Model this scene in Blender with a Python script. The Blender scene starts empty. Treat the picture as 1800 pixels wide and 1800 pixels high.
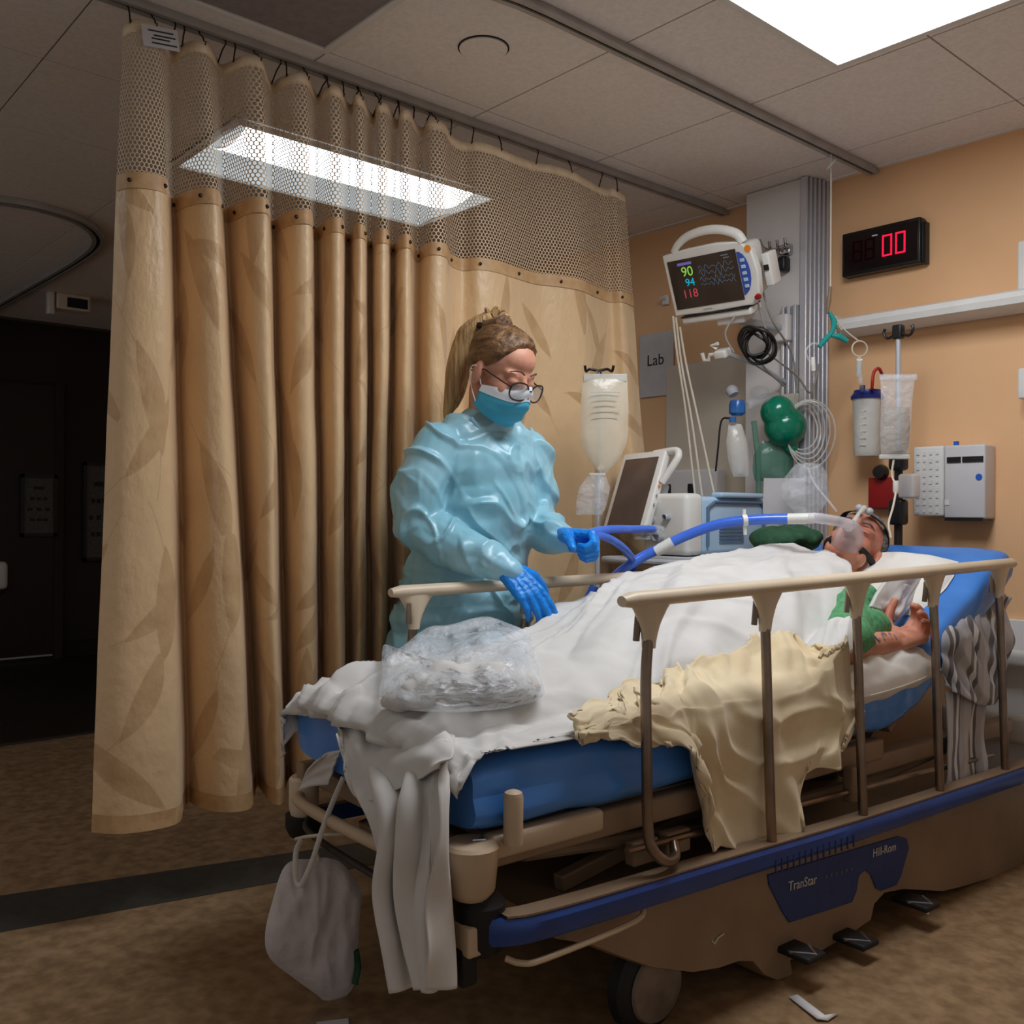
import bpy, bmesh, math, random
import numpy as np
from mathutils import Vector, Matrix, noise as mnoise

random.seed(7)
S = bpy.context.scene
COL = S.collection

# ------------------------------------------------------------------ camera, world, exposure
EYE = np.array([0.0, 0.0, 1.09])
FPX = 1674.5
_yaw, _pit, _rol = math.radians(48.54), math.radians(0.043), math.radians(0.342)
FWD = np.array([-math.sin(_yaw) * math.cos(_pit), math.cos(_yaw) * math.cos(_pit), math.sin(_pit)])
_r0 = np.array([math.cos(_yaw), math.sin(_yaw), 0.0])
_u0 = np.cross(_r0, FWD)
RGT = math.cos(_rol) * _r0 + math.sin(_rol) * _u0
UPV = -math.sin(_rol) * _r0 + math.cos(_rol) * _u0
cam = bpy.data.cameras.new('camera')
cam.sensor_width = 36.0
cam.lens = FPX / 1800.0 * 36.0
cam.clip_start = 0.05
camo = bpy.data.objects.new('camera', cam)
COL.objects.link(camo)
camo.matrix_world = Matrix(((RGT[0], UPV[0], -FWD[0], EYE[0]), (RGT[1], UPV[1], -FWD[1], EYE[1]),
                            (RGT[2], UPV[2], -FWD[2], EYE[2]), (0, 0, 0, 1)))
S.camera = camo
world = bpy.data.worlds.new('world')
S.world = world
world.use_nodes = True
world.node_tree.nodes['Background'].inputs[0].default_value = (1.0, 0.94, 0.90, 1)
world.node_tree.nodes['Background'].inputs[1].default_value = 0.28
S.view_settings.view_transform = 'Standard'
S.view_settings.look = 'None'
S.view_settings.gamma = 1.0
S.view_settings.use_curve_mapping = False
S.view_settings.exposure = 0.0
S.cycles.use_denoising = True
S.cycles.max_bounces = 6
S.cycles.diffuse_bounces = 4
S.cycles.glossy_bounces = 3
S.cycles.transmission_bounces = 5
S.cycles.transparent_max_bounces = 10
S.cycles.use_adaptive_sampling = True
S.cycles.adaptive_threshold = 0.04
S.cycles.use_light_tree = False
S.cycles.caustics_reflective = False
S.cycles.caustics_refractive = False
S.cycles.sample_clamp_indirect = 6.0
PANEL_STRENGTH = 15.5        # the lit lens above the bed
TROFFER_STRENGTH = 4.0       # the dimmer fixture beyond the curtain and the added hall light
CEIL = 2.44
WALL_Y = 3.51
FARX = -7.5


def ray(px, py):
    return FWD + (px - 900) / FPX * RGT - (py - 900) / FPX * UPV


def onX(px, py, X):
    d = ray(px, py)
    return EYE + d * (X - EYE[0]) / d[0]


def onY(px, py, Y):
    d = ray(px, py)
    return EYE + d * (Y - EYE[1]) / d[1]


def onZ(px, py, Z):
    d = ray(px, py)
    return EYE + d * (Z - EYE[2]) / d[2]


def onD(px, py, D):
    return EYE + ray(px, py) * D


# the stretcher stands a few degrees off the room's axis: x across (near side +), y from foot to head
BED_A = math.radians(-3.44)
BED_O = np.array([-1.696, 1.129, 0.0])
BEX = np.array([math.cos(BED_A), math.sin(BED_A), 0.0])
BEY = np.array([-math.sin(BED_A), math.cos(BED_A), 0.0])


def bw(x, y, z):
    return BED_O + BEX * x + BEY * y + np.array([0, 0, z])


def bX(px, py, x):
    """bed-local point seen at a pixel, on the bed's plane x"""
    d = ray(px, py)
    t = (x - (EYE - BED_O) @ BEX) / (d @ BEX)
    q = EYE + d * t - BED_O
    return np.array([q @ BEX, q @ BEY, q[2]])


def bY(px, py, y):
    d = ray(px, py)
    t = (y - (EYE - BED_O) @ BEY) / (d @ BEY)
    q = EYE + d * t - BED_O
    return np.array([q @ BEX, q @ BEY, q[2]])


# ------------------------------------------------------------------ materials
def lin(c):
    out = []
    for v in c[:3]:
        v /= 255.0
        out.append(v / 12.92 if v <= 0.04045 else ((v + 0.055) / 1.055) ** 2.4)
    return (out[0], out[1], out[2], 1.0)


MATS = {}


def M(name, col, rough=0.5, metal=0.0, vary=None, bump=None, spec=0.5, coat=0.0, alpha=1.0, trans=0.0,
      emit=None, sheen=0.0, sub=0.0, stretch=(1, 1, 1), ior=1.45):
    m = bpy.data.materials.new(name)
    m.use_nodes = True
    nt = m.node_tree
    b = nt.nodes['Principled BSDF']
    b.inputs['Base Color'].default_value = lin(col)
    b.inputs['Roughness'].default_value = rough
    b.inputs['Metallic'].default_value = metal
    b.inputs['Specular IOR Level'].default_value = spec
    b.inputs['Coat Weight'].default_value = coat
    b.inputs['Alpha'].default_value = alpha
    b.inputs['Transmission Weight'].default_value = trans
    b.inputs['IOR'].default_value = ior
    b.inputs['Sheen Weight'].default_value = sheen
    if sub:
        b.inputs['Subsurface Weight'].default_value = sub
        b.inputs['Subsurface Radius'].default_value = (0.02, 0.008, 0.005)
    if emit:
        b.inputs['Emission Color'].default_value = lin(emit[0])
        b.inputs['Emission Strength'].default_value = emit[1]
    if vary or bump:
        tc = nt.nodes.new('ShaderNodeTexCoord')
        mp = nt.nodes.new('ShaderNodeMapping')
        mp.inputs['Scale'].default_value = stretch
        nt.links.new(tc.outputs['Object'], mp.inputs['Vector'])
    if vary:          # (scale, other colour, detail)
        n = nt.nodes.new('ShaderNodeTexNoise')
        n.inputs['Scale'].default_value = vary[0]
        n.inputs['Detail'].default_value = vary[2] if len(vary) > 2 else 4
        nt.links.new(mp.outputs['Vector'], n.inputs['Vector'])
        rp = nt.nodes.new('ShaderNodeValToRGB')
        rp.color_ramp.elements[0].position = 0.35
        rp.color_ramp.elements[1].position = 0.68
        rp.color_ramp.elements[0].color = lin(col)
        rp.color_ramp.elements[1].color = lin(vary[1])
        nt.links.new(n.outputs['Fac'], rp.inputs['Fac'])
        nt.links.new(rp.outputs['Color'], b.inputs['Base Color'])
    if bump:          # (scale, strength, distance)
        n2 = nt.nodes.new('ShaderNodeTexNoise')
        n2.inputs['Scale'].default_value = bump[0]
        n2.inputs['Detail'].default_value = 5
        nt.links.new(mp.outputs['Vector'], n2.inputs['Vector'])
        bp = nt.nodes.new('ShaderNodeBump')
        bp.inputs['Strength'].default_value = bump[1]
        bp.inputs['Distance'].default_value = bump[2] if len(bump) > 2 else 0.01
        nt.links.new(n2.outputs['Fac'], bp.inputs['Height'])
        nt.links.new(bp.outputs['Normal'], b.inputs['Normal'])
    MATS[name] = m
    return m


class NG:
    """tiny helper for chaining math nodes"""
    def __init__(self, m):
        self.nt = m.node_tree

    def node(self, kind, **kw):
        n = self.nt.nodes.new(kind)
        for k, v in kw.items():
            setattr(n, k, v)
        return n

    def link(self, a, b):
        self.nt.links.new(a, b)

    def val(self, n, i, v):
        if hasattr(v, 'is_output'):
            self.link(v, n.inputs[i])
        else:
            n.inputs[i].default_value = v

    def math(self, op, a, b=0.0, c=None):
        n = self.node('ShaderNodeMath', operation=op)
        self.val(n, 0, a)
        self.val(n, 1, b)
        if c is not None:
            self.val(n, 2, c)
        return n.outputs[0]


# ------------------------------------------------------------------ mesh building
ROOTS = {}


def _inv(par):
    """matrix that takes world coordinates into the thing that holds this part"""
    o = par
    while o.parent is not None:
        o = o.parent
    if o.name in ROOTS:
        return ROOTS[o.name].inverted()
    return Matrix.Identity(4)


def tag(o, label, cat, group=None):
    o['label'] = label
    o['category'] = cat
    if group:
        o['group'] = group
    return o


def thing(name, label, cat, loc=(0, 0, 0), rotz=0.0, group=None):
    o = bpy.data.objects.new(name, None)
    o.empty_display_size = 0.05
    COL.objects.link(o)
    o.location = Vector([float(v) for v in loc])
    o.rotation_euler = (0, 0, rotz)
    ROOTS[o.name] = Matrix.Translation(o.location) @ Matrix.Rotation(rotz, 4, 'Z')
    return tag(o, label, cat, group)


def frame_from(z, x=None):
    z = Vector(z).normalized()
    x = Vector(x) if x is not None else (Vector((0, 0, 1)) if abs(z.z) < 0.9 else Vector((1, 0, 0)))
    x = (x - z * x.dot(z)).normalized()
    y = z.cross(x)
    return x, y, z


class MB:
    def __init__(self):
        self.v, self.f, self.uv = [], [], None

    def add(self, vs, fs):
        n = len(self.v)
        self.v.extend([tuple(float(c) for c in p) for p in vs])
        self.f.extend([tuple(n + i for i in q) for q in fs])
        return self

    def box(self, c, s, rot=None):
        c = Vector([float(k) for k in c])
        R = rot if rot is not None else Matrix.Identity(3)
        vs = []
        for dx in (-.5, .5):
            for dy in (-.5, .5):
                for dz in (-.5, .5):
                    vs.append(c + R @ Vector((dx * s[0], dy * s[1], dz * s[2])))
        return self.add(vs, [(0, 1, 3, 2), (4, 6, 7, 5), (0, 4, 5, 1), (2, 3, 7, 6), (0, 2, 6, 4), (1, 5, 7, 3)])

    def rbox(self, c, s, r, rot=None, seg=3):
        """box with rounded vertical... all edges bevelled"""
        bm = bmesh.new()
        bmesh.ops.create_cube(bm, size=1.0)
        for v in bm.verts:
            v.co = Vector((v.co.x * s[0], v.co.y * s[1], v.co.z * s[2]))
        bmesh.ops.bevel(bm, geom=bm.edges[:], offset=r, segments=seg, profile=0.5, affect='EDGES')
        R = rot if rot is not None else Matrix.Identity(3)
        c = Vector([float(k) for k in c])
        bm.verts.index_update()
        self.add([c + R @ v.co for v in bm.verts], [[v.index for v in f.verts] for f in bm.faces])
        bm.free()
        return self

    def tube(self, pts, r, seg=10, cap=True, closed=False, smooth=0, flat=1.0):
        P = [Vector([float(k) for k in p]) for p in pts]
        rad = list(r) if hasattr(r, '__len__') else [r] * len(P)
        if smooth:
            P, rad = cr_line(P, rad, smooth, closed)
        n = len(P)
        rings = []
        up = None
        for i in range(n):
            a = P[i - 1] if (i > 0 or closed) else P[i]
            b = P[(i + 1) % n] if (i < n - 1 or closed) else P[i]
            d = (b - a)
            if d.length < 1e-9:
                d = Vector((0, 0, 1))
            x, y, z = frame_from(d, up)
            up = x
            rings.append([P[i] + (x * math.cos(t) * flat + y * math.sin(t)) * rad[i] for t in
                          [2 * math.pi * k / seg for k in range(seg)]])
        vs = [p for ring in rings for p in ring]
        fs = []
        for i in range(n if closed else n - 1):
            j = (i + 1) % n
            for k in range(seg):
                l = (k + 1) % seg
                fs.append((i * seg + k, i * seg + l, j * seg + l, j * seg + k))
        if cap and not closed:
            fs.append(tuple(range(seg - 1, -1, -1)))
            fs.append(tuple((n - 1) * seg + k for k in range(seg)))
        return self.add(vs, fs)

    def capsule(self, a, b, ra, rb=None, seg=14):
        """tapered limb with round ends"""
        rb = ra if rb is None else rb
        a, b = Vector([float(k) for k in a]), Vector([float(k) for k in b])
        x, y, z = frame_from(b - a)
        L = (b - a).length
        prof = []
        for k in range(6):
            t = -math.pi / 2 + k * math.pi / 10
            prof.append((math.cos(t) * ra, math.sin(t) * ra))
        for k in range(6):
            t = k * math.pi / 10
            prof.append((math.cos(t) * rb, L + math.sin(t) * rb))
        return self._lathe(prof, a, x, y, z, seg)

    def _lathe(self, prof, o, x, y, z, seg):
        vs, fs = [], []
        n = len(prof)
        for (r, h) in prof:
            r = max(r, 1e-5)
            for k in range(seg):
                t = 2 * math.pi * k / seg
                vs.append(o + x * (r * math.cos(t)) + y * (r * math.sin(t)) + z * h)
        for i in range(n - 1):
            for k in range(seg):
                l = (k + 1) % seg
                fs.append((i * seg + k, i * seg + l, (i + 1) * seg + l, (i + 1) * seg + k))
        fs.append(tuple(range(seg - 1, -1, -1)))
        fs.append(tuple((n - 1) * seg + k for k in range(seg)))
        return self.add(vs, fs)

    def lathe(self, prof, o, axis=(0, 0, 1), seg=24, xdir=None):
        x, y, z = frame_from(axis, xdir)
        return self._lathe(prof, Vector([float(k) for k in o]), x, y, z, seg)

    def ell(self, c, r, rot=None, seg=20, rings=12):
        R = rot if rot is not None else Matrix.Identity(3)
        c = Vector([float(k) for k in c])
        r = r if hasattr(r, '__len__') else (r, r, r)
        vs, fs = [], []
        for i in range(rings + 1):
            ph = -math.pi / 2 + math.pi * i / rings
            cr = max(math.cos(ph), 1e-4)
            for k in range(seg):
                t = 2 * math.pi * k / seg
                vs.append(c + R @ Vector((r[0] * cr * math.cos(t), r[1] * cr * math.sin(t), r[2] * math.sin(ph))))
        for i in range(rings):
            for k in range(seg):
                l = (k + 1) % seg
                fs.append((i * seg + k, i * seg + l, (i + 1) * seg + l, (i + 1) * seg + k))
        fs.append(tuple(range(seg - 1, -1, -1)))
        fs.append(tuple(rings * seg + k for k in range(seg)))
        return self.add(vs, fs)

    def prism(self, poly, o, x, y, z, h):
        """polygon in the (x, y) plane at o, extruded by h along z"""
        o, x, y, z = Vector([float(k) for k in o]), Vector(x), Vector(y), Vector(z)
        n = len(poly)
        lo = [o + x * a + y * b for a, b in poly]
        hi = [p + z * h for p in lo]
        fs = [tuple(range(n - 1, -1, -1)), tuple(range(n, 2 * n))]
        for i in range(n):
            j = (i + 1) % n
            fs.append((i, j, n + j, n + i))
        return self.add(lo + hi, fs)

    def grid(self, G, closed_u=False, uv=None):
        """G: array [nu][nv][3]"""
        nu, nv = len(G), len(G[0])
        vs = [G[i][j] for i in range(nu) for j in range(nv)]
        fs = []
        for i in range(nu if closed_u else nu - 1):
            k = (i + 1) % nu
            for j in range(nv - 1):
                fs.append((i * nv + j, k * nv + j, k * nv + j + 1, i * nv + j + 1))
        base = len(self.v)
        self.add(vs, fs)
        if uv is not None:
            if self.uv is None:
                self.uv = {}
            for i in range(nu):
                for j in range(nv):
                    self.uv[base + i * nv + j] = (float(uv[i][j][0]), float(uv[i][j][1]))
        return self

    def mesh(self, name, inv=None):
        me = bpy.data.meshes.new(name)
        vs = self.v if inv is None else [inv @ Vector(p) for p in self.v]
        me.from_pydata(vs, [], self.f)
        if self.uv:
            ul = me.uv_layers.new(name='UVMap')
            idx = np.zeros(len(me.loops), dtype=np.int32)
            me.loops.foreach_get('vertex_index', idx)
            tab = np.zeros((len(self.v), 2))
            for k, q in self.uv.items():
                tab[k] = q
            ul.data.foreach_set('uv', tab[idx].ravel())
        me.update()
        return me

    def build(self, name, mat, parent=None, local=False, bevel=0.0, bseg=2, angle=35, solid=0.0, fixn=True, sub=0,
              offset=-1.0):
        inv = None
        if parent is not None and not local:
            inv = _inv(parent)
        if parent is None and not local:
            a = np.array(self.v)
            lo, hi = a.min(0), a.max(0)
            base = Vector(((lo[0] + hi[0]) / 2, (lo[1] + hi[1]) / 2, lo[2]))
            inv = Matrix.Translation(-base)
        me = self.mesh(name, inv)
        if fixn:
            bm = bmesh.new()
            bm.from_mesh(me)
            bmesh.ops.recalc_face_normals(bm, faces=bm.faces[:])
            bm.to_mesh(me)
            bm.free()
        o = bpy.data.objects.new(name, me)
        COL.objects.link(o)
        if mat is not None:
            me.materials.append(MATS[mat] if isinstance(mat, str) else mat)
        if parent is not None:
            o.parent = parent
        elif not local:
            o.location = base
            ROOTS[o.name] = Matrix.Translation(base)
        me.shade_smooth()
        me.set_sharp_from_angle(angle=math.radians(angle))
        if solid:
            md = o.modifiers.new('thickness', 'SOLIDIFY')
            md.thickness = solid
            md.offset = offset
        if bevel:
            md = o.modifiers.new('edge', 'BEVEL')
            md.width = bevel
            md.segments = bseg
            md.limit_method = 'ANGLE'
            md.angle_limit = math.radians(40)
            md.harden_normals = False
        if sub:
            md = o.modifiers.new('sub', 'SUBSURF')
            md.levels = md.render_levels = sub
        return o


def cr_line(P, R, k, closed=False):
    """Catmull-Rom through points with k steps per span"""
    n = len(P)
    out, ro = [], []
    spans = n if closed else n - 1
    for i in range(spans):
        if closed:
            p0, p1, p2, p3 = P[(i - 1) % n], P[i], P[(i + 1) % n], P[(i + 2) % n]
            r1, r2 = R[i], R[(i + 1) % n]
        else:
            p1, p2 = P[i], P[i + 1]
            p0 = P[i - 1] if i > 0 else p1 * 2 - p2
            p3 = P[i + 2] if i + 2 < n else p2 * 2 - p1
            r1, r2 = R[i], R[i + 1]
        for s in range(k):
            t = s / k
            out.append(0.5 * ((2 * p1) + (p2 - p0) * t + (2 * p0 - 5 * p1 + 4 * p2 - p3) * t * t +
                              (3 * p1 - p0 - 3 * p2 + p3) * t ** 3))
            ro.append(r1 + (r2 - r1) * t)
    if not closed:
        out.append(P[-1])
        ro.append(R[-1])
    return out, ro


def cr_np(A, n):
    """resample array A[k, ...] along its first axis to n points with Catmull-Rom"""
    A = np.asarray(A, float)
    k = len(A)
    E = np.concatenate([[2 * A[0] - A[1]], A, [2 * A[-1] - A[-2]]])
    t = np.linspace(0, k - 1, n)
    i = np.minimum(t.astype(int), k - 2)
    f = (t - i).reshape((-1,) + (1,) * (A.ndim - 1))
    p0, p1, p2, p3 = E[i], E[i + 1], E[i + 2], E[i + 3]
    return 0.5 * (2 * p1 + (p2 - p0) * f + (2 * p0 - 5 * p1 + 4 * p2 - p3) * f ** 2 + (3 * p1 - p0 - 3 * p2 + p3) * f ** 3)


def loft(rows, nu, nv):
    """control grid rows[i][j] of 3D points -> dense grid [nu][nv][3]"""
    A = np.asarray(rows, float)
    A = cr_np(A, nu)
    A = np.swapaxes(cr_np(np.swapaxes(A, 0, 1), nv), 0, 1)
    return A


def grid_normals(G):
    du = np.gradient(G, axis=0)
    dv = np.gradient(G, axis=1)
    n = np.cross(du, dv)
    return n / (np.linalg.norm(n, axis=2, keepdims=True) + 1e-9)


def nz(x, y, z=0.0):
    return mnoise.noise(Vector((x, y, z)))


def noise_grid(U, V, seed=0.0):
    out = np.zeros(U.shape)
    it = np.nditer(U, flags=['multi_index'])
    for u in it:
        out[it.multi_index] = mnoise.noise(Vector((float(u), float(V[it.multi_index]), seed)))
    return out


def folds(U, V, ang, freq, stretch, seed, warp=0.35, sharp=1.0):
    """long ridges running along direction ang in the (U, V) plane: -1..1"""
    c, s = math.cos(ang), math.sin(ang)
    A = U * c + V * s
    B = -U * s + V * c
    w = noise_grid(A * 2.2, B * 2.2, seed + 3.1)
    r = noise_grid(A * freq / stretch + 7.7, B * freq + w * warp * 3, seed)
    r = r * 1.7
    return np.sign(r) * np.abs(np.clip(r, -1, 1)) ** sharp


def text_mesh(txt, size, depth=0.0004):
    cu = bpy.data.curves.new('lettering', 'FONT')
    cu.body = txt
    cu.size = size
    cu.extrude = depth
    cu.align_x = 'CENTER'
    cu.align_y = 'CENTER'
    o = bpy.data.objects.new('lettering_tmp', cu)
    COL.objects.link(o)
    dg = bpy.context.evaluated_depsgraph_get()
    dg.update()
    me = bpy.data.meshes.new_from_object(o.evaluated_get(dg))
    v = [tuple(p.co) for p in me.vertices]
    f = [tuple(p.vertices) for p in me.polygons]
    bpy.data.objects.remove(o)
    bpy.data.curves.remove(cu)
    bpy.data.meshes.remove(me)
    return v, f


def lettering(name, txt, size, o, x, y, mat, parent, stretch=1.0):
    """flat print: text in the plane (x right, y up) at o"""
    v, f = text_mesh(txt, size)
    o, x, y = Vector([float(k) for k in o]), Vector(x).normalized(), Vector(y).normalized()
    n = x.cross(y)
    mb = MB().add([o + x * (p[0] * stretch) + y * p[1] + n * p[2] for p in v], f)
    return mb.build(name, mat, parent, fixn=False)


def remesh(mb, voxel, smooth=4, factor=0.5):
    """grow one continuous skin over overlapping shapes"""
    me = mb.mesh('tmp')
    bm = bmesh.new()
    bm.from_mesh(me)
    bmesh.ops.recalc_face_normals(bm, faces=bm.faces[:])
    bm.to_mesh(me)
    bm.free()
    o = bpy.data.objects.new('tmp', me)
    COL.objects.link(o)
    r = o.modifiers.new('r', 'REMESH')
    r.mode = 'VOXEL'
    r.voxel_size = voxel
    if smooth:
        s = o.modifiers.new('s', 'SMOOTH')
        s.iterations = smooth
        s.factor = factor
    dg = bpy.context.evaluated_depsgraph_get()
    dg.update()
    e = bpy.data.meshes.new_from_object(o.evaluated_get(dg))
    n = len(e.vertices)
    v = np.zeros(n * 3)
    e.vertices.foreach_get('co', v)
    out = MB()
    out.v = [tuple(p) for p in v.reshape(-1, 3)]
    out.f = [tuple(p.vertices) for p in e.polygons]
    bpy.data.objects.remove(o)
    bpy.data.meshes.remove(me)
    bpy.data.meshes.remove(e)
    return out


def structure(o):
    o['kind'] = 'structure'
    return o


def dup(root, loc, label=None, rotz=None):
    r = root.copy()
    COL.objects.link(r)
    r.location = loc
    if rotz is not None:
        r.rotation_euler = (0, 0, rotz)
    if label:
        r['label'] = label
    for ch in list(root.children):
        c = ch.copy()
        COL.objects.link(c)
        c.parent = r
        for g in list(ch.children):
            d = g.copy()
            COL.objects.link(d)
            d.parent = c
    return r
# ------------------------------------------------------------------ room materials
M('floor_vinyl', (124, 98, 70), rough=0.42, vary=(26.0, (156, 127, 94), 9), bump=(90, 0.05, 0.002), spec=0.35)
M('floor_band', (58, 56, 50), rough=0.4, vary=(30, (70, 66, 58), 5))
M('hall_shade', (34, 27, 22), rough=0.45, vary=(8, (42, 34, 28), 6))  # shade of the far hall put into a dark floor tone
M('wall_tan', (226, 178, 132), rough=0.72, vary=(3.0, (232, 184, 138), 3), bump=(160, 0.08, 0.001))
M('wall_hall', (40, 30, 26), rough=0.8, vary=(3, (46, 35, 30), 3))  # the hall's darkness is put into this wall colour
M('wall_beige', (208, 198, 184), rough=0.8, vary=(3, (214, 205, 192), 3))
M('panel_grey', (206, 192, 174), rough=0.6, vary=(6, (212, 198, 180), 3))
M('tile_white', (236, 230, 226), rough=0.9, vary=(70, (226, 219, 214), 6), bump=(220, 0.25, 0.002))
M('tbar', (130, 120, 114), rough=0.7, vary=(20, (112, 100, 92), 2))
M('track_alu', (172, 168, 164), rough=0.45, metal=0.15, vary=(12, (158, 154, 150), 3))
M('slot_dark', (22, 20, 19), rough=0.8, vary=(20, (28, 26, 24), 2))
M('lens_off', (140, 132, 132), rough=0.6, vary=(40, (128, 120, 120), 3))
M('paint_white', (222, 220, 216), rough=0.45, vary=(10, (214, 212, 207), 3))
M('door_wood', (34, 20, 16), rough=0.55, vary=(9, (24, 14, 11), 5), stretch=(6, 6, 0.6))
M('black_frame', (16, 15, 15), rough=0.4, vary=(30, (22, 20, 20), 2))
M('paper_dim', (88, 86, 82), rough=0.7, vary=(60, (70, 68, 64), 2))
M('paper', (200, 196, 196), rough=0.7, vary=(14, (192, 188, 190), 2))
M('ink', (24, 22, 24), rough=0.6, vary=(50, (32, 30, 30), 1))
M('alu', (206, 206, 212), rough=0.34, metal=0.45, vary=(8, (190, 190, 198), 2), stretch=(1, 1, 0.1))
M('column_grey', (224, 219, 217), rough=0.5, vary=(4, (216, 211, 209), 3))
M('chrome', (200, 200, 200), rough=0.18, metal=1.0, vary=(20, (180, 180, 180), 2))


def emission(name, col, strength, scale=6.0, low=0.8):
    m = bpy.data.materials.new(name)
    m.use_nodes = True
    nt = m.node_tree
    nt.nodes.clear()
    g = NG(m)
    out = g.node('ShaderNodeOutputMaterial')
    em = g.node('ShaderNodeEmission')
    tc = g.node('ShaderNodeTexCoord')
    n = g.node('ShaderNodeTexNoise')
    n.inputs['Scale'].default_value = scale
    g.link(tc.outputs['Object'], n.inputs['Vector'])
    s = g.math('MULTIPLY_ADD', n.outputs['Fac'], strength * (1 - low) * 2, strength * low)
    em.inputs['Color'].default_value = lin(col)
    g.link(s, em.inputs['Strength'])
    g.link(em.outputs[0], out.inputs[0])
    if strength < 2:
        m.cycles.emission_sampling = 'NONE'
    MATS[name] = m
    return m


emission('lens_lit', (244, 249, 255), PANEL_STRENGTH, 4.0, 0.85)
emission('troffer_lit', (240, 248, 255), TROFFER_STRENGTH, 8.0, 0.45)

# ------------------------------------------------------------------ room shell
XR, YF = 1.7, -1.7
fl = structure(MB().box(((XR + FARX) / 2, (WALL_Y + YF) / 2, -0.05), (XR - FARX, WALL_Y - YF, 0.1)).build('floor', 'floor_vinyl'))
w = structure(MB().box(((XR + FARX) / 2, WALL_Y + 0.05, CEIL / 2), (XR - FARX + 0.2, 0.1, CEIL + 0.3)).build('wall_back', 'wall_tan'))
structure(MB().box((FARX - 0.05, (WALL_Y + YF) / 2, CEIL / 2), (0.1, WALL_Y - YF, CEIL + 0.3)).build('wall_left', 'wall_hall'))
# dark slanted band crossing the floor; dark sheet standing in for hall shade
a, b, c, d = onZ(-60, 1584, 0), onZ(980, 1430, 0), onZ(980, 1462, 0), onZ(-60, 1650, 0)
x_, y_ = Vector((1, 0, 0)), Vector((0, 1, 0))
a, d = a + (a - b) * 1.1, d + (d - c) * 1.1
b, c = b + (b - a) * 0.35, c + (c - d) * 0.35
structure(MB().prism([(p[0], p[1]) for p in (a, b, c, d)], (0, 0, 0), x_, y_, (0, 0, 1), 0.0015).build('trim_1', 'floor_band'))
structure(MB().box(((-4.86 + FARX) / 2, (WALL_Y + YF) / 2, 0.001), (FARX + 4.86, WALL_Y - YF, 0.002)).build('hall_shade_sheet', 'hall_shade'))
structure(MB().box((-4.85, (WALL_Y + YF) / 2, 0.003), (0.03, WALL_Y - YF, 0.006)).build('trim_3', 'floor_band'))
structure(MB().box((FARX + 0.008, (WALL_Y + YF) / 2, 0.06), (0.016, WALL_Y - YF, 0.12)).build('baseboard_left', 'slot_dark'))
structure(MB().box(((XR + FARX) / 2, WALL_Y - 0.008, 0.05), (XR - FARX, 0.016, 0.1)).build('baseboard_back', 'slot_dark'))

# ceiling: dark grid plane with lay-in tiles
GX = [-1.85 + 0.61 * k for k in range(-10, 7)]
GY = [2.66 + 0.61 * k for k in range(-7, 2)] + [WALL_Y + 0.004]
ce = structure(MB().box(((XR + FARX) / 2, (WALL_Y + YF) / 2, CEIL + 0.06), (XR - FARX, WALL_Y - YF, 0.1)).build('ceiling', 'tbar'))


def in_fixture(x, y):
    return (-3.68 < x < -3.07 and (1.44 < y < 2.66 or -1.0 < y < 0.22)) or (-2.46 < x < -1.85 and 0.22 < y < 1.44)


tile_me = None
strip_me = None
for i in range(len(GX) - 1):
    for j in range(len(GY) - 1):
        cx, cy = (GX[i] + GX[i + 1]) / 2, (GY[j] + GY[j + 1]) / 2
        if in_fixture(cx, cy) or cx > XR or cx < FARX or cy < YF:
            continue
        last = j == len(GY) - 2
        h = GY[j + 1] - GY[j]
        me = strip_me if last else tile_me
        if me is None:
            me = MB().box((0, 0, 0), (0.604, h - 0.006, 0.012)).mesh('ceiling_tile')
            me.materials.append(MATS['tile_white'])
            if last:
                strip_me = me
            else:
                tile_me = me
        o = bpy.data.objects.new('ceiling_tile', me)
        COL.objects.link(o)
        o.parent = ce
        o.location = Vector((cx, cy, CEIL + 0.006)) - ce.location
# wall angle where ceiling meets head wall
structure(MB().box(((XR + FARX) / 2, WALL_Y - 0.011, CEIL - 0.002), (XR - FARX, 0.022, 0.006)).build('trim_4', 'tile_white'))


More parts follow.
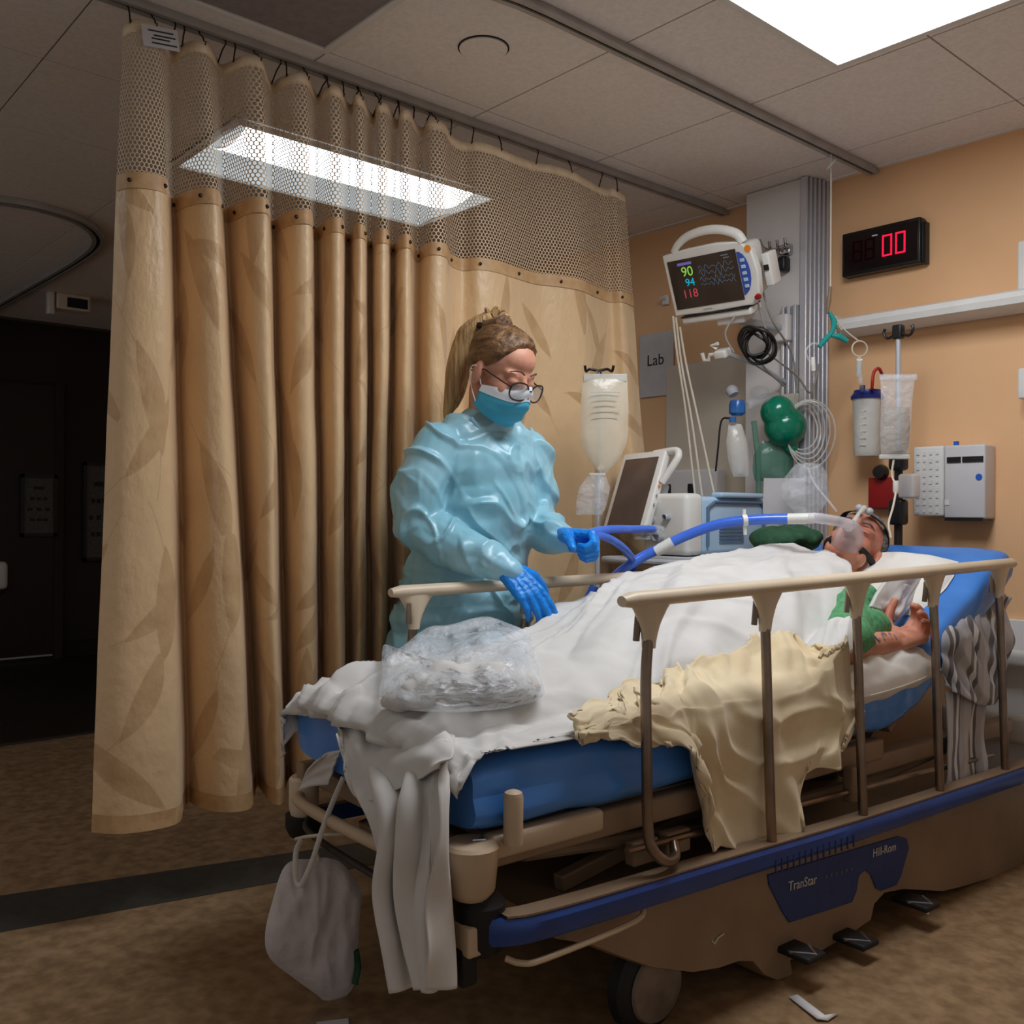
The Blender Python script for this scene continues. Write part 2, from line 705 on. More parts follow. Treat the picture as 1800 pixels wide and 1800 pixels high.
def fixture(name, label, x0, x1, y0, y1, kind):
    t = thing(name, label, 'ceiling light', ((x0 + x1) / 2, (y0 + y1) / 2, CEIL - 0.012))
    fr = MB()
    wd = 0.024
    z = CEIL - 0.006
    fr.box(((x0 + x1) / 2, y0 + wd / 2, z), (x1 - x0, wd, 0.014))
    fr.box(((x0 + x1) / 2, y1 - wd / 2, z), (x1 - x0, wd, 0.014))
    fr.box((x0 + wd / 2, (y0 + y1) / 2, z), (wd, y1 - y0 - 2 * wd, 0.014))
    fr.box((x1 - wd / 2, (y0 + y1) / 2, z), (wd, y1 - y0 - 2 * wd, 0.014))
    fr.build('frame', 'paint_white', t, bevel=0.002)
    xa, xb, ya, yb = x0 + wd, x1 - wd, y0 + wd, y1 - wd
    if kind == 'flat':
        MB().box(((xa + xb) / 2, (ya + yb) / 2, CEIL - 0.004), (xb - xa, yb - ya, 0.006)).build('lens', 'lens_lit', t)
    elif kind == 'off':
        MB().box(((xa + xb) / 2, (ya + yb) / 2, CEIL - 0.003), (xb - xa, yb - ya, 0.006)).build('lens', 'lens_off', t)
    else:
        # recessed basket: reflector given its own glow on the far half, curved glowing lens on the near half
        xm = (xa + xb) / 2 - 0.02
        G = [[(xa + (xm - xa) * u, y, CEIL - 0.002 + 0.006 * math.sin(u * math.pi)) for y in (ya, yb)] for u in np.linspace(0, 1, 9)]
        MB().grid(G).build('reflector', 'reflector', t)
        G = [[(xm + (xb - xm) * u, y, CEIL - 0.002 - 0.03 * math.sin(u * math.pi)) for y in (ya + 0.03, yb - 0.10)] for u in np.linspace(0, 1, 13)]
        MB().grid(G).build('lens', 'troffer_lit', t)
        MB().box(((xm + xb) / 2, ya + 0.015, CEIL - 0.004), (xb - xm, 0.03, 0.008)).build('end_plate', 'reflector', t)
        MB().box(((xm + xb) / 2, yb - 0.05, CEIL - 0.004), (xb - xm, 0.1, 0.008)).build('end_plate', 'reflector', t)
    return t


emission('reflector', (214, 224, 228), 0.75, 3.0, 0.75)  # glow stands in for lamp light on reflector and end plates
fixture('ceiling_light', 'bright white lit ceiling panel above the patient bed, cut by frame top', -1.51, -0.90, 1.40, 2.62, 'flat')
fixture('ceiling_light', 'lit white ceiling light seen through the curtain mesh', -3.67, -3.08, 1.45, 2.65, 'basket')
fixture('ceiling_light', 'added hall fill light out of view left of the curtain', -3.67, -3.08, -0.99, 0.21, 'basket')  # unseen fixture, added to light the curtain edge and hall floor
fixture('ceiling_light', 'dark unlit grey ceiling panel beside the curtain track at the top', -2.455, -1.855, 0.225, 1.435, 'off')

# round flush cover in a tile
p = onZ(850, 84, CEIL)
t = thing('ceiling_speaker', 'round flush cover in a ceiling tile between the two tracks', 'ceiling cover', (p[0], p[1], CEIL - 0.006))
MB().lathe([(0.0, 0.006), (0.066, 0.006), (0.07, 0.003), (0.07, 0.0), (0.0, 0.0)], (p[0], p[1], CEIL - 0.006), seg=40).build('cover', 'tile_white', t)
MB().tube([(p[0] + 0.073 * math.cos(a), p[1] + 0.073 * math.sin(a), CEIL - 0.001) for a in np.linspace(0, 2 * math.pi, 48, endpoint=False)], 0.0022, 6, closed=True).build('rim', 'slot_dark', t)


def ceiling_track(label, pts, width=0.034, h=0.026):
    """extruded ceiling track following a plan path, with the slot underneath"""
    mid = pts[len(pts) // 2]
    t = thing('curtain_track', label, 'curtain track', (mid[0], mid[1], CEIL - h))
    P = [Vector((q[0], q[1], 0)) for q in pts]
    body, lip, slot = MB(), MB(), MB()

    def strip(mb, off0, off1, z0, z1):
        sec = []
        for i, q in enumerate(P):
            d = (P[min(i + 1, len(P) - 1)] - P[max(i - 1, 0)]).normalized()
            n = Vector((-d.y, d.x, 0))
            sec.append([q + n * off0 + Vector((0, 0, z0)), q + n * off1 + Vector((0, 0, z0)), q + n * off1 + Vector((0, 0, z1)),
                        q + n * off0 + Vector((0, 0, z1)), q + n * off0 + Vector((0, 0, z0))])
        mb.grid(sec)
        mb.add(sec[0][:4], [(0, 1, 2, 3)])
        mb.add(sec[-1][:4], [(3, 2, 1, 0)])
    w2 = width / 2
    strip(body, -w2, w2, CEIL - h * 0.55, CEIL - 0.001)
    strip(lip, -w2 - 0.004, -w2 * 0.35, CEIL - h, CEIL - h * 0.5)
    strip(lip, w2 * 0.35, w2 + 0.004, CEIL - h, CEIL - h * 0.5)
    strip(slot, -w2 * 0.34, w2 * 0.34, CEIL - h * 0.8, CEIL - h * 0.56)
    body.build('channel', 'track_alu', t)
    lip.build('lip', 'track_alu', t)
    slot.build('slot', 'slot_dark', t)
    return t


TRX = -2.55
ceiling_track('long grey ceiling track that carries the tan privacy curtain', [(TRX, y) for y in np.linspace(-0.2, 3.50, 12)])
bend = [(-1.85 - 0.9 * (1 - math.cos(a)), 1.74 - 0.9 * math.sin(a)) for a in np.linspace(0.9, 0, 10)]
ceiling_track('grey ceiling track above the bed ending at the tan wall', bend + [(-1.85, y) for y in np.linspace(1.8, 3.50, 8)])
c1, c2, c3 = onZ(-40, 340, CEIL), onZ(178, 405, CEIL), onZ(-60, 566, CEIL)
P = [Vector(c1), Vector(onZ(60, 356, CEIL)), Vector(onZ(130, 377, CEIL)), Vector(onZ(164, 398, CEIL)), Vector(onZ(172, 420, CEIL)), Vector(onZ(146, 446, CEIL)), Vector(onZ(80, 486, CEIL)), Vector(c3)]
Q, _ = cr_line(P, [0] * len(P), 6)
ceiling_track('curved dark ceiling track in the hall left of the curtain', [(q.x, q.y) for q in Q], width=0.05, h=0.03)

# exit-sign like sensor box under the hall ceiling
p = onZ(125, 520, CEIL)
t = thing('hall_sensor', 'small white and dark box under the hall ceiling, left of curtain', 'sensor', (p[0], p[1], CEIL - 0.12))
MB().box((p[0], p[1], CEIL - 0.05), (0.12, 0.20, 0.1)).build('housing', 'wall_beige', t, bevel=0.008)
MB().box((p[0] + 0.064, p[1] + 0.02, CEIL - 0.055), (0.012, 0.12, 0.06)).build('window', 'slot_dark', t, bevel=0.003)
MB().box((p[0] + 0.03, p[1] - 0.13, CEIL - 0.07), (0.05, 0.04, 0.14)).build('fin', 'paint_white', t, bevel=0.008)

# ------------------------------------------------------------------ hall beyond the curtain
a, b = onX(-40, 760, FARX + 0.03), onX(108, 1165, FARX + 0.03)
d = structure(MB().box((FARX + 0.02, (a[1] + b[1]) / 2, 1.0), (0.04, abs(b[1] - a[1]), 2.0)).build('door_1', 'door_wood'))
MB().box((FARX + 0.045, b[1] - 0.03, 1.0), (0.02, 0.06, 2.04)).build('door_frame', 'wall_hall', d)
MB().box((FARX + 0.045, (a[1] + b[1]) / 2 - 0.02, 0.03), (0.02, abs(b[1] - a[1]) - 0.1, 0.012)).build('door_gap_light', 'alu', d)  # bright strip standing in for light from the gap under the door


def poster(label, x0, y0, x1, y1, dep=0.05, nm='framed_notice'):
    a, b = onX(x0, y0, FARX + dep), onX(x1, y1, FARX + dep)
    cy, cz, w_, h_ = (a[1] + b[1]) / 2, (a[2] + b[2]) / 2, abs(b[1] - a[1]), abs(a[2] - b[2])
    t = thing(nm, label, 'framed notice', (FARX + dep, cy, cz - h_ / 2))
    f = MB()
    k = 0.025
    f.box((FARX + dep, cy, cz + h_ / 2 - k / 2), (0.02, w_, k)).box((FARX + dep, cy, cz - h_ / 2 + k / 2), (0.02, w_, k))
    f.box((FARX + dep, cy - w_ / 2 + k / 2, cz), (0.02, k, h_)).box((FARX + dep, cy + w_ / 2 - k / 2, cz), (0.02, k, h_))
    f.build('frame', 'black_frame', t)
    MB().box((FARX + dep - 0.003, cy, cz), (0.006, w_ - k, h_ - k)).build('sheet', 'paper_dim', t)
    ln = MB()
    for r in range(4):
        zz = cz + h_ * (0.28 - 0.17 * r)
        for s in (-1, 0, 1):
            if r == 0 and s != 0:
                continue
            ln.box((FARX + dep + 0.001, cy + s * w_ * 0.22 * (0.8 + 0.3 * ((r + s) % 2)), zz), (0.002, w_ * (0.3 if r == 0 else 0.13), h_ * 0.045))
    ln.build('print', 'ink', t)['kind'] = 'stuff'
    return t


poster('black framed notice on the dark hall door', 36, 833, 100, 943, 0.06)
poster('black framed notice on the dark hall wall, half hidden by the curtain', 146, 812, 200, 985, 0.03)
p = onX(-2, 1012, FARX + 0.09)
t = thing('wall_dispenser', 'pale rounded dispenser on the hall door at left frame edge', 'dispenser', (FARX + 0.05, p[1], p[2] - 0.1))
MB().rbox((FARX + 0.09, p[1], p[2]), (0.08, 0.11, 0.2), 0.035).build('body', 'paint_white', t)
MB().box((FARX + 0.11, p[1], p[2] - 0.11), (0.04, 0.06, 0.03)).build('nozzle', 'slot_dark', t, bevel=0.006)

# ------------------------------------------------------------------ head wall: panels, column, clock, light bar
structure(MB().box((-2.62, WALL_Y - 0.008, 0.89), (0.50, 0.016, 1.78)).build('trim_5', 'panel_grey', bevel=0.003))
structure(MB().box((-1.05, WALL_Y - 0.01, 0.40), (0.9, 0.02, 0.66)).build('trim_6', 'column_grey', bevel=0.003))
structure(MB().rbox((-0.9, WALL_Y - 0.05, 0.60), (1.3, 0.06, 0.06), 0.02).build('trim_7', 'paint_white'))
structure(MB().rbox((-0.9, WALL_Y - 0.05, 0.36), (1.3, 0.06, 0.10), 0.02).build('trim_8', 'wall_beige'))

t = thing('service_column', 'grey metal service column with ribbed aluminium side at the tan wall', 'service column', (-2.21, 3.44, 0))
MB().box((-2.225, 3.45, CEIL / 2), (0.27, 0.12, CEIL - 0.002)).build('body', 'column_grey', t, bevel=0.006)
for k in range(6):
    yy = 3.385 + 0.022 * k
    MB().box((-2.082 + 0.010 * k * 0.6, yy, CEIL / 2), (0.03, 0.012, CEIL - 0.004)).build('rib', 'alu', t, bevel=0.003)
MB().box((-2.09, 3.45, CEIL / 2), (0.03, 0.115, CEIL - 0.006)).build('side_channel', 'track_alu', t)
rz0, rz1 = 0.7, 1.93
for k, xx in enumerate((-2.165, -2.14, -2.112)):
    MB().box((xx, 3.377, (rz0 + rz1) / 2), (0.014, 0.026, rz1 - rz0)).build('equipment_rail', 'alu', t, bevel=0.003)
MB().box((-2.14, 3.386, (rz0 + rz1) / 2), (0.075, 0.01, rz1 - rz0)).build('rail_plate', 'track_alu', t)
for zz in (1.52, 1.36):
    MB().rbox((-2.13, 3.372, zz), (0.07, 0.02, 0.11), 0.006).build('outlet_plate', 'wall_beige', t)

# wall clock
a, b = onY(1480, 412, 3.46), onY(1618, 382, 3.46)
zc = onY(1554, 433, 3.46)
xa, xb = a[0], b[0]
cx, cw = (xa + xb) / 2, xb - xa
ctop, cbot = onY(1480, 412, 3.46)[2], onY(1490, 486, 3.46)[2]
cz, ch = (ctop + cbot) / 2, ctop - cbot
t = thing('digital_clock', 'black digital wall timer showing red zeros', 'clock', (cx, 3.48, cbot))
M('clock_black', (12, 11, 12), rough=0.35, vary=(20, (16, 14, 15), 2))
M('clock_face', (16, 6, 10), rough=0.12, vary=(20, (18, 8, 12), 2))
MB().rbox((cx, 3.485, cz), (cw, 0.05, ch), 0.006).build('housing', 'clock_black', t)
MB().box((cx, 3.459, cz), (cw * 0.93, 0.003, ch * 0.84)).build('face', 'clock_face', t)
MB().box((xb + 0.006, 3.49, cz - 0.01), (0.014, 0.03, ch * 0.9)).build('side_cap', 'clock_black', t)
emission('led_red', (255, 30, 70), 1.15, 3, 1.0)
emission('led_faint', (70, 6, 16), 0.12, 3, 1.0)
emission('led_white', (160, 160, 170), 0.6, 3, 1.0)


def seg_digit(mb, ox, oz, w_, h_, th, y, segs):
    P = {'a': ((0, h_), (w_, h_)), 'b': ((w_, h_), (w_, h_ / 2)), 'c': ((w_, h_ / 2), (w_, 0)), 'd': ((0, 0), (w_, 0)),
         'e': ((0, h_ / 2), (0, 0)), 'f': ((0, h_), (0, h_ / 2)), 'g': ((0, h_ / 2), (w_, h_ / 2))}
    for s in segs:
        (x0, z0), (x1, z1) = P[s]
        mb.box((ox + (x0 + x1) / 2, y, oz + (z0 + z1) / 2), (abs(x1 - x0) + th * 0.8, 0.002, abs(z1 - z0) + th * 0.8))


dw, dh = cw * 0.105, ch * 0.44
base = cz - ch * 0.20
led = MB()
for k, fx in enumerate((0.545, 0.71)):
    d = MB()
    seg_digit(d, xa + cw * fx, base, dw, dh, 0.008, 3.4562, 'abcdef')
    d.build('digit', 'led_red', t)
for k, fx in enumerate((0.16, 0.32)):
    d = MB()
    seg_digit(d, xa + cw * fx, base, dw, dh, 0.007, 3.4562, 'abcdefg')
    d.build('faint_digit', 'led_faint', t)
MB().box((xa + cw * 0.44, 3.4562, cz + ch * 0.30), (cw * 0.07, 0.002, 0.004)).build('mark', 'led_white', t)

# over-bed light bar
t = thing('wall_light_bar', 'long white wall light bar under the digital clock', 'light bar', (-1.3, 3.45, 1.80))
G = []
prof = [(3.50, 1.865), (3.42, 1.858), (3.385, 1.845), (3.375, 1.825), (3.38, 1.803), (3.40, 1.797), (3.50, 1.79)]
for xx in (-1.94, -0.5):
    G.append([(xx, y, z) for y, z in prof])
mb = MB().grid(G)
n = len(prof)
mb.add(G[0], [tuple(range(n))])
mb.add(G[1], [tuple(range(n - 1, -1, -1))])
mb.build('housing', 'paint_white', t)
MB().box((-1.945, 3.44, 1.828), (0.012, 0.11, 0.07)).build('end_cap', 'wall_beige', t, bevel=0.004)

# lab paper sign
a, b = onY(1125, 590, 3.50), onY(1183, 693, 3.50)
t = thing('paper_sign', 'paper sheet reading Lab on the wall beside the curtain', 'sign', ((a[0] + b[0]) / 2, 3.50, b[2]))
MB().box(((a[0] + b[0]) / 2, 3.503, (a[2] + b[2]) / 2), (b[0] - a[0], 0.006, a[2] - b[2])).build('sheet', 'paper', t)
lettering('lettering', 'Lab', 0.075, ((a[0] + b[0]) / 2 - 0.005, 3.4993, (a[2] + b[2]) / 2 + 0.02), (1, 0, 0), (0, 0, 1), 'ink', t)
# coat hook button
p = onY(1168, 527, 3.49)
t = thing('wall_hook', 'tiny white hook on the tan wall left of the monitor', 'hook', (p[0], 3.5, p[2] - 0.02))
MB().rbox((p[0], 3.500, p[2]), (0.035, 0.02, 0.045), 0.006).build('plate', 'paint_white', t)
MB().tube([(p[0], 3.49, p[2] + 0.005), (p[0], 3.465, p[2]), (p[0], 3.46, p[2] + 0.012)], 0.005, 8).build('prong', 'wall_beige', t)

# white wall box and red square beside the bed pole
M('box_white', (206, 203, 204), rough=0.35, vary=(8, (198, 195, 197), 2))
M('blue_dot', (30, 92, 190), rough=0.4, vary=(10, (36, 98, 196), 1))
M('red_plate', (150, 20, 18), rough=0.45, vary=(12, (138, 16, 15), 2))
M('black_plastic', (20, 19, 20), rough=0.4, vary=(20, (28, 26, 27), 2))
a, b = onY(1606, 800, 3.42), onY(1731, 912, 3.42)
x0, x1 = a[0], b[0]
z1 = onY(1731, 780, 3.42)[2]
z0 = onY(1731, 912, 3.42)[2]
t = thing('wall_control_box', 'white rectangular wall box with buttons, slots and blue dot', 'wall box', ((x0 + x1) / 2, 3.46, z0))
zc, hh = (z0 + z1) / 2, z1 - z0
xs = x0 + (x1 - x0) * 0.44
MB().rbox(((xs + x1) / 2, 3.465, zc), (x1 - xs, 0.09, hh), 0.008).build('door_panel', 'box_white', t)
MB().rbox(((x0 + xs) / 2, 3.458, zc + 0.004), (xs - x0, 0.09, hh * 0.97), 0.008).build('keypad_panel', 'paint_white', t)
bt = MB()
for r in range(9):
    for c in range(4):
        MBx = bt.box((x0 + (xs - x0) * (0.18 + 0.21 * c), 3.412, z0 + hh * (0.1 + 0.1 * r)), (0.010, 0.004, 0.009 if (r + c) % 3 else 0.014))
bt.build('buttons', 'column_grey', t)['kind'] = 'stuff'
for fx, wd in ((0.08, 0.34), (0.46, 0.5)):
    MB().box((xs + (x1 - xs) * (fx + wd / 2), 3.419, z0 + hh * 0.80), ((x1 - xs) * wd, 0.006, 0.020)).build('slot', 'black_plastic', t)
MB().lathe([(0, 0), (0.011, 0), (0.011, 0.004), (0, 0.004)], (x1 - 0.020, 3.421, z0 + hh * 0.56), (0, -1, 0), 20).build('round_mark', 'blue_dot', t)
MB().box((xs + 0.012, 3.419, z0 + hh * 0.22), (0.016, 0.004, 0.018)).build('label_square', 'column_grey', t)
MB().box(((xs + x1) / 2, 3.455, z0 - 0.002), (x1 - xs - 0.01, 0.08, 0.012)).build('base_strip', 'black_plastic', t)
MB().box((xs + 0.03, 3.45, z1 + 0.006), (0.014, 0.014, 0.02)).build('key', 'blue_dot', t)

a, b = onY(1527, 840, 3.47), onY(1573, 894, 3.47)
t = thing('red_wall_plate', 'dark red square box on the wall behind the bed pole', 'wall box', ((a[0] + b[0]) / 2, 3.48, b[2]))
MB().rbox(((a[0] + b[0]) / 2, 3.488, (a[2] + b[2]) / 2), (b[0] - a[0], 0.045, a[2] - b[2]), 0.004).build('box', 'red_plate', t)
MB().lathe([(0, 0), (0.028, 0), (0.03, 0.01), (0.024, 0.03), (0, 0.032)], (a[0] + 0.055, 3.47, a[2] + 0.02), (0, -1, 0), 20).build('knob', 'black_plastic', t)

# boxes at the right frame edge
for (py0, py1, lab) in ((425, 512, 'white wall box at right frame edge above the light bar'), (648, 702, 'white wall box at right frame edge below the light bar')):
    a, b = onY(1790, py0, 3.45), onY(1790, py1, 3.45)
    t = thing('wall_dispenser', lab, 'dispenser', (a[0] + 0.12, 3.46, b[2]))
    MB().rbox((a[0] + 0.12, 3.475, (a[2] + b[2]) / 2), (0.24, 0.07, a[2] - b[2]), 0.008).build('housing', 'paint_white', t)
    MB().box((a[0] + 0.12, 3.438, (a[2] + b[2]) / 2 - 0.01), (0.18, 0.004, (a[2] - b[2]) * 0.5)).build('face', 'wall_beige', t)
# ------------------------------------------------------------------ privacy curtain
def curtain_mat():
    m = M('curtain_cloth', (222, 190, 146), rough=0.36, sheen=0.25, spec=0.5)
    g = NG(m)
    nt = m.node_tree
    bs = nt.nodes['Principled BSDF']
    uv = g.node('ShaderNodeUVMap')
    masks = []
    for (scale, L, W_, off) in ((2.7, 0.16, 0.034, 0.0), (3.3, 0.13, 0.028, 3.7)):
        ad = g.node('ShaderNodeVectorMath', operation='ADD')
        g.link(uv.outputs[0], ad.inputs[0])
        ad.inputs[1].default_value = (off, off * 0.7, 0)
        vo = g.node('ShaderNodeTexVoronoi')
        vo.voronoi_dimensions = '2D'
        vo.inputs['Scale'].default_value = scale
        vo.inputs['Randomness'].default_value = 0.85
        g.link(ad.outputs[0], vo.inputs['Vector'])
        sb = g.node('ShaderNodeVectorMath', operation='SUBTRACT')
        g.link(ad.outputs[0], sb.inputs[0])
        g.link(vo.outputs['Position'], sb.inputs[1])
        sc = g.node('ShaderNodeSeparateColor')
        g.link(vo.outputs['Color'], sc.inputs[0])
        ang = g.math('MULTIPLY_ADD', sc.outputs[0], 2.2, 0.4)
        vr = g.node('ShaderNodeVectorRotate', rotation_type='Z_AXIS')
        g.link(sb.outputs[0], vr.inputs['Vector'])
        g.link(ang, vr.inputs['Angle'])
        sx = g.node('ShaderNodeSeparateXYZ')
        g.link(vr.outputs[0], sx.inputs[0])
        u = g.math('DIVIDE', sx.outputs[0], L)
        u2 = g.math('MULTIPLY', u, u)
        half = g.math('MULTIPLY', g.math('SUBTRACT', 1.0, u2), W_)
        dist = g.math('SUBTRACT', half, g.math('ABSOLUTE', g.math('MULTIPLY_ADD', u2, 0.014, sx.outputs[1])))
        leaf = g.math('SMOOTH_MIN', 1.0, g.math('MAXIMUM', g.math('MULTIPLY', dist, 260.0), 0.0), 0.0)
        masks.append(leaf)
        stem = g.math('SUBTRACT', 0.0022, g.math('ABSOLUTE', g.math('MULTIPLY_ADD', u2, 0.02, sx.outputs[1])))
        masks.append(g.math('MULTIPLY', g.math('MINIMUM', 1.0, g.math('MAXIMUM', g.math('MULTIPLY', stem, 900.0), 0.0)), 0.7))
    mk = masks[0]
    for q in masks[1:]:
        mk = g.math('MAXIMUM', mk, q)
    nse = g.node('ShaderNodeTexNoise')
    nse.inputs['Scale'].default_value = 14.0
    g.link(uv.outputs[0], nse.inputs['Vector'])
    mk = g.math('MULTIPLY', mk, g.math('MULTIPLY_ADD', nse.outputs['Fac'], 0.75, 0.12))
    mx = g.node('ShaderNodeMix', data_type='RGBA')
    g.link(mk, mx.inputs['Factor'])
    mx.inputs['A'].default_value = lin((224, 190, 146))
    mx.inputs['B'].default_value = lin((176, 134, 88))
    g.link(mx.outputs['Result'], bs.inputs['Base Color'])
    n2 = g.node('ShaderNodeTexNoise')
    n2.inputs['Scale'].default_value = 26.0
    n2.inputs['Detail'].default_value = 6.0
    mp = g.node('ShaderNodeMapping')
    mp.inputs['Scale'].default_value = (1.0, 0.55, 1.0)
    g.link(uv.outputs[0], mp.inputs['Vector'])
    g.link(mp.outputs[0], n2.inputs['Vector'])
    bp = g.node('ShaderNodeBump')
    bp.inputs['Strength'].default_value = 0.5
    bp.inputs['Distance'].default_value = 0.012
    g.link(n2.outputs['Fac'], bp.inputs['Height'])
    g.link(bp.outputs[0], bs.inputs['Normal'])


def net_mat():
    m = M('curtain_net', (214, 188, 156), rough=0.6)
    g = NG(m)
    bs = m.node_tree.nodes['Principled BSDF']
    uv = g.node('ShaderNodeUVMap')
    sx = g.node('ShaderNodeSeparateXYZ')
    g.link(uv.outputs[0], sx.inputs[0])
    p = 0.0150
    ds = []
    for off in (0.0, 0.5):
        a = g.math('SUBTRACT', g.math('FRACT', g.math('ADD', g.math('DIVIDE', sx.outputs[0], p), off + 50.0)), 0.5)
        b = g.math('SUBTRACT', g.math('FRACT', g.math('ADD', g.math('DIVIDE', sx.outputs[1], p * 1.5), off + 50.0)), 0.5)
        b = g.math('MULTIPLY', b, 1.5)
        ds.append(g.math('ADD', g.math('MULTIPLY', a, a), g.math('MULTIPLY', b, b)))
    mn = g.math('MINIMUM', ds[0], ds[1])
    al = g.math('GREATER_THAN', mn, 0.135)
    g.link(al, bs.inputs['Alpha'])


curtain_mat()
net_mat()
M('hem_cloth', (206, 168, 122), rough=0.5, vary=(30, (190, 150, 106), 3), bump=(60, 0.2, 0.004))
M('hem_light', (236, 214, 184), rough=0.55, vary=(30, (222, 198, 164), 3))
M('grommet', (52, 40, 30), rough=0.35, metal=0.7, vary=(20, (64, 50, 38), 2))

# (pixel column near the top of the cloth, pixel column at the hem, offset from the track towards the bed)
FOLD = [(205, 160, -.01), (228, 205, .035), (262, 262, .055), (290, 312, .045), (297, 322, -.03), (304, 332, -.075), (322, 350, -.02), (352, 392, .045), (380, 438, .06),
        (388, 446, -.02), (394, 452, -.085), (412, 462, -.03), (438, 474, .045), (468, 494, .07), (474, 500, -.01), (479, 506, -.085), (496, 516, -.02), (520, 530, .045),
        (545, 556, .06), (550, 560, -.02), (555, 565, -.075), (570, 575, .0), (586, 590, .05), (602, 602, .05), (607, 606, -.03), (613, 612, -.06), (626, 622, .04), (641, 636, .05),
        (646, 641, -.03), (652, 647, -.06), (664, 656, .035), (681, 672, .05), (686, 678, -.03), (692, 684, -.06), (704, 696, .03), (721, 712, .05), (727, 720, -.03), (736, 728, -.06),
        (752, 744, .02), (770, 762, .05), (785, 776, .045), (792, 786, -.01), (812, 808, -.035), (842, 842, .015), (876, 884, .03), (910, 924, .01), (944, 962, -.01), (984, 1008, .015),
        (1022, 1052, .03), (1048, 1084, -.005), (1070, 1108, -.025), (1092, 1138, .015), (1112, 1166, .0)]
NU = 420
Z_NET_TOP, Z_JOIN, Z_HEM = 2.345, 1.965, 0.26


def plan(z):
    """plan curve of the cloth at height z"""
    f = (2.0 - z) / (2.0 - Z_HEM)
    pts = []
    for (pt, pb, off) in FOLD:
        f2 = max(-0.25, f)
        amp = 1.0 + 0.30 * max(f, 0)
        if z > 2.0:
            amp = 1.0 - 0.35 * (z - 2.0) / 0.4
        yt = onX(pt, 420, TRX + off)[1]
        yb = onX(pb, 1440, TRX + off * 1.3)[1]
        pts.append((TRX + off * amp, yt + (yb - yt) * f2))
    return cr_np(np.array(pts), NU)


t = thing('privacy_curtain', 'tall tan leaf patterned privacy curtain with mesh top on ceiling track', 'curtain', (TRX, 1.9, Z_HEM))
ref = plan(1.2)
arc = np.concatenate([[0], np.cumsum(np.linalg.norm(np.diff(ref, axis=0), axis=1))])


def cloth_grid(z_of, nv, wob):
    G = np.zeros((NU, nv, 3))
    UVs = np.zeros((NU, nv, 2))
    for j in range(nv):
        zs = z_of(j / (nv - 1))
        pl = plan(float(np.mean(zs)))
        G[:, j, :2] = pl
        G[:, j, 2] = zs
        UVs[:, j, 0] = arc
        UVs[:, j, 1] = zs
    if wob:
        n = noise_grid(UVs[:, :, 0] * 2.6, UVs[:, :, 1] * 2.2, 4.0) * 0.014 + noise_grid(UVs[:, :, 0] * 9, UVs[:, :, 1] * 5, 9.0) * 0.0045
        G[:, :, 0] += n * np.clip((2.0 - G[:, :, 2]) * 1.5, 0, 1)
    return G, UVs


SC = np.array([mnoise.noise(Vector((a * 5.0, 3.3, 0))) for a in arc])
G, UVs = cloth_grid(lambda f: Z_JOIN + 0.01 * SC + (Z_HEM - Z_JOIN) * f, 70, True)
MB().grid(G, uv=UVs).build('cloth', 'curtain_cloth', t, fixn=False, angle=180)
G2, UV2 = cloth_grid(lambda f: Z_JOIN + 0.01 * SC + (Z_NET_TOP + 0.02 * SC - Z_JOIN) * f, 14, False)
MB().grid(G2, uv=UV2).build('mesh_header', 'curtain_net', t, fixn=False, angle=180)
G3, UV3 = cloth_grid(lambda f: Z_NET_TOP + 0.02 * SC - 0.006 + 0.032 * f, 3, False)
MB().grid(G3, uv=UV3).build('top_hem', 'hem_light', t, fixn=False, angle=180, solid=0.004)
G4, UV4 = cloth_grid(lambda f: Z_JOIN + 0.01 * SC - 0.038 + 0.042 * f, 3, False)
off = grid_normals(G4)
sgn = np.sign(off[:, :, 0:1]) * 0 + 1
G4 = G4 + np.array([0.003, -0.0015, 0])
MB().grid(G4, uv=UV4).build('join_band', 'hem_cloth', t, fixn=False, angle=180)
G5, UV5 = cloth_grid(lambda f: Z_HEM + 0.045 * f + 0 * SC, 3, True)
G5 = G5 + np.array([0.003, -0.0015, 0])
MB().grid(G5, uv=UV5).build('bottom_hem', 'hem_cloth', t, fixn=False, angle=180)
# hooks from the track, grommets on the join band
hk = None
tp = plan(2.36)
for k in range(30):
    i = int((k + 0.5) / 30 * NU)
    q = Vector((tp[i][0], tp[i][1], Z_NET_TOP + 0.02 * SC[i] + 0.018))
    top = Vector((TRX, q.y, CEIL - 0.022))
    MB().tube([top, top + Vector((0.004, 0.002, -0.012)), (q + top) / 2 + Vector((0.005, 0, 0)), q, q + Vector((0.006, 0, 0.008))], 0.0022, 6).build('hook', 'grommet', t)
gr = plan(Z_JOIN - 0.02)
for k in range(26):
    i = int((k + 0.5) / 26 * NU)
    MB().ell((gr[i][0] + 0.006, gr[i][1] - 0.003, Z_JOIN - 0.018 + 0.01 * SC[i]), (0.004, 0.006, 0.006), seg=10, rings=6).build('grommet', 'grommet', t)
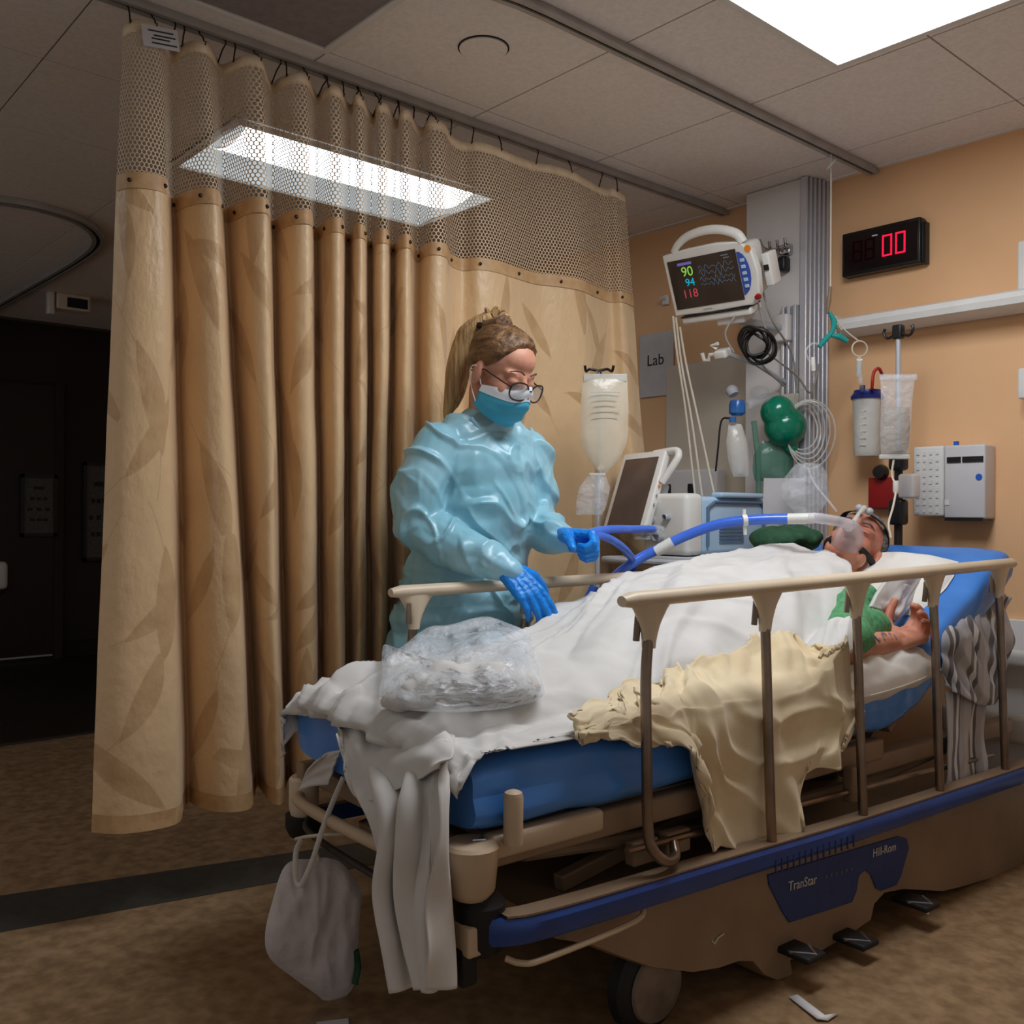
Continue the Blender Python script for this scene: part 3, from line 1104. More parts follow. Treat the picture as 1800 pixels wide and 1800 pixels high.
# paper tag pinned to the top corner
a, b = onX(250, 45, -2.50), onX(314, 88, -2.50)
tt = thing('curtain_tag', 'small white paper tag pinned at the top corner of the curtain', 'tag', (-2.5, (a[1] + b[1]) / 2, b[2]))
R = Matrix.Rotation(math.radians(8), 3, 'X')
MB().box((-2.5, (a[1] + b[1]) / 2, (a[2] + b[2]) / 2), (0.002, abs(b[1] - a[1]), 0.055), R).build('sheet', 'paper', tt)
ln = MB()
for r in range(4):
    ln.box((-2.4985, (a[1] + b[1]) / 2 + 0.01 * (r % 2), (a[2] + b[2]) / 2 + 0.015 - 0.010 * r), (0.001, abs(b[1] - a[1]) * (0.7 - 0.1 * (r % 3)), 0.0035), R)
ln.build('print', 'ink', tt)['kind'] = 'stuff'
# ------------------------------------------------------------------ the stretcher
M('bed_tan', (196, 172, 144), rough=0.45, vary=(7, (184, 160, 132), 4), bump=(120, 0.05, 0.001))
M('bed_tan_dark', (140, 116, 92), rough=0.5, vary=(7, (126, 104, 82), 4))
M('rail_tan', (214, 196, 170), rough=0.4, vary=(9, (204, 186, 160), 3))
M('rail_tube', (150, 132, 116), rough=0.28, metal=0.85, vary=(10, (120, 104, 90), 3))
M('bumper_blue', (36, 70, 140), rough=0.36, vary=(8, (30, 60, 124), 3))
M('panel_blue', (30, 56, 112), rough=0.5, vary=(30, (26, 50, 102), 3))
M('rubber', (18, 17, 17), rough=0.65, vary=(20, (24, 22, 22), 3))
M('wheel_grey', (120, 104, 92), rough=0.5, vary=(14, (82, 72, 64), 3))
M('logo_white', (210, 204, 192), rough=0.5, vary=(20, (200, 194, 182), 1))
M('frame_dark', (58, 48, 42), rough=0.5, metal=0.3, vary=(10, (48, 40, 34), 3))

bed = thing('hospital_stretcher', 'wheeled hospital stretcher with tan side rails and blue bumper carrying the patient', 'stretcher', BED_O, BED_A)


def bl(mb, name, mat, par=None, **k):
    return mb.build(name, mat, par or bed, local=True, **k)


# deck: two long beams, cross bars, litter panels
for s in (1, -1):
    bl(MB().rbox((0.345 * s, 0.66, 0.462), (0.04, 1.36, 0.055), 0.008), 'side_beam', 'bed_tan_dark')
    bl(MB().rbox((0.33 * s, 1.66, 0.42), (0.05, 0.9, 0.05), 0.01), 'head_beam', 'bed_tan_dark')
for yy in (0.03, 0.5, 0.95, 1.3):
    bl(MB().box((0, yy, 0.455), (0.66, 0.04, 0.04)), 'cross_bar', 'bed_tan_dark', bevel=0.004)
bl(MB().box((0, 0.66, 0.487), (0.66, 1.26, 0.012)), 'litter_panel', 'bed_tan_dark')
ca, sa = math.cos(math.radians(30)), math.sin(math.radians(30))
R26 = Matrix.Rotation(math.radians(30), 3, 'X')
bl(MB().box((0, 1.46 + 0.34 * ca, 0.485 + 0.34 * sa), (0.62, 0.68, 0.02), R26), 'backrest_panel', 'bed_tan_dark', bevel=0.004)
for s in (1, -1):
    bl(MB().tube([(0.22 * s, 1.45, 0.42), (0.22 * s, 1.72, 0.66)], 0.014, 10), 'gas_strut', 'frame_dark')

# foot end corner bumper, upright stub and handle bar
q = bX(842, 1500, 0.372)
cb = MB()
prof = [(0.0, -0.085), (0.032, -0.085), (0.044, -0.07), (0.05, -0.01), (0.052, 0.008), (0.046, 0.014), (0.0, 0.014)]
cb.lathe(prof, (0.355, q[1] - 0.005, 0.478), (0, 0, 1), 20)
co = bl(cb, 'corner_bumper', 'bed_tan')
bl(MB().tube([(0.352, q[1] + 0.0, 0.493), (0.365, q[1] + 0.018, 0.494), (0.35, q[1] + 0.02, 0.4945)], 0.003, 8), 'corner_clip', 'chrome', co)
bl(MB().lathe([(0, 0), (0.018, 0), (0.0185, 0.085), (0.016, 0.094), (0.008, 0.098), (0, 0.099)], (0.392, 0.052, 0.485), (0, 0, 1), 20), 'push_post', 'bed_tan')
bl(MB().rbox((0.355, 0.16, 0.475), (0.04, 0.28, 0.045), 0.01), 'corner_arm', 'bed_tan')
bl(MB().lathe([(0, -0.11), (0.036, -0.11), (0.046, -0.09), (0.048, -0.02), (0.03, 0.0), (0, 0.0)], (0.355, q[1] + 0.015, 0.40), (0, 0, 1), 18), 'lower_bumper', 'rubber')
co = bl(MB().lathe([(0.0, -0.075), (0.03, -0.075), (0.036, -0.05), (0.036, 0.015), (0.03, 0.022), (0.0, 0.022)], (-0.36, 0.0, 0.43), (0, 0, 1), 20), 'corner_bumper', 'rail_tan')
bl(MB().lathe([(0, -0.05), (0.034, -0.05), (0.044, -0.03), (0.044, 0), (0, 0)], (-0.36, 0.0, 0.36), (0, 0, 1), 18), 'lower_bumper', 'rubber')
bl(MB().tube([(-0.345, -0.015, 0.415), (-0.30, -0.04, 0.41), (-0.1, -0.045, 0.41), (0.2, -0.04, 0.42), (0.33, -0.01, 0.43)], 0.014, 12, smooth=4), 'foot_bar', 'bed_tan')
bl(MB().tube([(-0.33, 0.0, 0.36), (-0.27, -0.03, 0.345), (0.0, -0.035, 0.34), (0.27, -0.03, 0.345)], 0.008, 10, smooth=4), 'lower_foot_bar', 'frame_dark')

# undercarriage: lift columns, scissor arms, inner frame
for yy in (0.55, 1.55):
    c = bl(MB().lathe([(0, 0), (0.075, 0), (0.075, 0.12), (0.06, 0.125), (0.06, 0.26), (0, 0.26)], (0, yy, 0.20), (0, 0, 1), 22), 'lift_column', 'frame_dark')
for s in (1, -1):
    bl(MB().box((0.26 * s, 0.72, 0.39), (0.03, 0.9, 0.035), Matrix.Rotation(math.radians(9 * s), 3, 'X')), 'scissor_arm', 'bed_tan_dark', bevel=0.004)
    bl(MB().tube([(0.30 * s, 0.15, 0.42), (0.30 * s, 0.7, 0.36), (0.30 * s, 1.4, 0.36), (0.30 * s, 2.0, 0.40)], 0.016, 10), 'inner_rail', 'bed_tan_dark')
for k, yy in enumerate((0.42, 0.52)):
    bl(MB().rbox((0.36, yy, 0.385), (0.03, 0.075, 0.05), 0.006), 'hinge_block', 'bed_tan_dark')
q = bX(1505, 1390, 0.385)
bl(MB().rbox((0.375, q[1], 0.40), (0.03, 0.05, 0.09), 0.006), 'hinge_block', 'bed_tan_dark')

# blue side bumpers
for s in (1, -1):
    path = [(0.365 * s, -0.02, 0.338), (0.405 * s, 0.02, 0.338), (0.42 * s, 0.14, 0.333), (0.424 * s, 0.6, 0.322), (0.424 * s, 1.2, 0.305), (0.424 * s, 2.08, 0.296)]
    P, _ = cr_line([Vector(p) for p in path], [0] * 6, 6)
    sec = []
    for p in P:
        sec.append([p + Vector((s * dx, 0, dz)) for dx, dz in ((-.012, -.024), (.010, -.024), (.017, -.014), (.017, .014), (.010, .024), (-.012, .024), (-.012, -.024))])
    mb = MB().grid(sec)
    mb.add(sec[0][:6], [(0, 1, 2, 3, 4, 5)]).add(sec[-1][:6], [(5, 4, 3, 2, 1, 0)])
    b_ = bl(mb, 'side_bumper', 'bumper_blue')
    sec = [[p + Vector((s * dx, 0, dz)) for dx, dz in ((-.03, .022), (.012, .026), (.012, .03), (-.03, .03), (-.03, .022))] for p in P[6:]]
    bl(MB().grid(sec), 'bumper_lip', 'bed_tan_dark', b_)
# ridged grip field on the near bumper
gr = MB()
for k in range(14):
    p = bX(1364 + 10.5 * k, 1520 - 3.5 * k, 0.4412)
    bl(MB().box((0.4412, p[1], p[2] - 0.004), (0.003, 0.0045, 0.03)), 'grip_rib', 'panel_blue', b_)
bl(MB().rbox((0.365, -0.028, 0.325), (0.05, 0.035, 0.055), 0.006), 'bumper_bracket', 'bed_tan')
bl(MB().rbox((0.352, -0.03, 0.275), (0.045, 0.035, 0.07), 0.006), 'bracket_foot', 'rubber')
bl(MB().tube([(0.40, 0.03, 0.285), (0.42, 0.05, 0.278), (0.43, 0.1, 0.276), (0.43, 0.33, 0.284), (0.41, 0.37, 0.30)], 0.006, 8, smooth=4), 'brake_rod', 'bed_tan')

# base hood: outline of its side, extruded across the bed
hood_px = [(985, 1655), (1030, 1662), (1080, 1682), (1140, 1703), (1215, 1712), (1262, 1704), (1296, 1692), (1322, 1692), (1342, 1716), (1366, 1726), (1392, 1716), (1388, 1690), (1440, 1676), (1500, 1640),
           (1532, 1618), (1538, 1590), (1556, 1570), (1590, 1563), (1660, 1567), (1690, 1560), (1800, 1528), (1860, 1510)]
low = [bX(px, py, 0.395) for px, py in hood_px]
poly = [(p[1], p[2]) for p in low] + [(2.08, 0.275), (1.2, 0.285), (0.5, 0.30), (0.16, 0.305)]
mb = MB()
n = len(poly)
rings = []
for x, k in ((-0.395, 0.97), (-0.38, 1.0), (0.38, 1.0), (0.395, 0.985)):
    cyy = sum(p[0] for p in poly) / n
    czz = 0.24
    rings.append([(x, cyy + (p[0] - cyy) * k, czz + (p[1] - czz) * k) for p in poly])
vs = [p for r in rings for p in r]
fs = [tuple(range(n - 1, -1, -1)), tuple(3 * n + i for i in range(n))]
for r in range(3):
    for i in range(n):
        j = (i + 1) % n
        fs.append((r * n + i, r * n + j, (r + 1) * n + j, (r + 1) * n + i))
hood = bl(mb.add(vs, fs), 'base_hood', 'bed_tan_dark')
pan = [bX(px, py, 0.398) for px, py in ((1350, 1538), (1352, 1556), (1376, 1604), (1388, 1622), (1498, 1586), (1506, 1566), (1510, 1540), (1520, 1530), (1530, 1536), (1540, 1562), (1548, 1566), (1576, 1556), (1584, 1540), (1598, 1490), (1594, 1474), (1580, 1470))]
mb = MB()
n = len(pan)
mb.add([(0.392, p[1], p[2]) for p in pan] + [(0.399, p[1], p[2]) for p in pan], [tuple(range(n)), tuple(range(2 * n - 1, n - 1, -1))] + [(i, (i + 1) % n, n + (i + 1) % n, n + i) for i in range(n)])
bp_ = bl(mb, 'blue_panel', 'panel_blue', bevel=0.0015)


def bed_text(txt, size, px, py, px2, py2, mat, stretch=1.0):
    a, b = bX(px, py, 0.400), bX(px2, py2, 0.400)
    v, f = text_mesh(txt, size, 0.0003)
    d = Vector((0, b[1] - a[1], b[2] - a[2])).normalized()
    u = Vector((1, 0, 0)).cross(d) * 1.0
    o = Vector((a + b) / 2)
    mb = MB().add([o + d * (p[0] * stretch) + u * p[1] + Vector((p[2], 0, 0)) for p in v], f)
    return bl(mb, 'lettering', mat, bp_, fixn=False)


bed_text('Hill-Rom', 0.031, 1524, 1504, 1585, 1485, 'logo_white')
bed_text('TranStar', 0.032, 1376, 1562, 1445, 1543, 'logo_white')
M('faint_ink', (88, 92, 110), rough=0.5, vary=(20, (80, 84, 100), 1))
for k in range(6):
    p = bX(1452 + 9 * k, 1540 - 2.5 * k, 0.3996)
    bl(MB().box((0.3996, p[1], p[2]), (0.0012, 0.007, 0.009)), 'faint_mark', 'faint_ink', bp_)
p = bX(1262, 1652, 0.397)
bl(MB().tube([(0.397, p[1] - 0.02, p[2] + 0.004), (0.397, p[1] - 0.012, p[2] - 0.006), (0.397, p[1], p[2] + 0.004), (0.397, p[1] + 0.02, p[2] + 0.008)], 0.0018, 6), 'mark', 'logo_white', hood)
# pedals
for (px, py, sx_) in ((1405, 1672, 1), (1500, 1650, 1), (1610, 1585, 1)):
    p = bX(px, py, 0.43)
    pd = bl(MB().rbox((0.43, p[1], p[2]), (0.10, 0.07, 0.016), 0.006), 'pedal', 'rubber')
    bl(MB().tube([(0.36, p[1], p[2] - 0.01), (0.43, p[1] - 0.034, p[2] + 0.006), (0.475, p[1], p[2] + 0.008), (0.43, p[1] + 0.034, p[2] + 0.006)], 0.004, 6), 'pedal_wire', 'wheel_grey', pd)
p = bX(1630, 1607, 0.41)
bl(MB().ell((0.41, p[1], p[2]), (0.006, 0.006, 0.008), seg=10, rings=6), 'pedal_light', 'logo_white')

# casters
for s in (1, -1):
    for yy in (0.445, 1.78):
        c = bl(MB().lathe([(0, -0.03), (0.07, -0.03), (0.088, -0.024), (0.1, -0.014), (0.1, 0.014), (0.088, 0.024), (0.07, 0.03), (0, 0.03)], (0.35 * s, yy, 0.1), (1, 0, 0), 28), 'caster_wheel', 'rubber')
        bl(MB().lathe([(0, 0.03), (0.074, 0.031), (0.07, 0.037), (0.02, 0.04), (0, 0.04)], (0.35 * s, yy, 0.1), (s, 0, 0), 28), 'wheel_cover', 'wheel_grey', c)
        bl(MB().rbox((0.35 * s, yy + 0.02, 0.19), (0.085, 0.14, 0.05), 0.015), 'caster_fork', 'wheel_grey', c)


# side rails
def side_rail(s, y0, y1, z0, z1, posts, foot):
    r = bl(MB().tube([(0.40 * s, y0, z0), (0.40 * s, y0 + 0.03, z0 + 0.002), (0.40 * s, (y0 + y1) / 2, (z0 + z1) / 2), (0.40 * s, y1 - 0.02, z1), (0.40 * s, y1, z1 - 0.002)], [0.014, 0.021, 0.021, 0.020, 0.013], 14, flat=0.8), 'side_rail', 'rail_tan')
    for k, yy in enumerate(posts):
        zt = z0 + (z1 - z0) * (yy - y0) / (y1 - y0)
        # flared gusset
        G = []
        for u in np.linspace(0, 1, 8):
            wd = 0.015 + 0.044 * (1 - u) ** 1.9
            th = 0.0135 + 0.004 * (1 - u)
            z = zt - 0.008 - 0.092 * u
            dy = 0.006 * (1 - u)
            G.append([(0.40 * s + th * math.cos(a), yy + dy + wd * math.sin(a), z) for a in np.linspace(0, 2 * math.pi, 17)])
        g_ = MB().grid(G)
        g_.add(G[-1][:16], [tuple(range(16))])
        bl(g_, 'post_gusset', 'rail_tan', r)
        zb = foot - 0.02
        if k == 0 and s > 0:
            pts = [(0.40 * s, yy, zt - 0.07), (0.412 * s, yy - 0.02, zt - 0.16), (0.42 * s, yy - 0.025, zt - 0.30), (0.42 * s, yy - 0.02, 0.46), (0.425 * s, yy - 0.012, 0.415), (0.43 * s, yy + 0.02, 0.385), (0.42 * s, yy + 0.06, 0.382), (0.40 * s, yy + 0.08, 0.40)]
        else:
            pts = [(0.40 * s, yy, zt - 0.07), (0.41 * s, yy - 0.006, zt - 0.2), (0.42 * s, yy - 0.004, zb + 0.12), (0.42 * s, yy + 0.006, zb)]
        bl(MB().tube(pts, 0.0115, 12, smooth=5), 'rail_post', 'rail_tube', r)
        bl(MB().tube([(0.392 * s, yy - 0.022, zt - 0.03), (0.388 * s, yy - 0.024, zt - 0.085)], 0.007, 8), 'latch_pin', 'rail_tube', r)
    return r


side_rail(1, 0.318, 2.0, 0.914, 0.944, (0.395, 0.776, 1.145, 1.522, 1.906), 0.34)
side_rail(-1, 0.262, 1.85, 0.878, 0.894, (0.335, 0.72, 1.11, 1.48, 1.78), 0.34)
bl(MB().tube([(0.376, 0.36, 0.40), (0.376, 0.9, 0.39), (0.376, 1.92, 0.36)], 0.008, 8), 'rail_link', 'rail_tube')

# pole with clamp at the head end
pq = bY(1579, 940, 2.10)
pt_ = bY(1577, 590, 2.10)
px_ = pq[0]
bl(MB().tube([(px_, 2.10, 0.44), (px_, 2.10, 1.25)], 0.014, 12), 'pole_sleeve', 'frame_dark')
pole = bl(MB().tube([(px_, 2.10, 1.2), (px_ - 0.004, 2.10, pt_[2])], 0.009, 12), 'drip_pole', 'alu')
bl(MB().rbox((px_ - 0.004, 2.10, pt_[2] + 0.012), (0.035, 0.03, 0.05), 0.006), 'pole_head', 'black_plastic', pole)
for s in (1, -1):
    bl(MB().tube([(px_ - 0.004, 2.10, pt_[2] + 0.01), (px_ - 0.004 + 0.04 * s, 2.10, pt_[2] - 0.005), (px_ - 0.004 + 0.055 * s, 2.10, pt_[2] + 0.015), (px_ - 0.004 + 0.05 * s, 2.10, pt_[2] + 0.03)], 0.005, 8, smooth=4), 'pole_hook', 'black_plastic', pole)
for zz in (1.28, 1.10):
    bl(MB().rbox((px_ + 0.008, 2.085, zz), (0.055, 0.05, 0.07 if zz > 1.2 else 0.09), 0.012), 'pole_clamp', 'black_plastic')
bl(MB().rbox((px_ + 0.045, 2.09, 1.19), (0.06, 0.05, 0.085), 0.01), 'pump_block', 'column_grey')

# ------------------------------------------------------------------ mattress
M('mattress_blue', (76, 136, 212), rough=0.28, vary=(5, (64, 122, 198), 3), bump=(45, 0.10, 0.004), spec=0.5)
spine = [(-0.015, 0.57, 0.0), (0.3, 0.57, 0.0), (0.8, 0.57, 0), (1.22, 0.57, 0.0), (1.36, 0.572, 0.08), (1.47, 0.598, 0.34), (1.57, 0.650, 0.5236), (1.75, 0.754, 0.5236), (1.95, 0.869, 0.5236), (2.075, 0.941, 0.5236)]
SP = cr_np(np.array(spine), 90)
W2, H2 = 0.365, 0.073
sec = []
NT = 56
for i, (y, z, a) in enumerate(SP):
    row = []
    endf = min(1.0, math.sqrt(max(0, 1 - max(0, 1 - i / 5.0) ** 2)) * 0.12 + 0.88, math.sqrt(max(0, 1 - max(0, 1 - (len(SP) - 1 - i) / 7.0) ** 2)) * 0.30 + 0.70)
    for k in range(NT + 1):
        th = 2 * math.pi * k / NT
        c_, s_ = math.cos(th), math.sin(th)
        e = 0.28
        xx = W2 * (0.94 + 0.06 * endf) * math.copysign(abs(c_) ** e, c_)
        hh = H2 * endf * math.copysign(abs(s_) ** (e * 1.4), s_)
        row.append((xx, y - hh * math.sin(a), z + hh * math.cos(a)))
    sec.append(row)
G = np.array(sec)
U = np.linspace(0, 2.2, G.shape[0])[:, None] * np.ones((1, G.shape[1]))
V = np.cumsum(np.concatenate([np.zeros((G.shape[0], 1)), np.linalg.norm(np.diff(G, axis=1), axis=2)], 1), 1)
wr = folds(U, V, math.radians(35), 9.0, 6.0, 2.0) * 0.010 + folds(U, V, math.radians(50), 17.0, 5.0, 6.0) * 0.004 + noise_grid(U * 4, V * 4, 1.0) * 0.005
side = np.exp(-((U - 0.45) / 0.5) ** 2) * 1.1 + 0.25
G = G + grid_normals(G) * (wr * side)[:, :, None]
G[:, -1] = G[:, 0]
mb = MB().grid(G.tolist())
mb.add(G[0][:-1].tolist(), [tuple(range(NT))]).add(G[-1][:-1].tolist(), [tuple(range(NT - 1, -1, -1))])
wmb = MB()
wmb.v = [tuple(bw(*p)) for p in mb.v]
wmb.f = mb.f
mt = wmb.build('mattress', 'mattress_blue', angle=60)
tag(mt, 'blue vinyl stretcher mattress with raised head section under the patient', 'mattress')
# ------------------------------------------------------------------ equipment at the head wall
M('device_white', (226, 224, 218), rough=0.38, vary=(9, (218, 216, 210), 3))
M('device_grey', (176, 178, 182), rough=0.4, vary=(9, (168, 170, 175), 3))
M('device_blue', (178, 206, 228), rough=0.42, vary=(8, (170, 198, 220), 3))
M('device_blue_dark', (92, 120, 146), rough=0.45, vary=(8, (86, 112, 138), 3))
M('screen_dark', (30, 26, 30), rough=0.12, vary=(6, (40, 32, 32), 3), coat=0.4)
M('screen_brown', (70, 62, 60), rough=0.15, vary=(7, (96, 74, 64), 4), coat=0.4)
M('key_blue', (52, 78, 166), rough=0.35, vary=(20, (60, 88, 180), 2))
M('orange_dot', (240, 140, 40), rough=0.5, vary=(20, (232, 130, 34), 2))
M('cable_black', (22, 21, 22), rough=0.45, vary=(20, (30, 28, 29), 2))
M('cable_white', (206, 196, 178), rough=0.45, vary=(20, (196, 186, 168), 2))
M('cable_grey', (150, 144, 138), rough=0.45, vary=(20, (140, 134, 128), 2))
M('green_plastic', (0, 122, 92), rough=0.22, vary=(5, (0, 110, 82), 2), coat=0.3)
M('green_clear', (96, 150, 128), rough=0.2, alpha=0.55, vary=(8, (80, 132, 112), 3), bump=(18, 0.5, 0.02))
M('teal_clip', (32, 150, 146), rough=0.35, vary=(20, (26, 136, 134), 2))
M('clear_plastic', (240, 243, 246), rough=0.10, alpha=0.24, vary=(14, (220, 226, 232), 3), bump=(26, 0.8, 0.02), spec=0.8)
M('milky_plastic', (228, 226, 220), rough=0.2, alpha=0.62, vary=(7, (216, 212, 202), 4), bump=(20, 0.4, 0.015), spec=0.7)
M('blue_hose', (62, 112, 226), rough=0.2, alpha=0.88, vary=(10, (78, 128, 236), 3), spec=0.7)
M('lid_blue', (28, 42, 122), rough=0.35, vary=(15, (24, 36, 108), 2))
M('red_tube', (176, 34, 26), rough=0.3, vary=(15, (160, 28, 22), 2))
M('fluid_bag', (238, 230, 212), rough=0.15, alpha=0.55, vary=(5, (226, 212, 184), 4), bump=(16, 0.35, 0.012), spec=0.7)
M('clear_fluid', (168, 158, 140), rough=0.05, alpha=0.45, vary=(9, (120, 112, 102), 3), spec=0.9)
M('bag_print', (190, 194, 184), rough=0.5, vary=(20, (182, 186, 176), 2))
M('valve_blue', (56, 120, 190), rough=0.2, alpha=0.9, vary=(14, (46, 100, 172), 3))
emission('scr_green', (150, 220, 90), 0.75, 3, 1.0)
emission('scr_cyan', (40, 190, 220), 0.7, 3, 1.0)
emission('scr_red', (220, 80, 96), 0.6, 3, 1.0)
emission('scr_violet', (140, 120, 210), 0.5, 3, 1.0)
emission('scr_trace', (130, 150, 175), 0.35, 3, 1.0)


class Fr:
    """local frame: a right, b up, c towards the viewer"""
    def __init__(self, tl, tr, bl_):
        tl, tr, bl_ = Vector(tl), Vector(tr), Vector(bl_)
        self.x = (tr - tl).normalized()
        d = (bl_ - tl)
        d = (d - self.x * d.dot(self.x))
        self.y = -d.normalized()
        self.n = self.x.cross(self.y)
        self.o = tl
        self.w = (tr - tl).length
        self.h = d.length
        self.R = Matrix((self.x, self.y, self.n)).transposed()

    def p(self, a, b, c=0.0):
        return self.o + self.x * a - self.y * b + self.n * c


# --- patient monitor
f = Fr(onD(1173, 461, 3.70), onD(1292, 437, 3.50), onD(1190, 545, 3.76))
w_, h_ = f.w, f.h
t = thing('patient_monitor', 'white bedside monitor with handle showing coloured vital signs', 'monitor', f.p(w_ / 2, h_, -0.06))
# bezel with a curved right flank
poly = [(-0.018, -0.026), (w_ * 0.3, -0.034), (w_ * 0.72, -0.034), (w_ + 0.02, -0.022), (w_ + 0.062, 0.02), (w_ + 0.072, h_ * 0.5), (w_ + 0.062, h_ - 0.01), (w_ + 0.03, h_ + 0.026), (w_ * 0.5, h_ + 0.03), (-0.018, h_ + 0.026)]
MB().prism([(a, -b) for a, b in poly], f.o - f.n * 0.035, f.x, f.y, f.n, 0.036).build('bezel', 'device_white', t, bevel=0.006, bseg=3)
MB().rbox(f.p(w_ * 0.62, h_ * 0.48, -0.085), (w_ * 1.02, h_ * 1.05, 0.11), 0.02, f.R).build('rear_case', 'device_white', t)
MB().rbox(f.p(w_ * 0.55, h_ + 0.046, -0.04), (w_ * 1.02, 0.03, 0.10), 0.008, f.R).build('base_ledge', 'device_white', t)
MB().box(f.p(w_ * 0.55, h_ + 0.031, -0.035), (w_ * 1.0, 0.004, 0.10), f.R).build('ledge_gap', 'slot_dark', t)
scr = MB().box(f.p(w_ / 2, h_ / 2, 0.002), (w_, h_, 0.003), f.R).build('screen', 'screen_dark', t)
kp = [(w_ + 0.004, 0.012)] + [(w_ + 0.004 + 0.040 * math.sin(a), 0.012 + (h_ - 0.03) * (1 - math.cos(a)) / 2) for a in np.linspace(0.25, math.pi - 0.25, 9)] + [(w_ + 0.004, h_ - 0.016)]
k_ = MB().prism([(a, -b) for a, b in kp], f.o + f.n * 0.0005, f.x, f.y, f.n, 0.004).build('key_field', 'key_blue', t)
for q in range(5):
    MB().rbox(f.p(w_ + 0.022, 0.045 + 0.024 * q, 0.006), (0.018, 0.013, 0.004), 0.0015, f.R, 1).build('key', 'device_blue', k_)
MB().lathe([(0, 0), (0.013, 0), (0.013, 0.002), (0, 0.002)], f.p(w_ + 0.05, 0.008, 0.0012), f.n, 20).build('round_sticker', 'orange_dot', t)
arch = [(0.03, -0.03), (0.055, -0.055), (w_ * 0.35, -0.078), (w_ * 0.58, -0.086), (w_ * 0.82, -0.078), (w_ + 0.01, -0.05), (w_ + 0.03, -0.015)]
MB().tube([f.p(a, b, -0.012) for a, b in arch], 0.012, 12, smooth=5, flat=1.5).build('carry_handle', 'device_white', t)
# screen contents
def scr_text(txt, size, a, b, mat):
    lettering('readout', txt, size, f.p(a, b, 0.0040), f.x, f.y, mat, scr)
MB().box(f.p(w_ * 0.25, 0.018, 0.004), (0.062, 0.010, 0.0008), f.R).build('readout', 'scr_violet', scr)
scr_text('90', 0.052, w_ * 0.27, 0.050, 'scr_green')
scr_text('94', 0.042, w_ * 0.28, 0.092, 'scr_cyan')
scr_text('118', 0.046, w_ * 0.25, 0.135, 'scr_red')
MB().box(f.p(w_ * 0.84, 0.014, 0.004), (0.03, 0.004, 0.0008), f.R).build('readout', 'scr_trace', scr)
MB().box(f.p(w_ * 0.86, 0.024, 0.004), (0.024, 0.004, 0.0008), f.R).build('readout', 'scr_trace', scr)
for r, (b0, amp) in enumerate(((0.045, 0.012), (0.066, 0.016), (0.090, 0.014), (0.108, 0.010))):
    pts = []
    for s in range(60):
        u = s / 59
        pts.append(f.p(w_ * (0.44 + 0.5 * u), b0 - amp * math.sin(u * (34 + 5 * r)) * (0.6 + 0.4 * math.sin(u * 11 + r)), 0.0042))
    MB().tube(pts, 0.0009, 4).build('trace', 'scr_trace', scr)
MB().box(f.p(w_ * 0.45, h_ + 0.014, 0.0014), (0.04, 0.006, 0.0006), f.R).build('maker_plate', 'device_grey', t)
# rack module beside it and mount to the column
MB().rbox(f.p(w_ + 0.085, h_ * 0.55, -0.08), (0.03, 0.12, 0.07), 0.005, f.R).build('side_module', 'device_white', t)
MB().box(f.p(w_ + 0.085, h_ * 0.50, -0.043), (0.018, 0.02, 0.006), f.R).build('module_socket', 'slot_dark', t)
MB().lathe([(0, 0), (0.012, 0), (0.009, 0.014), (0, 0.015)], f.p(w_ + 0.055, h_ - 0.002, 0.0), f.n, 14).build('red_knob', 'red_plate', t)
colp = Vector((-2.16, 3.36, f.p(w_ * 0.7, h_ * 0.5)[2] - 0.14))
MB().tube([f.p(w_ * 0.7, h_ + 0.06, -0.05), f.p(w_ * 0.75, h_ + 0.10, -0.09), colp], 0.017, 12, smooth=4).build('mount_arm', 'device_grey', t)
MB().rbox(colp, (0.07, 0.05, 0.11), 0.01).build('mount_clamp', 'column_grey', t)
MB().rbox(f.p(w_ * 0.72, h_ + 0.075, -0.05), (0.12, 0.03, 0.09), 0.008, f.R).build('mount_plate', 'column_grey', t)
# cables: black coil below, pale leads falling to the floor side
cc = onD(1330, 605, 3.56)
for k in range(5):
    rr = 0.045 + 0.009 * k
    ph = k * 1.3
    MB().tube([Vector(cc) + f.x * (rr * math.cos(a) * (0.9 + 0.1 * math.sin(3 * a + ph))) + f.y * (rr * 0.9 * math.sin(a + 0.2 * math.sin(ph))) + f.n * (0.02 * math.sin(2 * a + ph)) for a in np.linspace(0, 2 * math.pi, 30, endpoint=False)], 0.0055, 8, closed=True).build('cable_coil', 'cable_black', t)
for pts in ([(1183, 556, 3.70), (1190, 620, 3.70), (1205, 720, 3.7), (1222, 872, 3.66)], [(1188, 558, 3.70), (1198, 640, 3.70), (1216, 740, 3.68), (1234, 872, 3.64)], [(1195, 575, 3.70), (1206, 640, 3.7), (1230, 750, 3.66), (1256, 872, 3.6)]):
    MB().tube([onD(*p) for p in pts], 0.0045, 8, smooth=6).build('lead', 'cable_white', t)
for pts in ([(1338, 500, 3.6), (1356, 560, 3.6), (1392, 622, 3.72), (1400, 690, 3.75)], [(1330, 525, 3.6), (1340, 560, 3.58), (1350, 600, 3.58), (1340, 640, 3.6), (1380, 680, 3.72)], [(1300, 545, 3.6), (1275, 585, 3.6), (1290, 620, 3.6)], [(1348, 620, 3.6), (1400, 660, 3.7), (1425, 690, 3.75), (1440, 640, 3.8)]):
    MB().tube([onD(*p) for p in pts], 0.004, 8, smooth=6).build('lead', 'cable_grey', t)

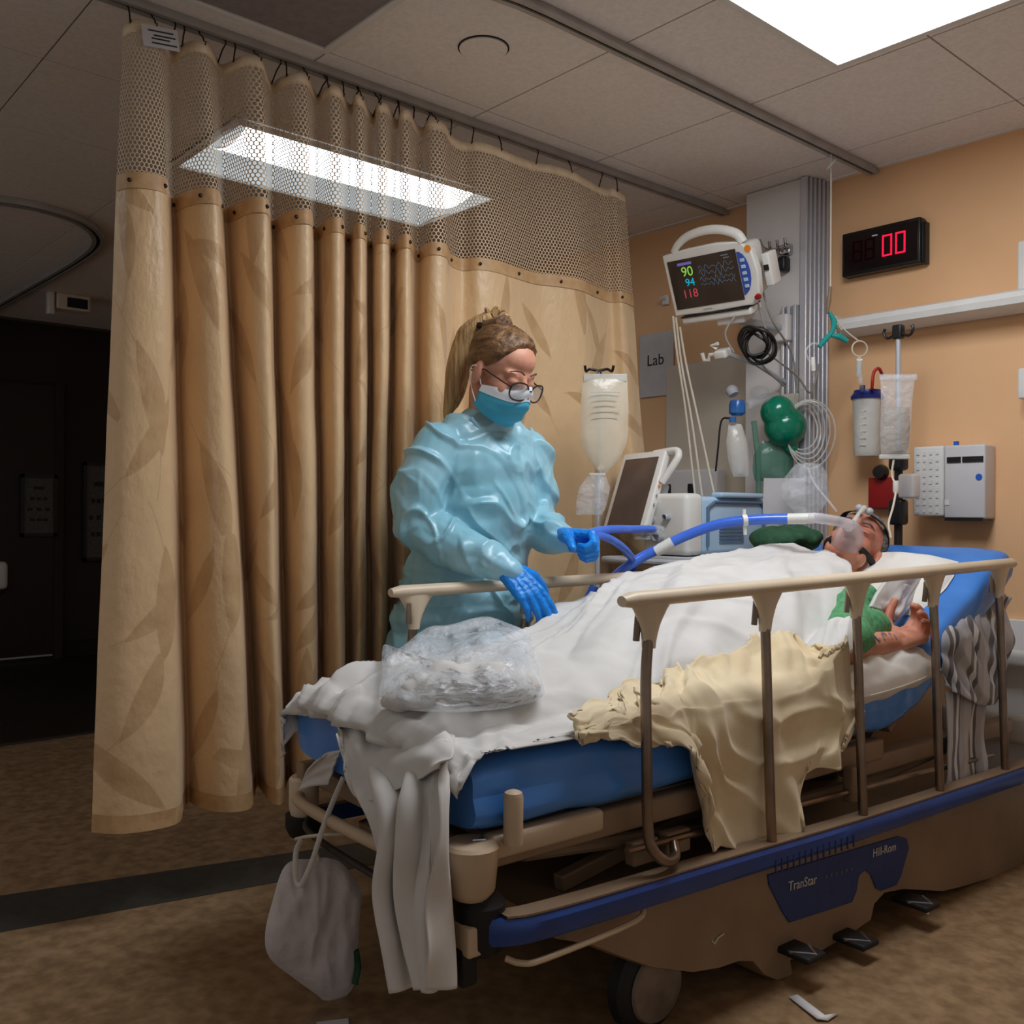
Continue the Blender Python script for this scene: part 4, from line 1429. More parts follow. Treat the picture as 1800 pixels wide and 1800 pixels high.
# --- white hook rack below the monitor
o_ = Vector(onD(1262, 622, 3.66))
t = thing('hook_rack', 'small white plastic hook rack under the monitor', 'rack', o_)
MB().rbox(o_ + f.x * 0.02, (0.05, 0.03, 0.055), 0.006, f.R).build('block', 'device_white', t)
MB().tube([o_, o_ + f.x * -0.035 + f.y * 0.0, o_ + f.x * -0.045 + f.y * -0.02, o_ + f.x * -0.065 + f.y * -0.02, o_ + f.x * -0.068 + f.y * 0.01], 0.008, 8).build('hook', 'device_white', t)
MB().tube([o_ + f.x * 0.0 + f.y * 0.02, o_ + f.x * -0.02 + f.y * 0.035, o_ + f.x * 0.01 + f.y * 0.04], 0.007, 8).build('top_hook', 'device_white', t)
MB().tube([o_ + f.x * 0.03, Vector(onD(1330, 640, 3.72)), Vector((-2.15, 3.37, 1.62))], 0.01, 8).build('arm', 'device_grey', t)

# --- coat hooks / clamp on the column top
q = Vector(onD(1383, 440, 3.86))
t = thing('column_clamp', 'chrome and black clamp with hooks on the column', 'clamp', q - Vector((0, 0, 0.1)))
MB().rbox(q, (0.05, 0.04, 0.045), 0.008).build('block', 'chrome', t)
MB().rbox(q + Vector((0.0, -0.02, -0.06)), (0.035, 0.05, 0.06), 0.01).build('handle', 'black_plastic', t)
for s in (-1, 0, 1):
    MB().tube([q + Vector((0.03 * s, -0.02, 0.01)), q + Vector((0.035 * s, -0.06, 0.0)), q + Vector((0.036 * s, -0.07, 0.03))], 0.006, 8, smooth=4).build('hook', 'chrome', t)
MB().tube([q + Vector((-0.02, 0, 0.0)), q + Vector((-0.09, -0.02, 0.02)), q + Vector((-0.11, -0.03, 0.06))], 0.007, 8, smooth=4).build('side_arm', 'chrome', t)

# --- ventilator on its cart
VX, VY = -2.13, onX(1212, 925, -2.13)[1]
VY1 = onX(1348, 925, -2.13)[1]
vz1 = onX(1228, 872, -2.13)[2]
vz0 = onX(1228, 976, -2.13)[2]
VX0 = onY(1136, 925, VY)[0]
t = thing('ventilator', 'breathing ventilator with tilted touch screen and pale blue case on a cart', 'ventilator', ((VX + VX0) / 2, (VY + VY1) / 2, 0))
cx, cy = (VX + VX0) / 2, (VY + VY1) / 2
MB().rbox((cx, cy + 0.03, (vz0 + vz1) / 2), (VX - VX0, VY1 - VY - 0.04, vz1 - vz0), 0.02).build('case', 'device_blue', t)
MB().rbox((cx, VY + 0.03, (vz0 + vz1) / 2 + 0.004), (VX - VX0 + 0.01, 0.10, vz1 - vz0 + 0.012), 0.022).build('front_case', 'device_white', t)
# side panel with raised frame and grille slots
sp = MB()
zc, hh = (vz0 + vz1) / 2, vz1 - vz0
fr_ = [(VX + 0.006, VY + 0.10, vz0 + 0.03), (VX + 0.006, VY + 0.10, vz1 - 0.04), (VX + 0.006, VY + 0.14, vz1 - 0.02), (VX + 0.006, VY1 - 0.05, vz1 - 0.02), (VX + 0.006, VY1 - 0.03, vz1 - 0.04), (VX + 0.006, VY1 - 0.03, vz0 + 0.03)]
MB().tube(fr_, 0.006, 8).build('panel_rim', 'device_blue_dark', t)
for k in range(6):
    MB().box((VX + 0.002, VY + 0.25, vz0 + 0.045 + 0.013 * k), (0.006, 0.15, 0.006)).build('grille_slot', 'device_blue_dark', t)
MB().rbox((VX - 0.005, cy + 0.06, vz1 + 0.006), (0.05, 0.28, 0.02), 0.008).build('top_trim', 'device_blue', t)
# front ports
for (dx, dz, r) in ((-0.06, 0.02, 0.020), (0.02, 0.03, 0.014), (-0.02, -0.04, 0.024)):
    p = Vector((cx + dx, VY - 0.02, zc + dz))
    MB().lathe([(0, 0), (r, 0), (r, 0.02), (r * 0.7, 0.025), (r * 0.7, 0.006), (0, 0.006)], p, (0, -1, 0), 18).build('port', 'device_grey', t)
p = Vector((cx - 0.075, VY - 0.05, zc - 0.01))
MB().ell(p, (0.03, 0.03, 0.04)).build('filter_cup', 'clear_plastic', t)
MB().lathe([(0, 0), (0.03, 0), (0.032, 0.012), (0, 0.014)], p + Vector((0, 0, -0.03)), (0, 0, -1), 18).build('filter_base', 'device_grey', t)
# tilted touch screen with carrying grip
g = Fr(onY(1096, 799, VY + 0.03), onY(1168, 791, VY + 0.03), onY(1052, 930, VY - 0.10))
gw, gh = g.w, g.h
so = MB().rbox(g.p(gw / 2, gh / 2, -0.02), (gw + 0.012, gh + 0.01, 0.035), 0.010, g.R).build('display_frame', 'device_white', t)
MB().box(g.p(gw * 0.5, gh * 0.52, -0.001), (gw * 0.80, gh * 0.88, 0.003), g.R).build('touch_screen', 'screen_brown', so)
MB().tube([g.p(gw * 0.7, 0.0, -0.02), g.p(gw + 0.035, -0.004, -0.02), g.p(gw + 0.055, 0.015, -0.02), g.p(gw + 0.05, 0.045, -0.02), g.p(gw + 0.01, gh * 0.4, -0.02)], 0.014, 12, smooth=5).build('display_grip', 'device_white', so)
MB().box(g.p(gw * 0.8, gh * 0.5, -0.06), (0.05, 0.12, 0.08), g.R).build('display_neck', 'device_grey', so, bevel=0.01)
for k in range(3):
    MB().rbox(g.p(gw + 0.012, gh * (0.45 + 0.12 * k), -0.012), (0.012, 0.012, 0.006), 0.003, g.R, 1).build('display_key', 'orange_dot' if k == 0 else 'device_grey', so)
# cart
cz = vz0 - 0.02
tr_ = MB().rbox((cx + 0.0, cy - 0.04, cz), (0.34, 0.50, 0.03), 0.01).build('cart_tray', 'device_grey', t)
MB().tube([(cx + 0.17, VY - 0.05, cz), (cx + 0.16, VY - 0.16, cz), (cx - 0.16, VY - 0.16, cz), (cx - 0.17, VY - 0.05, cz)], 0.012, 10, smooth=4).build('cart_handle', 'device_grey', t)
MB().tube([(cx, cy, 0.12), (cx, cy, cz)], 0.03, 14).build('cart_column', 'device_grey', t)
for a in (0.4, 2.0, 3.6, 5.2):
    e = Vector((cx + 0.22 * math.cos(a), cy + 0.22 * math.sin(a), 0.1))
    l_ = MB().tube([(cx, cy, 0.13), e], [0.025, 0.016], 10).build('cart_leg', 'device_grey', t)
    MB().lathe([(0, -0.014), (0.035, -0.014), (0.045, -0.008), (0.045, 0.008), (0.035, 0.014), (0, 0.014)], e + Vector((0, 0, -0.055)), (math.sin(a), -math.cos(a), 0), 18).build('cart_wheel', 'rubber', l_)

# --- blue breathing hoses
def hose(name, label, pts, r, mat, ends=None):
    t = thing(name, label, 'hose', onD(*pts[len(pts) // 2]) - np.array([0, 0, 0.05]))
    P = [onD(*p) for p in pts]
    MB().tube(P, r, 12, smooth=8).build('hose', mat, t)
    for (a, b, rr, m_) in (ends or []):
        MB().tube([onD(*a), onD(*b)], rr, 12).build('connector', m_, t)
    return t


hose('breathing_hose', 'blue breathing hose arching over the patient to the face mask', [(1020, 1085, 2.98), (1052, 1050, 3.02), (1085, 1010, 3.06), (1124, 982, 3.08), (1160, 964, 3.08), (1205, 942, 3.07), (1262, 922, 3.05), (1320, 914, 3.02), (1388, 912, 2.99)], 0.0165, 'blue_hose',
     [((1152, 970, 3.08), (1182, 953, 3.07), 0.0185, 'device_white'), ((1385, 912, 2.99), (1432, 911, 2.96), 0.017, 'device_white'), ((1308, 895, 3.02), (1310, 940, 3.02), 0.006, 'device_white'), ((1305, 915, 3.02), (1313, 914, 3.02), 0.019, 'device_white')])
hose('ventilator_hose', 'short blue hose from the gloved fist to the ventilator port', [(1026, 940, 2.74), (1052, 933, 2.80), (1080, 930, 2.90), (1112, 930, 3.02), (1150, 930, 3.16)], 0.0125, 'blue_hose', [((1138, 930, 3.14), (1162, 932, 3.18), 0.016, 'clear_plastic')])
hose('breathing_hose', 'blue hose drooping behind the bed rail below the gloved fist', [(1034, 944, 2.745), (1056, 942, 2.80), (1080, 952, 2.90), (1102, 970, 3.0), (1114, 992, 3.1), (1108, 1016, 3.12), (1092, 1050, 3.12)], 0.0125, 'blue_hose')
hose('breathing_hose', 'blue hose seen under the far rail beside the gown', [(1045, 1030, 3.02), (1030, 1062, 3.02), (1015, 1100, 3.02)], 0.015, 'blue_hose')

# --- fluid bags
def flat_bag(mb, cx_, top, bot, w_top, w_mid, w_bot, thick, ang=0.0, nrow=22, ncol=14, fill=0.5):
    """closed pillow shape hanging in the plane facing the camera"""
    ux, uy = Vector(RGT), Vector(UPV)
    n = -Vector(FWD)
    top, bot = Vector(top), Vector(bot)
    for side in (1, -1):
        G = []
        for i in range(nrow + 1):
            v = i / nrow
            c = top.lerp(bot, v)
            w_ = (w_top + (w_mid - w_top) * min(1, v / 0.35)) if v < 0.6 else (w_mid + (w_bot - w_mid) * ((v - 0.6) / 0.4) ** 2)
            th = thick * (math.sin(math.pi * min(1, v ** (0.6 + fill))) ** 0.6)
            G.append([c + ux * (w_ * (k / ncol - 0.5)) + n * (side * th * max(0, 1 - (2 * k / ncol - 1) ** 2) ** 0.6) for k in range(ncol + 1)])
        mb.grid(G)
    return mb


D_ = 3.28
t = thing('fluid_bag', 'large milky fluid bag hanging in front of the tan curtain', 'fluid bag', onD(1062, 830, D_))
flat_bag(MB(), 0, onD(1064, 658, D_), onD(1060, 832, D_), 0.150, 0.165, 0.022, 0.030).build('bag', 'fluid_bag', t)
MB().rbox(onD(1064, 664, D_ - 0.004), (0.15, 0.026, 0.006), 0.002, Matrix((RGT, UPV, -FWD)).transposed()).build('top_strip', 'milky_plastic', t)
for k in range(5):
    MB().box(onD(1064, 690 + 11 * k, D_ - 0.031), (0.10 - 0.012 * (k % 3), 0.004, 0.001), Matrix((RGT, UPV, -FWD)).transposed()).build('print_line', 'bag_print', t)
MB().tube([onD(1056, 826, D_), onD(1052, 860, D_), onD(1056, 900, D_ + 0.02), (onD(1050, 940, D_ + 0.1))], 0.004, 8, smooth=5).build('drip_line', 'clear_plastic', t)
MB().lathe([(0, 0), (0.011, 0), (0.012, 0.05), (0.004, 0.06), (0, 0.06)], onD(1056, 838, D_), (0, 0, -1), 14).build('drip_chamber', 'clear_plastic', t)
# its pole
t = thing('drip_stand', 'slim drip stand with black hook behind the milky fluid bag', 'drip stand', (onD(1052, 700, D_ + 0.07)[0], onD(1052, 700, D_ + 0.07)[1], 0))
sp_ = onD(1052, 652, D_ + 0.07)
MB().tube([(sp_[0], sp_[1], 0.1), (sp_[0], sp_[1], sp_[2])], 0.009, 10).build('pole', 'alu', t)
for s in (-1, 1):
    MB().tube([(sp_[0], sp_[1], sp_[2]), Vector(sp_) + Vector(RGT) * 0.03 * s + Vector((0, 0, 0.006)), Vector(sp_) + Vector(RGT) * 0.045 * s + Vector((0, 0, -0.004)) - Vector(FWD) * 0.02, Vector(sp_) + Vector(RGT) * 0.05 * s + Vector((0, 0, 0.014)) - Vector(FWD) * 0.03], 0.005, 8, smooth=4).build('hook', 'black_plastic', t)
MB().tube([Vector(sp_), Vector(onD(1056, 650, D_)), Vector(onD(1056, 662, D_))], 0.004, 8).build('front_hook', 'black_plastic', t)
for a in (0.3, 1.55, 2.8, 4.1, 5.4):
    MB().tube([(sp_[0], sp_[1], 0.14), (sp_[0] + 0.16 * math.cos(a), sp_[1] + 0.16 * math.sin(a), 0.025)], [0.012, 0.009], 8).build('leg', 'device_grey', t)
t = thing('plastic_pouch', 'crumpled clear pouch hanging below the milky fluid bag', 'pouch', onD(1045, 905, 3.2))
flat_bag(MB(), 0, onD(1050, 832, 3.2), onD(1036, 905, 3.2), 0.05, 0.105, 0.085, 0.018).build('pouch', 'clear_plastic', t)
MB().rbox(onD(1050, 834, 3.196), (0.055, 0.010, 0.005), 0.0015, Matrix((RGT, UPV, -FWD)).transposed()).build('seal', 'milky_plastic', t)

bp = bw(px_, 2.06, 0)
dI = 3.15
t = thing('fluid_bag', 'clear drip bag hanging on the pole at the bed head', 'fluid bag', onD(1573, 805, dI))
flat_bag(MB(), 0, onD(1578, 660, dI), onD(1572, 806, dI), 0.115, 0.102, 0.085, 0.026, fill=0.9).build('bag', 'clear_plastic', t)
flat_bag(MB(), 0, onD(1576, 715, dI + 0.004), onD(1572, 802, dI + 0.004), 0.085, 0.096, 0.082, 0.020, fill=0.3).build('fluid', 'clear_fluid', t)
MB().rbox(onD(1579, 663, dI), (0.125, 0.02, 0.006), 0.002, Matrix((RGT, UPV, -FWD)).transposed()).build('top_strip', 'clear_plastic', t)
MB().rbox(onD(1572, 803, dI), (0.10, 0.016, 0.014), 0.004, Matrix((RGT, UPV, -FWD)).transposed()).build('bottom_seal', 'milky_plastic', t)
MB().tube([onD(1571, 808, dI), onD(1568, 835, dI), onD(1575, 858, dI - 0.02), onD(1570, 890, dI - 0.05), onD(1562, 920, dI - 0.08), onD(1566, 945, dI - 0.1)], 0.0035, 8, smooth=5).build('drip_line', 'cable_white', t)
MB().lathe([(0, 0), (0.010, 0), (0.010, 0.035), (0.004, 0.045), (0, 0.045)], onD(1575, 845, dI - 0.02), (0, 0, -1), 14).build('drip_chamber', 'device_white', t)

# --- suction canister
q = onY(1524, 802, 3.42)
t = thing('suction_canister', 'clear suction canister with blue lid and red tube on the wall', 'canister', q)
r_ = 0.054
hh = onY(1524, 702, 3.42)[2] - q[2]
MB().lathe([(0, 0), (r_ * 0.86, 0), (r_ * 0.9, 0.01), (r_, hh), (r_ * 0.96, hh), (r_ * 0.86, 0.014), (0, 0.014)], q, (0, 0, 1), 28).build('jar', 'milky_plastic', t)
ld = MB().lathe([(0, 0), (r_ * 1.1, 0), (r_ * 1.12, 0.012), (r_ * 0.92, 0.026), (r_ * 0.9, 0.034), (0, 0.036)], (q[0], q[1], q[2] + hh), (0, 0, 1), 28).build('lid', 'lid_blue', t)
MB().lathe([(0, 0), (0.010, 0), (0.010, 0.025), (0, 0.026)], (q[0] - 0.02, q[1], q[2] + hh + 0.03), (0, 0, 1), 12).build('spout', 'lid_blue', ld)
for k in range(6):
    MB().box((q[0] + 0.01, q[1] - r_ * 0.95, q[2] + 0.04 + 0.026 * k), (0.025, 0.002, 0.003)).build('scale_mark', 'device_white', t)
tz = q[2] + hh + 0.035
MB().tube([(q[0] + 0.02, q[1], tz), onD(1533, 680, 3.55), onD(1536, 655, 3.55), onD(1545, 648, 3.55), onD(1552, 662, 3.58)], 0.006, 10, smooth=5).build('red_tube', 'red_tube', t)
MB().tube([(q[0] - 0.02, q[1], tz), onD(1514, 680, 3.5), onD(1511, 650, 3.48), onD(1510, 628, 3.46)], 0.008, 10, smooth=4).build('clear_tube', 'clear_plastic', t)
MB().box((q[0], 3.485, q[2] + hh * 0.7), (0.05, 0.05, 0.06)).build('wall_bracket', 'column_grey', t, bevel=0.005)
MB().tube([onD(1511, 632, 3.46), onD(1510, 660, 3.49)], 0.011, 10).build('tube_adapter', 'device_white', t)

# --- hanger from the ceiling track with clips
top = onX(1461, 272, -1.85)
t = thing('ceiling_hanger', 'thin white rod hanging from the ceiling track beside the column', 'hanger', (top[0], top[1], onX(1465, 545, -1.85)[2]))
X0, Y0 = top[0], top[1]
zr = lambda py: onX(1463, py, -1.85)[2]
MB().tube([(X0 + 0.018 * math.cos(a), Y0 + 0.018 * math.sin(a), zr(290) + 0.020 * math.sin(a + 0.6)) for a in np.linspace(0, 2 * math.pi, 20, endpoint=False)], 0.003, 8, closed=True).build('carrier_ring', 'clear_plastic', t)
MB().tube([(X0, Y0, CEIL - 0.02), (X0, Y0, zr(305))], 0.003, 8).build('carrier_stem', 'clear_plastic', t)
MB().tube([(X0, Y0, zr(305)), (X0, Y0, zr(430)), (X0, Y0, zr(510))], 0.0035, 8).build('rod', 'cable_white', t)
MB().tube([(X0, Y0, zr(505)), (X0 - 0.006, Y0, zr(530)), (X0 - 0.012, Y0, zr(552))], [0.006, 0.009, 0.004], 8).build('swivel', 'bed_tan_dark', t)
dC = (np.array([X0, Y0, 1.8]) - EYE) @ FWD
tc = thing('teal_clip', 'teal plastic tube clip hanging from the ceiling rod', 'clip', onD(1468, 606, dC))
MB().tube([onD(1458, 548, dC), onD(1466, 566, dC), onD(1462, 584, dC), onD(1448, 600, dC), onD(1440, 610, dC)], [0.006, 0.012, 0.008, 0.011, 0.008], 10, smooth=4).build('jaw', 'teal_clip', tc)
MB().tube([onD(1462, 590, dC - 0.01), onD(1476, 592, dC - 0.01), onD(1490, 600, dC - 0.01)], [0.007, 0.012, 0.008], 10, smooth=4).build('jaw', 'teal_clip', tc)
MB().tube([onD(1468, 570, dC), onD(1478, 585, dC)], 0.006, 8).build('spring', 'chrome', tc)
tl = thing('hanging_tubing', 'clear tubing loop with white ring tied to the teal clip', 'tubing', onD(1440, 700, dC))
MB().tube([Vector(onD(1511, 613, dC)) + Vector(RGT) * 0.028 * math.cos(a) + Vector(UPV) * 0.028 * math.sin(a) for a in np.linspace(0, 2 * math.pi, 26, endpoint=False)], 0.003, 8, closed=True).build('ring', 'cable_white', tl)
MB().tube([onD(1463, 552, dC), onD(1485, 580, dC), onD(1510, 600, dC)], 0.003, 8, smooth=4).build('cord', 'cable_white', tl)
MB().tube([onD(1442, 606, dC), onD(1428, 604, dC), onD(1416, 618, dC), (onD(1424, 636, dC)), onD(1430, 650, dC), onD(1422, 680, dC + 0.1), onD(1400, 690, dC + 0.25), onD(1398, 740, dC + 0.3)], 0.0045, 8, smooth=6).build('loop', 'clear_plastic', tl)
MB().tube([onD(1429, 628, dC), onD(1430, 652, dC)], 0.008, 10).build('adapter', 'device_white', tl)

# --- resuscitator: green bag, valve, reservoir, coiled line
dR = 3.78
t = thing('resuscitator_bag', 'green squeeze resuscitator bag hanging on the column', 'resuscitator', onD(1365, 840, dR))
RF = Matrix((RGT, UPV, -FWD)).transposed()
G = []
c0, c1 = Vector(onD(1362, 694, dR)), Vector(onD(1384, 792, dR))
ax = (c1 - c0).normalized()
L = (c1 - c0).length
RGT_, FW_, _z = frame_from(ax)
prof = []
for k in range(25):
    u = k / 24
    r = 0.094 * math.sin(math.pi * min(1, max(0, u * 0.97 + 0.015))) ** 0.5 * (0.66 + 0.36 * u)
    r *= 1 - 0.05 * math.exp(-((u - 0.38) / 0.035) ** 2)
    prof.append((r, L * u))
bulb = MB().ell(onD(1380, 750, dR), 0.083, seg=28, rings=18)
bulb.ell(onD(1367, 725, dR - 0.01), 0.068, seg=24, rings=16)
bulb.ell(onD(1390, 786, dR), 0.030)
remesh(bulb, 0.005, 3).build('bulb', 'green_plastic', t, angle=180)
MB().tube([Vector(onD(1380, 752, dR)) + ax * -0.034 + (RGT_ * math.cos(a) + FW_ * math.sin(a)) * 0.076 for a in np.linspace(0, 2 * math.pi, 36, endpoint=False)], 0.0022, 6, closed=True).build('bulb_rib', 'green_plastic', t)
v0 = Vector(onD(1340, 702, dR - 0.02))
MB().tube([c0 + ax * 0.02, v0, Vector(onD(1312, 712, dR - 0.04))], [0.03, 0.024, 0.02], 14).build('neck', 'clear_plastic', t)
MB().lathe([(0, 0), (0.026, 0), (0.032, 0.015), (0.032, 0.05), (0.02, 0.06), (0, 0.06)], onD(1296, 704, dR - 0.05), (0, 0, -1), 18).build('valve', 'valve_blue', t)
MB().lathe([(0, 0), (0.02, 0), (0.026, 0.02), (0.018, 0.035), (0, 0.036)], onD(1290, 694, dR - 0.05), (-0.5, 0, 0.9), 16).build('valve_cap', 'device_grey', t)
MB().ell(onD(1335, 690, dR - 0.03), (0.04, 0.03, 0.028)).build('elbow', 'clear_plastic', t)
flat_bag(MB(), 0, onD(1362, 775, dR + 0.02), onD(1356, 846, dR + 0.02), 0.10, 0.16, 0.13, 0.03).build('reservoir', 'green_clear', t)
MB().tube([onD(1325, 740, dR), onD(1332, 800, dR), onD(1334, 875, dR)], 0.011, 8).build('supply_tube', 'green_clear', t)
cc = Vector(onD(1410, 752, dR - 0.02))
for k in range(5):
    rr = 0.075 + 0.011 * k
    MB().tube([cc + Vector(RGT) * (rr * 0.8 * math.cos(a) + 0.008 * k) + Vector(UPV) * (rr * 1.15 * math.sin(a) - 0.006 * k) + Vector(FWD) * (0.015 * math.sin(2 * a + k)) for a in np.linspace(0, 2 * math.pi, 32, endpoint=False)], 0.0035, 6, closed=True).build('oxygen_line', 'milky_plastic', t)
t = thing('drainage_pouch', 'hazy plastic pouch hanging left of the green bag', 'pouch', onD(1300, 838, dR - 0.06))
flat_bag(MB(), 0, onD(1292, 745, dR - 0.06), onD(1302, 838, dR - 0.06), 0.05, 0.085, 0.055, 0.03).build('pouch', 'milky_plastic', t)
MB().lathe([(0, 0), (0.014, 0), (0.014, 0.02), (0, 0.022)], onD(1288, 742, dR - 0.07), (0, 0, 1), 14).build('cap', 'valve_blue', t)
MB().tube([onD(1284, 735, dR - 0.06), onD(1268, 740, dR - 0.04), onD(1262, 790, dR - 0.03), onD(1258, 828, dR)], 0.004, 8, smooth=5).build('cord', 'cable_black', t)
t = thing('wall_outlet_box', 'grey outlet box low on the head wall behind the ventilator', 'wall box', (-2.72, 3.47, 1.03))
MB().rbox((-2.70, 3.465, 1.16), (0.34, 0.07, 0.26), 0.012).build('box', 'column_grey', t)
for k in range(2):
    MB().rbox((-2.80 + 0.13 * k, 3.427, 1.20), (0.03, 0.01, 0.05), 0.003).build('socket', 'black_plastic', t)

# crinkled clear bag and paper beside the patient's head
t = thing('paper_sheet', 'white paper sheet propped behind the ventilator by the patient', 'paper', onD(1380, 905, 3.45))
MB().box(onD(1378, 872, 3.45), (0.15, 0.13, 0.002), RF @ Matrix.Rotation(0.12, 3, 'X')).build('sheet', 'paper', t)
t = thing('plastic_wrap', 'crinkled clear plastic bag standing behind the face mask', 'plastic bag', onD(1415, 910, 3.36))
mb = MB()
G = []
for i in range(22):
    v = i / 21
    row = []
    for k in range(25):
        a = 2 * math.pi * k / 24
        r = 0.085 * math.sin(math.pi * min(1, 0.12 + 0.8 * v)) ** 0.7 * (1 + 0.22 * nz(math.cos(a) * 2.2, math.sin(a) * 2.2, v * 4))
        c = Vector(onD(1420 - 6 * v, 815 + 95 * v, 3.36))
        row.append(c + Vector(RGT) * (r * math.cos(a) * 0.95) + Vector(FWD) * (r * 0.5 * math.sin(a)))
    G.append(row)
MB().grid(G).build('wrap', 'clear_plastic', t)
MB().tube([onD(1420, 822, 3.36), onD(1432, 850, 3.3), onD(1456, 880, 3.2), onD(1470, 898, 3.1)], 0.004, 8, smooth=4).build('line', 'clear_plastic', t)
M('green_cloth', (40, 84, 56), rough=0.8, vary=(30, (28, 66, 44), 4), bump=(40, 0.5, 0.01))
# ------------------------------------------------------------------ people: shared builders
def skin_mat(name, col, col2, rough=0.5):
    return M(name, col, rough=rough, vary=(16, col2, 5), bump=(160, 0.12, 0.002), sub=0.08, spec=0.4)


skin_mat('skin_fair', (206, 150, 124), (190, 130, 108))
skin_mat('skin_warm', (204, 142, 116), (178, 106, 84))
M('scrubs_navy', (52, 74, 96), rough=0.8, vary=(14, (44, 62, 84), 3), bump=(30, 0.4, 0.01))
M('brow_dark', (74, 50, 36), rough=0.6, vary=(40, (92, 64, 46), 3))
M('hair_brown', (76, 52, 34), rough=0.42, vary=(40, (142, 104, 66), 4), bump=(70, 0.7, 0.006), stretch=(0.25, 1.6, 1.6))
M('hair_blond', (142, 108, 70), rough=0.4, vary=(60, (204, 168, 116), 4), bump=(90, 0.7, 0.006), stretch=(1.8, 1.8, 0.15))
M('hair_grey', (120, 116, 112), rough=0.55, vary=(60, (66, 62, 60), 4), bump=(90, 0.9, 0.006), stretch=(1.4, 0.5, 1.4))
M('mask_blue', (70, 176, 208), rough=0.6, vary=(12, (62, 166, 200), 2), bump=(120, 0.1, 0.001))
M('mask_white', (226, 230, 234), rough=0.65, vary=(12, (218, 222, 228), 2))
M('glove_blue', (10, 120, 214), rough=0.38, vary=(40, (20, 138, 230), 4), bump=(60, 0.5, 0.004))
M('glasses_rim', (30, 22, 20), rough=0.25, vary=(60, (62, 40, 28), 3), coat=0.4)
M('lens_glass', (214, 222, 232), rough=0.05, alpha=0.30, vary=(8, (224, 230, 238), 2), spec=0.9)
M('strap_black', (20, 19, 22), rough=0.7, vary=(40, (28, 26, 30), 2))
M('lip_dark', (120, 60, 54), rough=0.5, vary=(30, (110, 54, 48), 2))
M('nail', (224, 178, 160), rough=0.3, vary=(30, (216, 168, 150), 1))
M('band_black', (26, 22, 20), rough=0.6, vary=(30, (32, 28, 26), 2))


def gown_mat():
    m = M('gown_film', (172, 226, 243), rough=0.30, alpha=0.77, vary=(5, (140, 204, 224), 4), spec=0.75)
    g = NG(m)
    bs = m.node_tree.nodes['Principled BSDF']
    tc = g.node('ShaderNodeTexCoord')
    prev = None
    for sc_, st, dist in ((9.0, 0.20, 0.03), (22.0, 0.14, 0.012)):
        n = g.node('ShaderNodeTexNoise')
        n.noise_type = 'RIDGED_MULTIFRACTAL'
        n.inputs['Scale'].default_value = sc_
        n.inputs['Detail'].default_value = 1.5
        n.inputs['Distortion'].default_value = 0.6
        g.link(tc.outputs['Object'], n.inputs['Vector'])
        b = g.node('ShaderNodeBump')
        b.inputs['Strength'].default_value = st
        b.inputs['Distance'].default_value = dist
        g.link(n.outputs['Fac'], b.inputs['Height'])
        if prev is not None:
            g.link(prev, b.inputs['Normal'])
        prev = b.outputs[0]
    g.link(prev, bs.inputs['Normal'])


gown_mat()


def xf(mb, m4):
    mb.v = [tuple(m4 @ Vector(p)) for p in mb.v]
    return mb


def basis4(o, x, y, z):
    x, y, z, o = Vector(x), Vector(y), Vector(z), Vector([float(k) for k in o])
    return Matrix(((x.x, y.x, z.x, o.x), (x.y, y.y, z.y, o.y), (x.z, y.z, z.z, o.z), (0, 0, 0, 1)))


def frame_head(o, fwd, up, s=1.0):
    fwd = Vector(fwd).normalized()
    up = Vector(up)
    up = (up - fwd * up.dot(fwd)).normalized()
    left = up.cross(fwd)
    return basis4(o, fwd * s, left * s, up * s)


def head_shapes():
    h = MB()
    h.ell((-0.014, 0, 0.036), (0.094, 0.076, 0.084))
    h.ell((0.030, 0, -0.022), (0.058, 0.060, 0.082))
    h.ell((0.042, 0, -0.074), (0.042, 0.046, 0.036))
    h.ell((0.070, 0, -0.098), (0.019, 0.023, 0.018))
    for s in (1, -1):
        h.ell((0.052, 0.036 * s, -0.030), (0.030, 0.026, 0.030))
        h.ell((0.074, 0.031 * s, 0.001), (0.0155, 0.018, 0.013))
        h.ell((0.060, 0.030 * s, 0.020), (0.020, 0.026, 0.011))
        h.ell((-0.012, 0.078 * s, -0.012), (0.019, 0.010, 0.032), Matrix.Rotation(0.25 * s, 3, 'Z'))
        h.ell((0.100, 0.011 * s, -0.035), (0.010, 0.009, 0.008))
        h.ell((0.035, 0.046 * s, -0.062), (0.03, 0.018, 0.03))
    h.capsule((0.080, 0, 0.012), (0.106, 0, -0.028), 0.008, 0.0115)
    h.ell((0.088, 0, -0.060), (0.013, 0.024, 0.007))
    h.ell((0.086, 0, -0.070), (0.013, 0.021, 0.008))
    h.ell((0.036, 0, 0.048), (0.046, 0.058, 0.046))
    h.ell((0.058, 0, 0.014), (0.026, 0.047, 0.026))
    return h


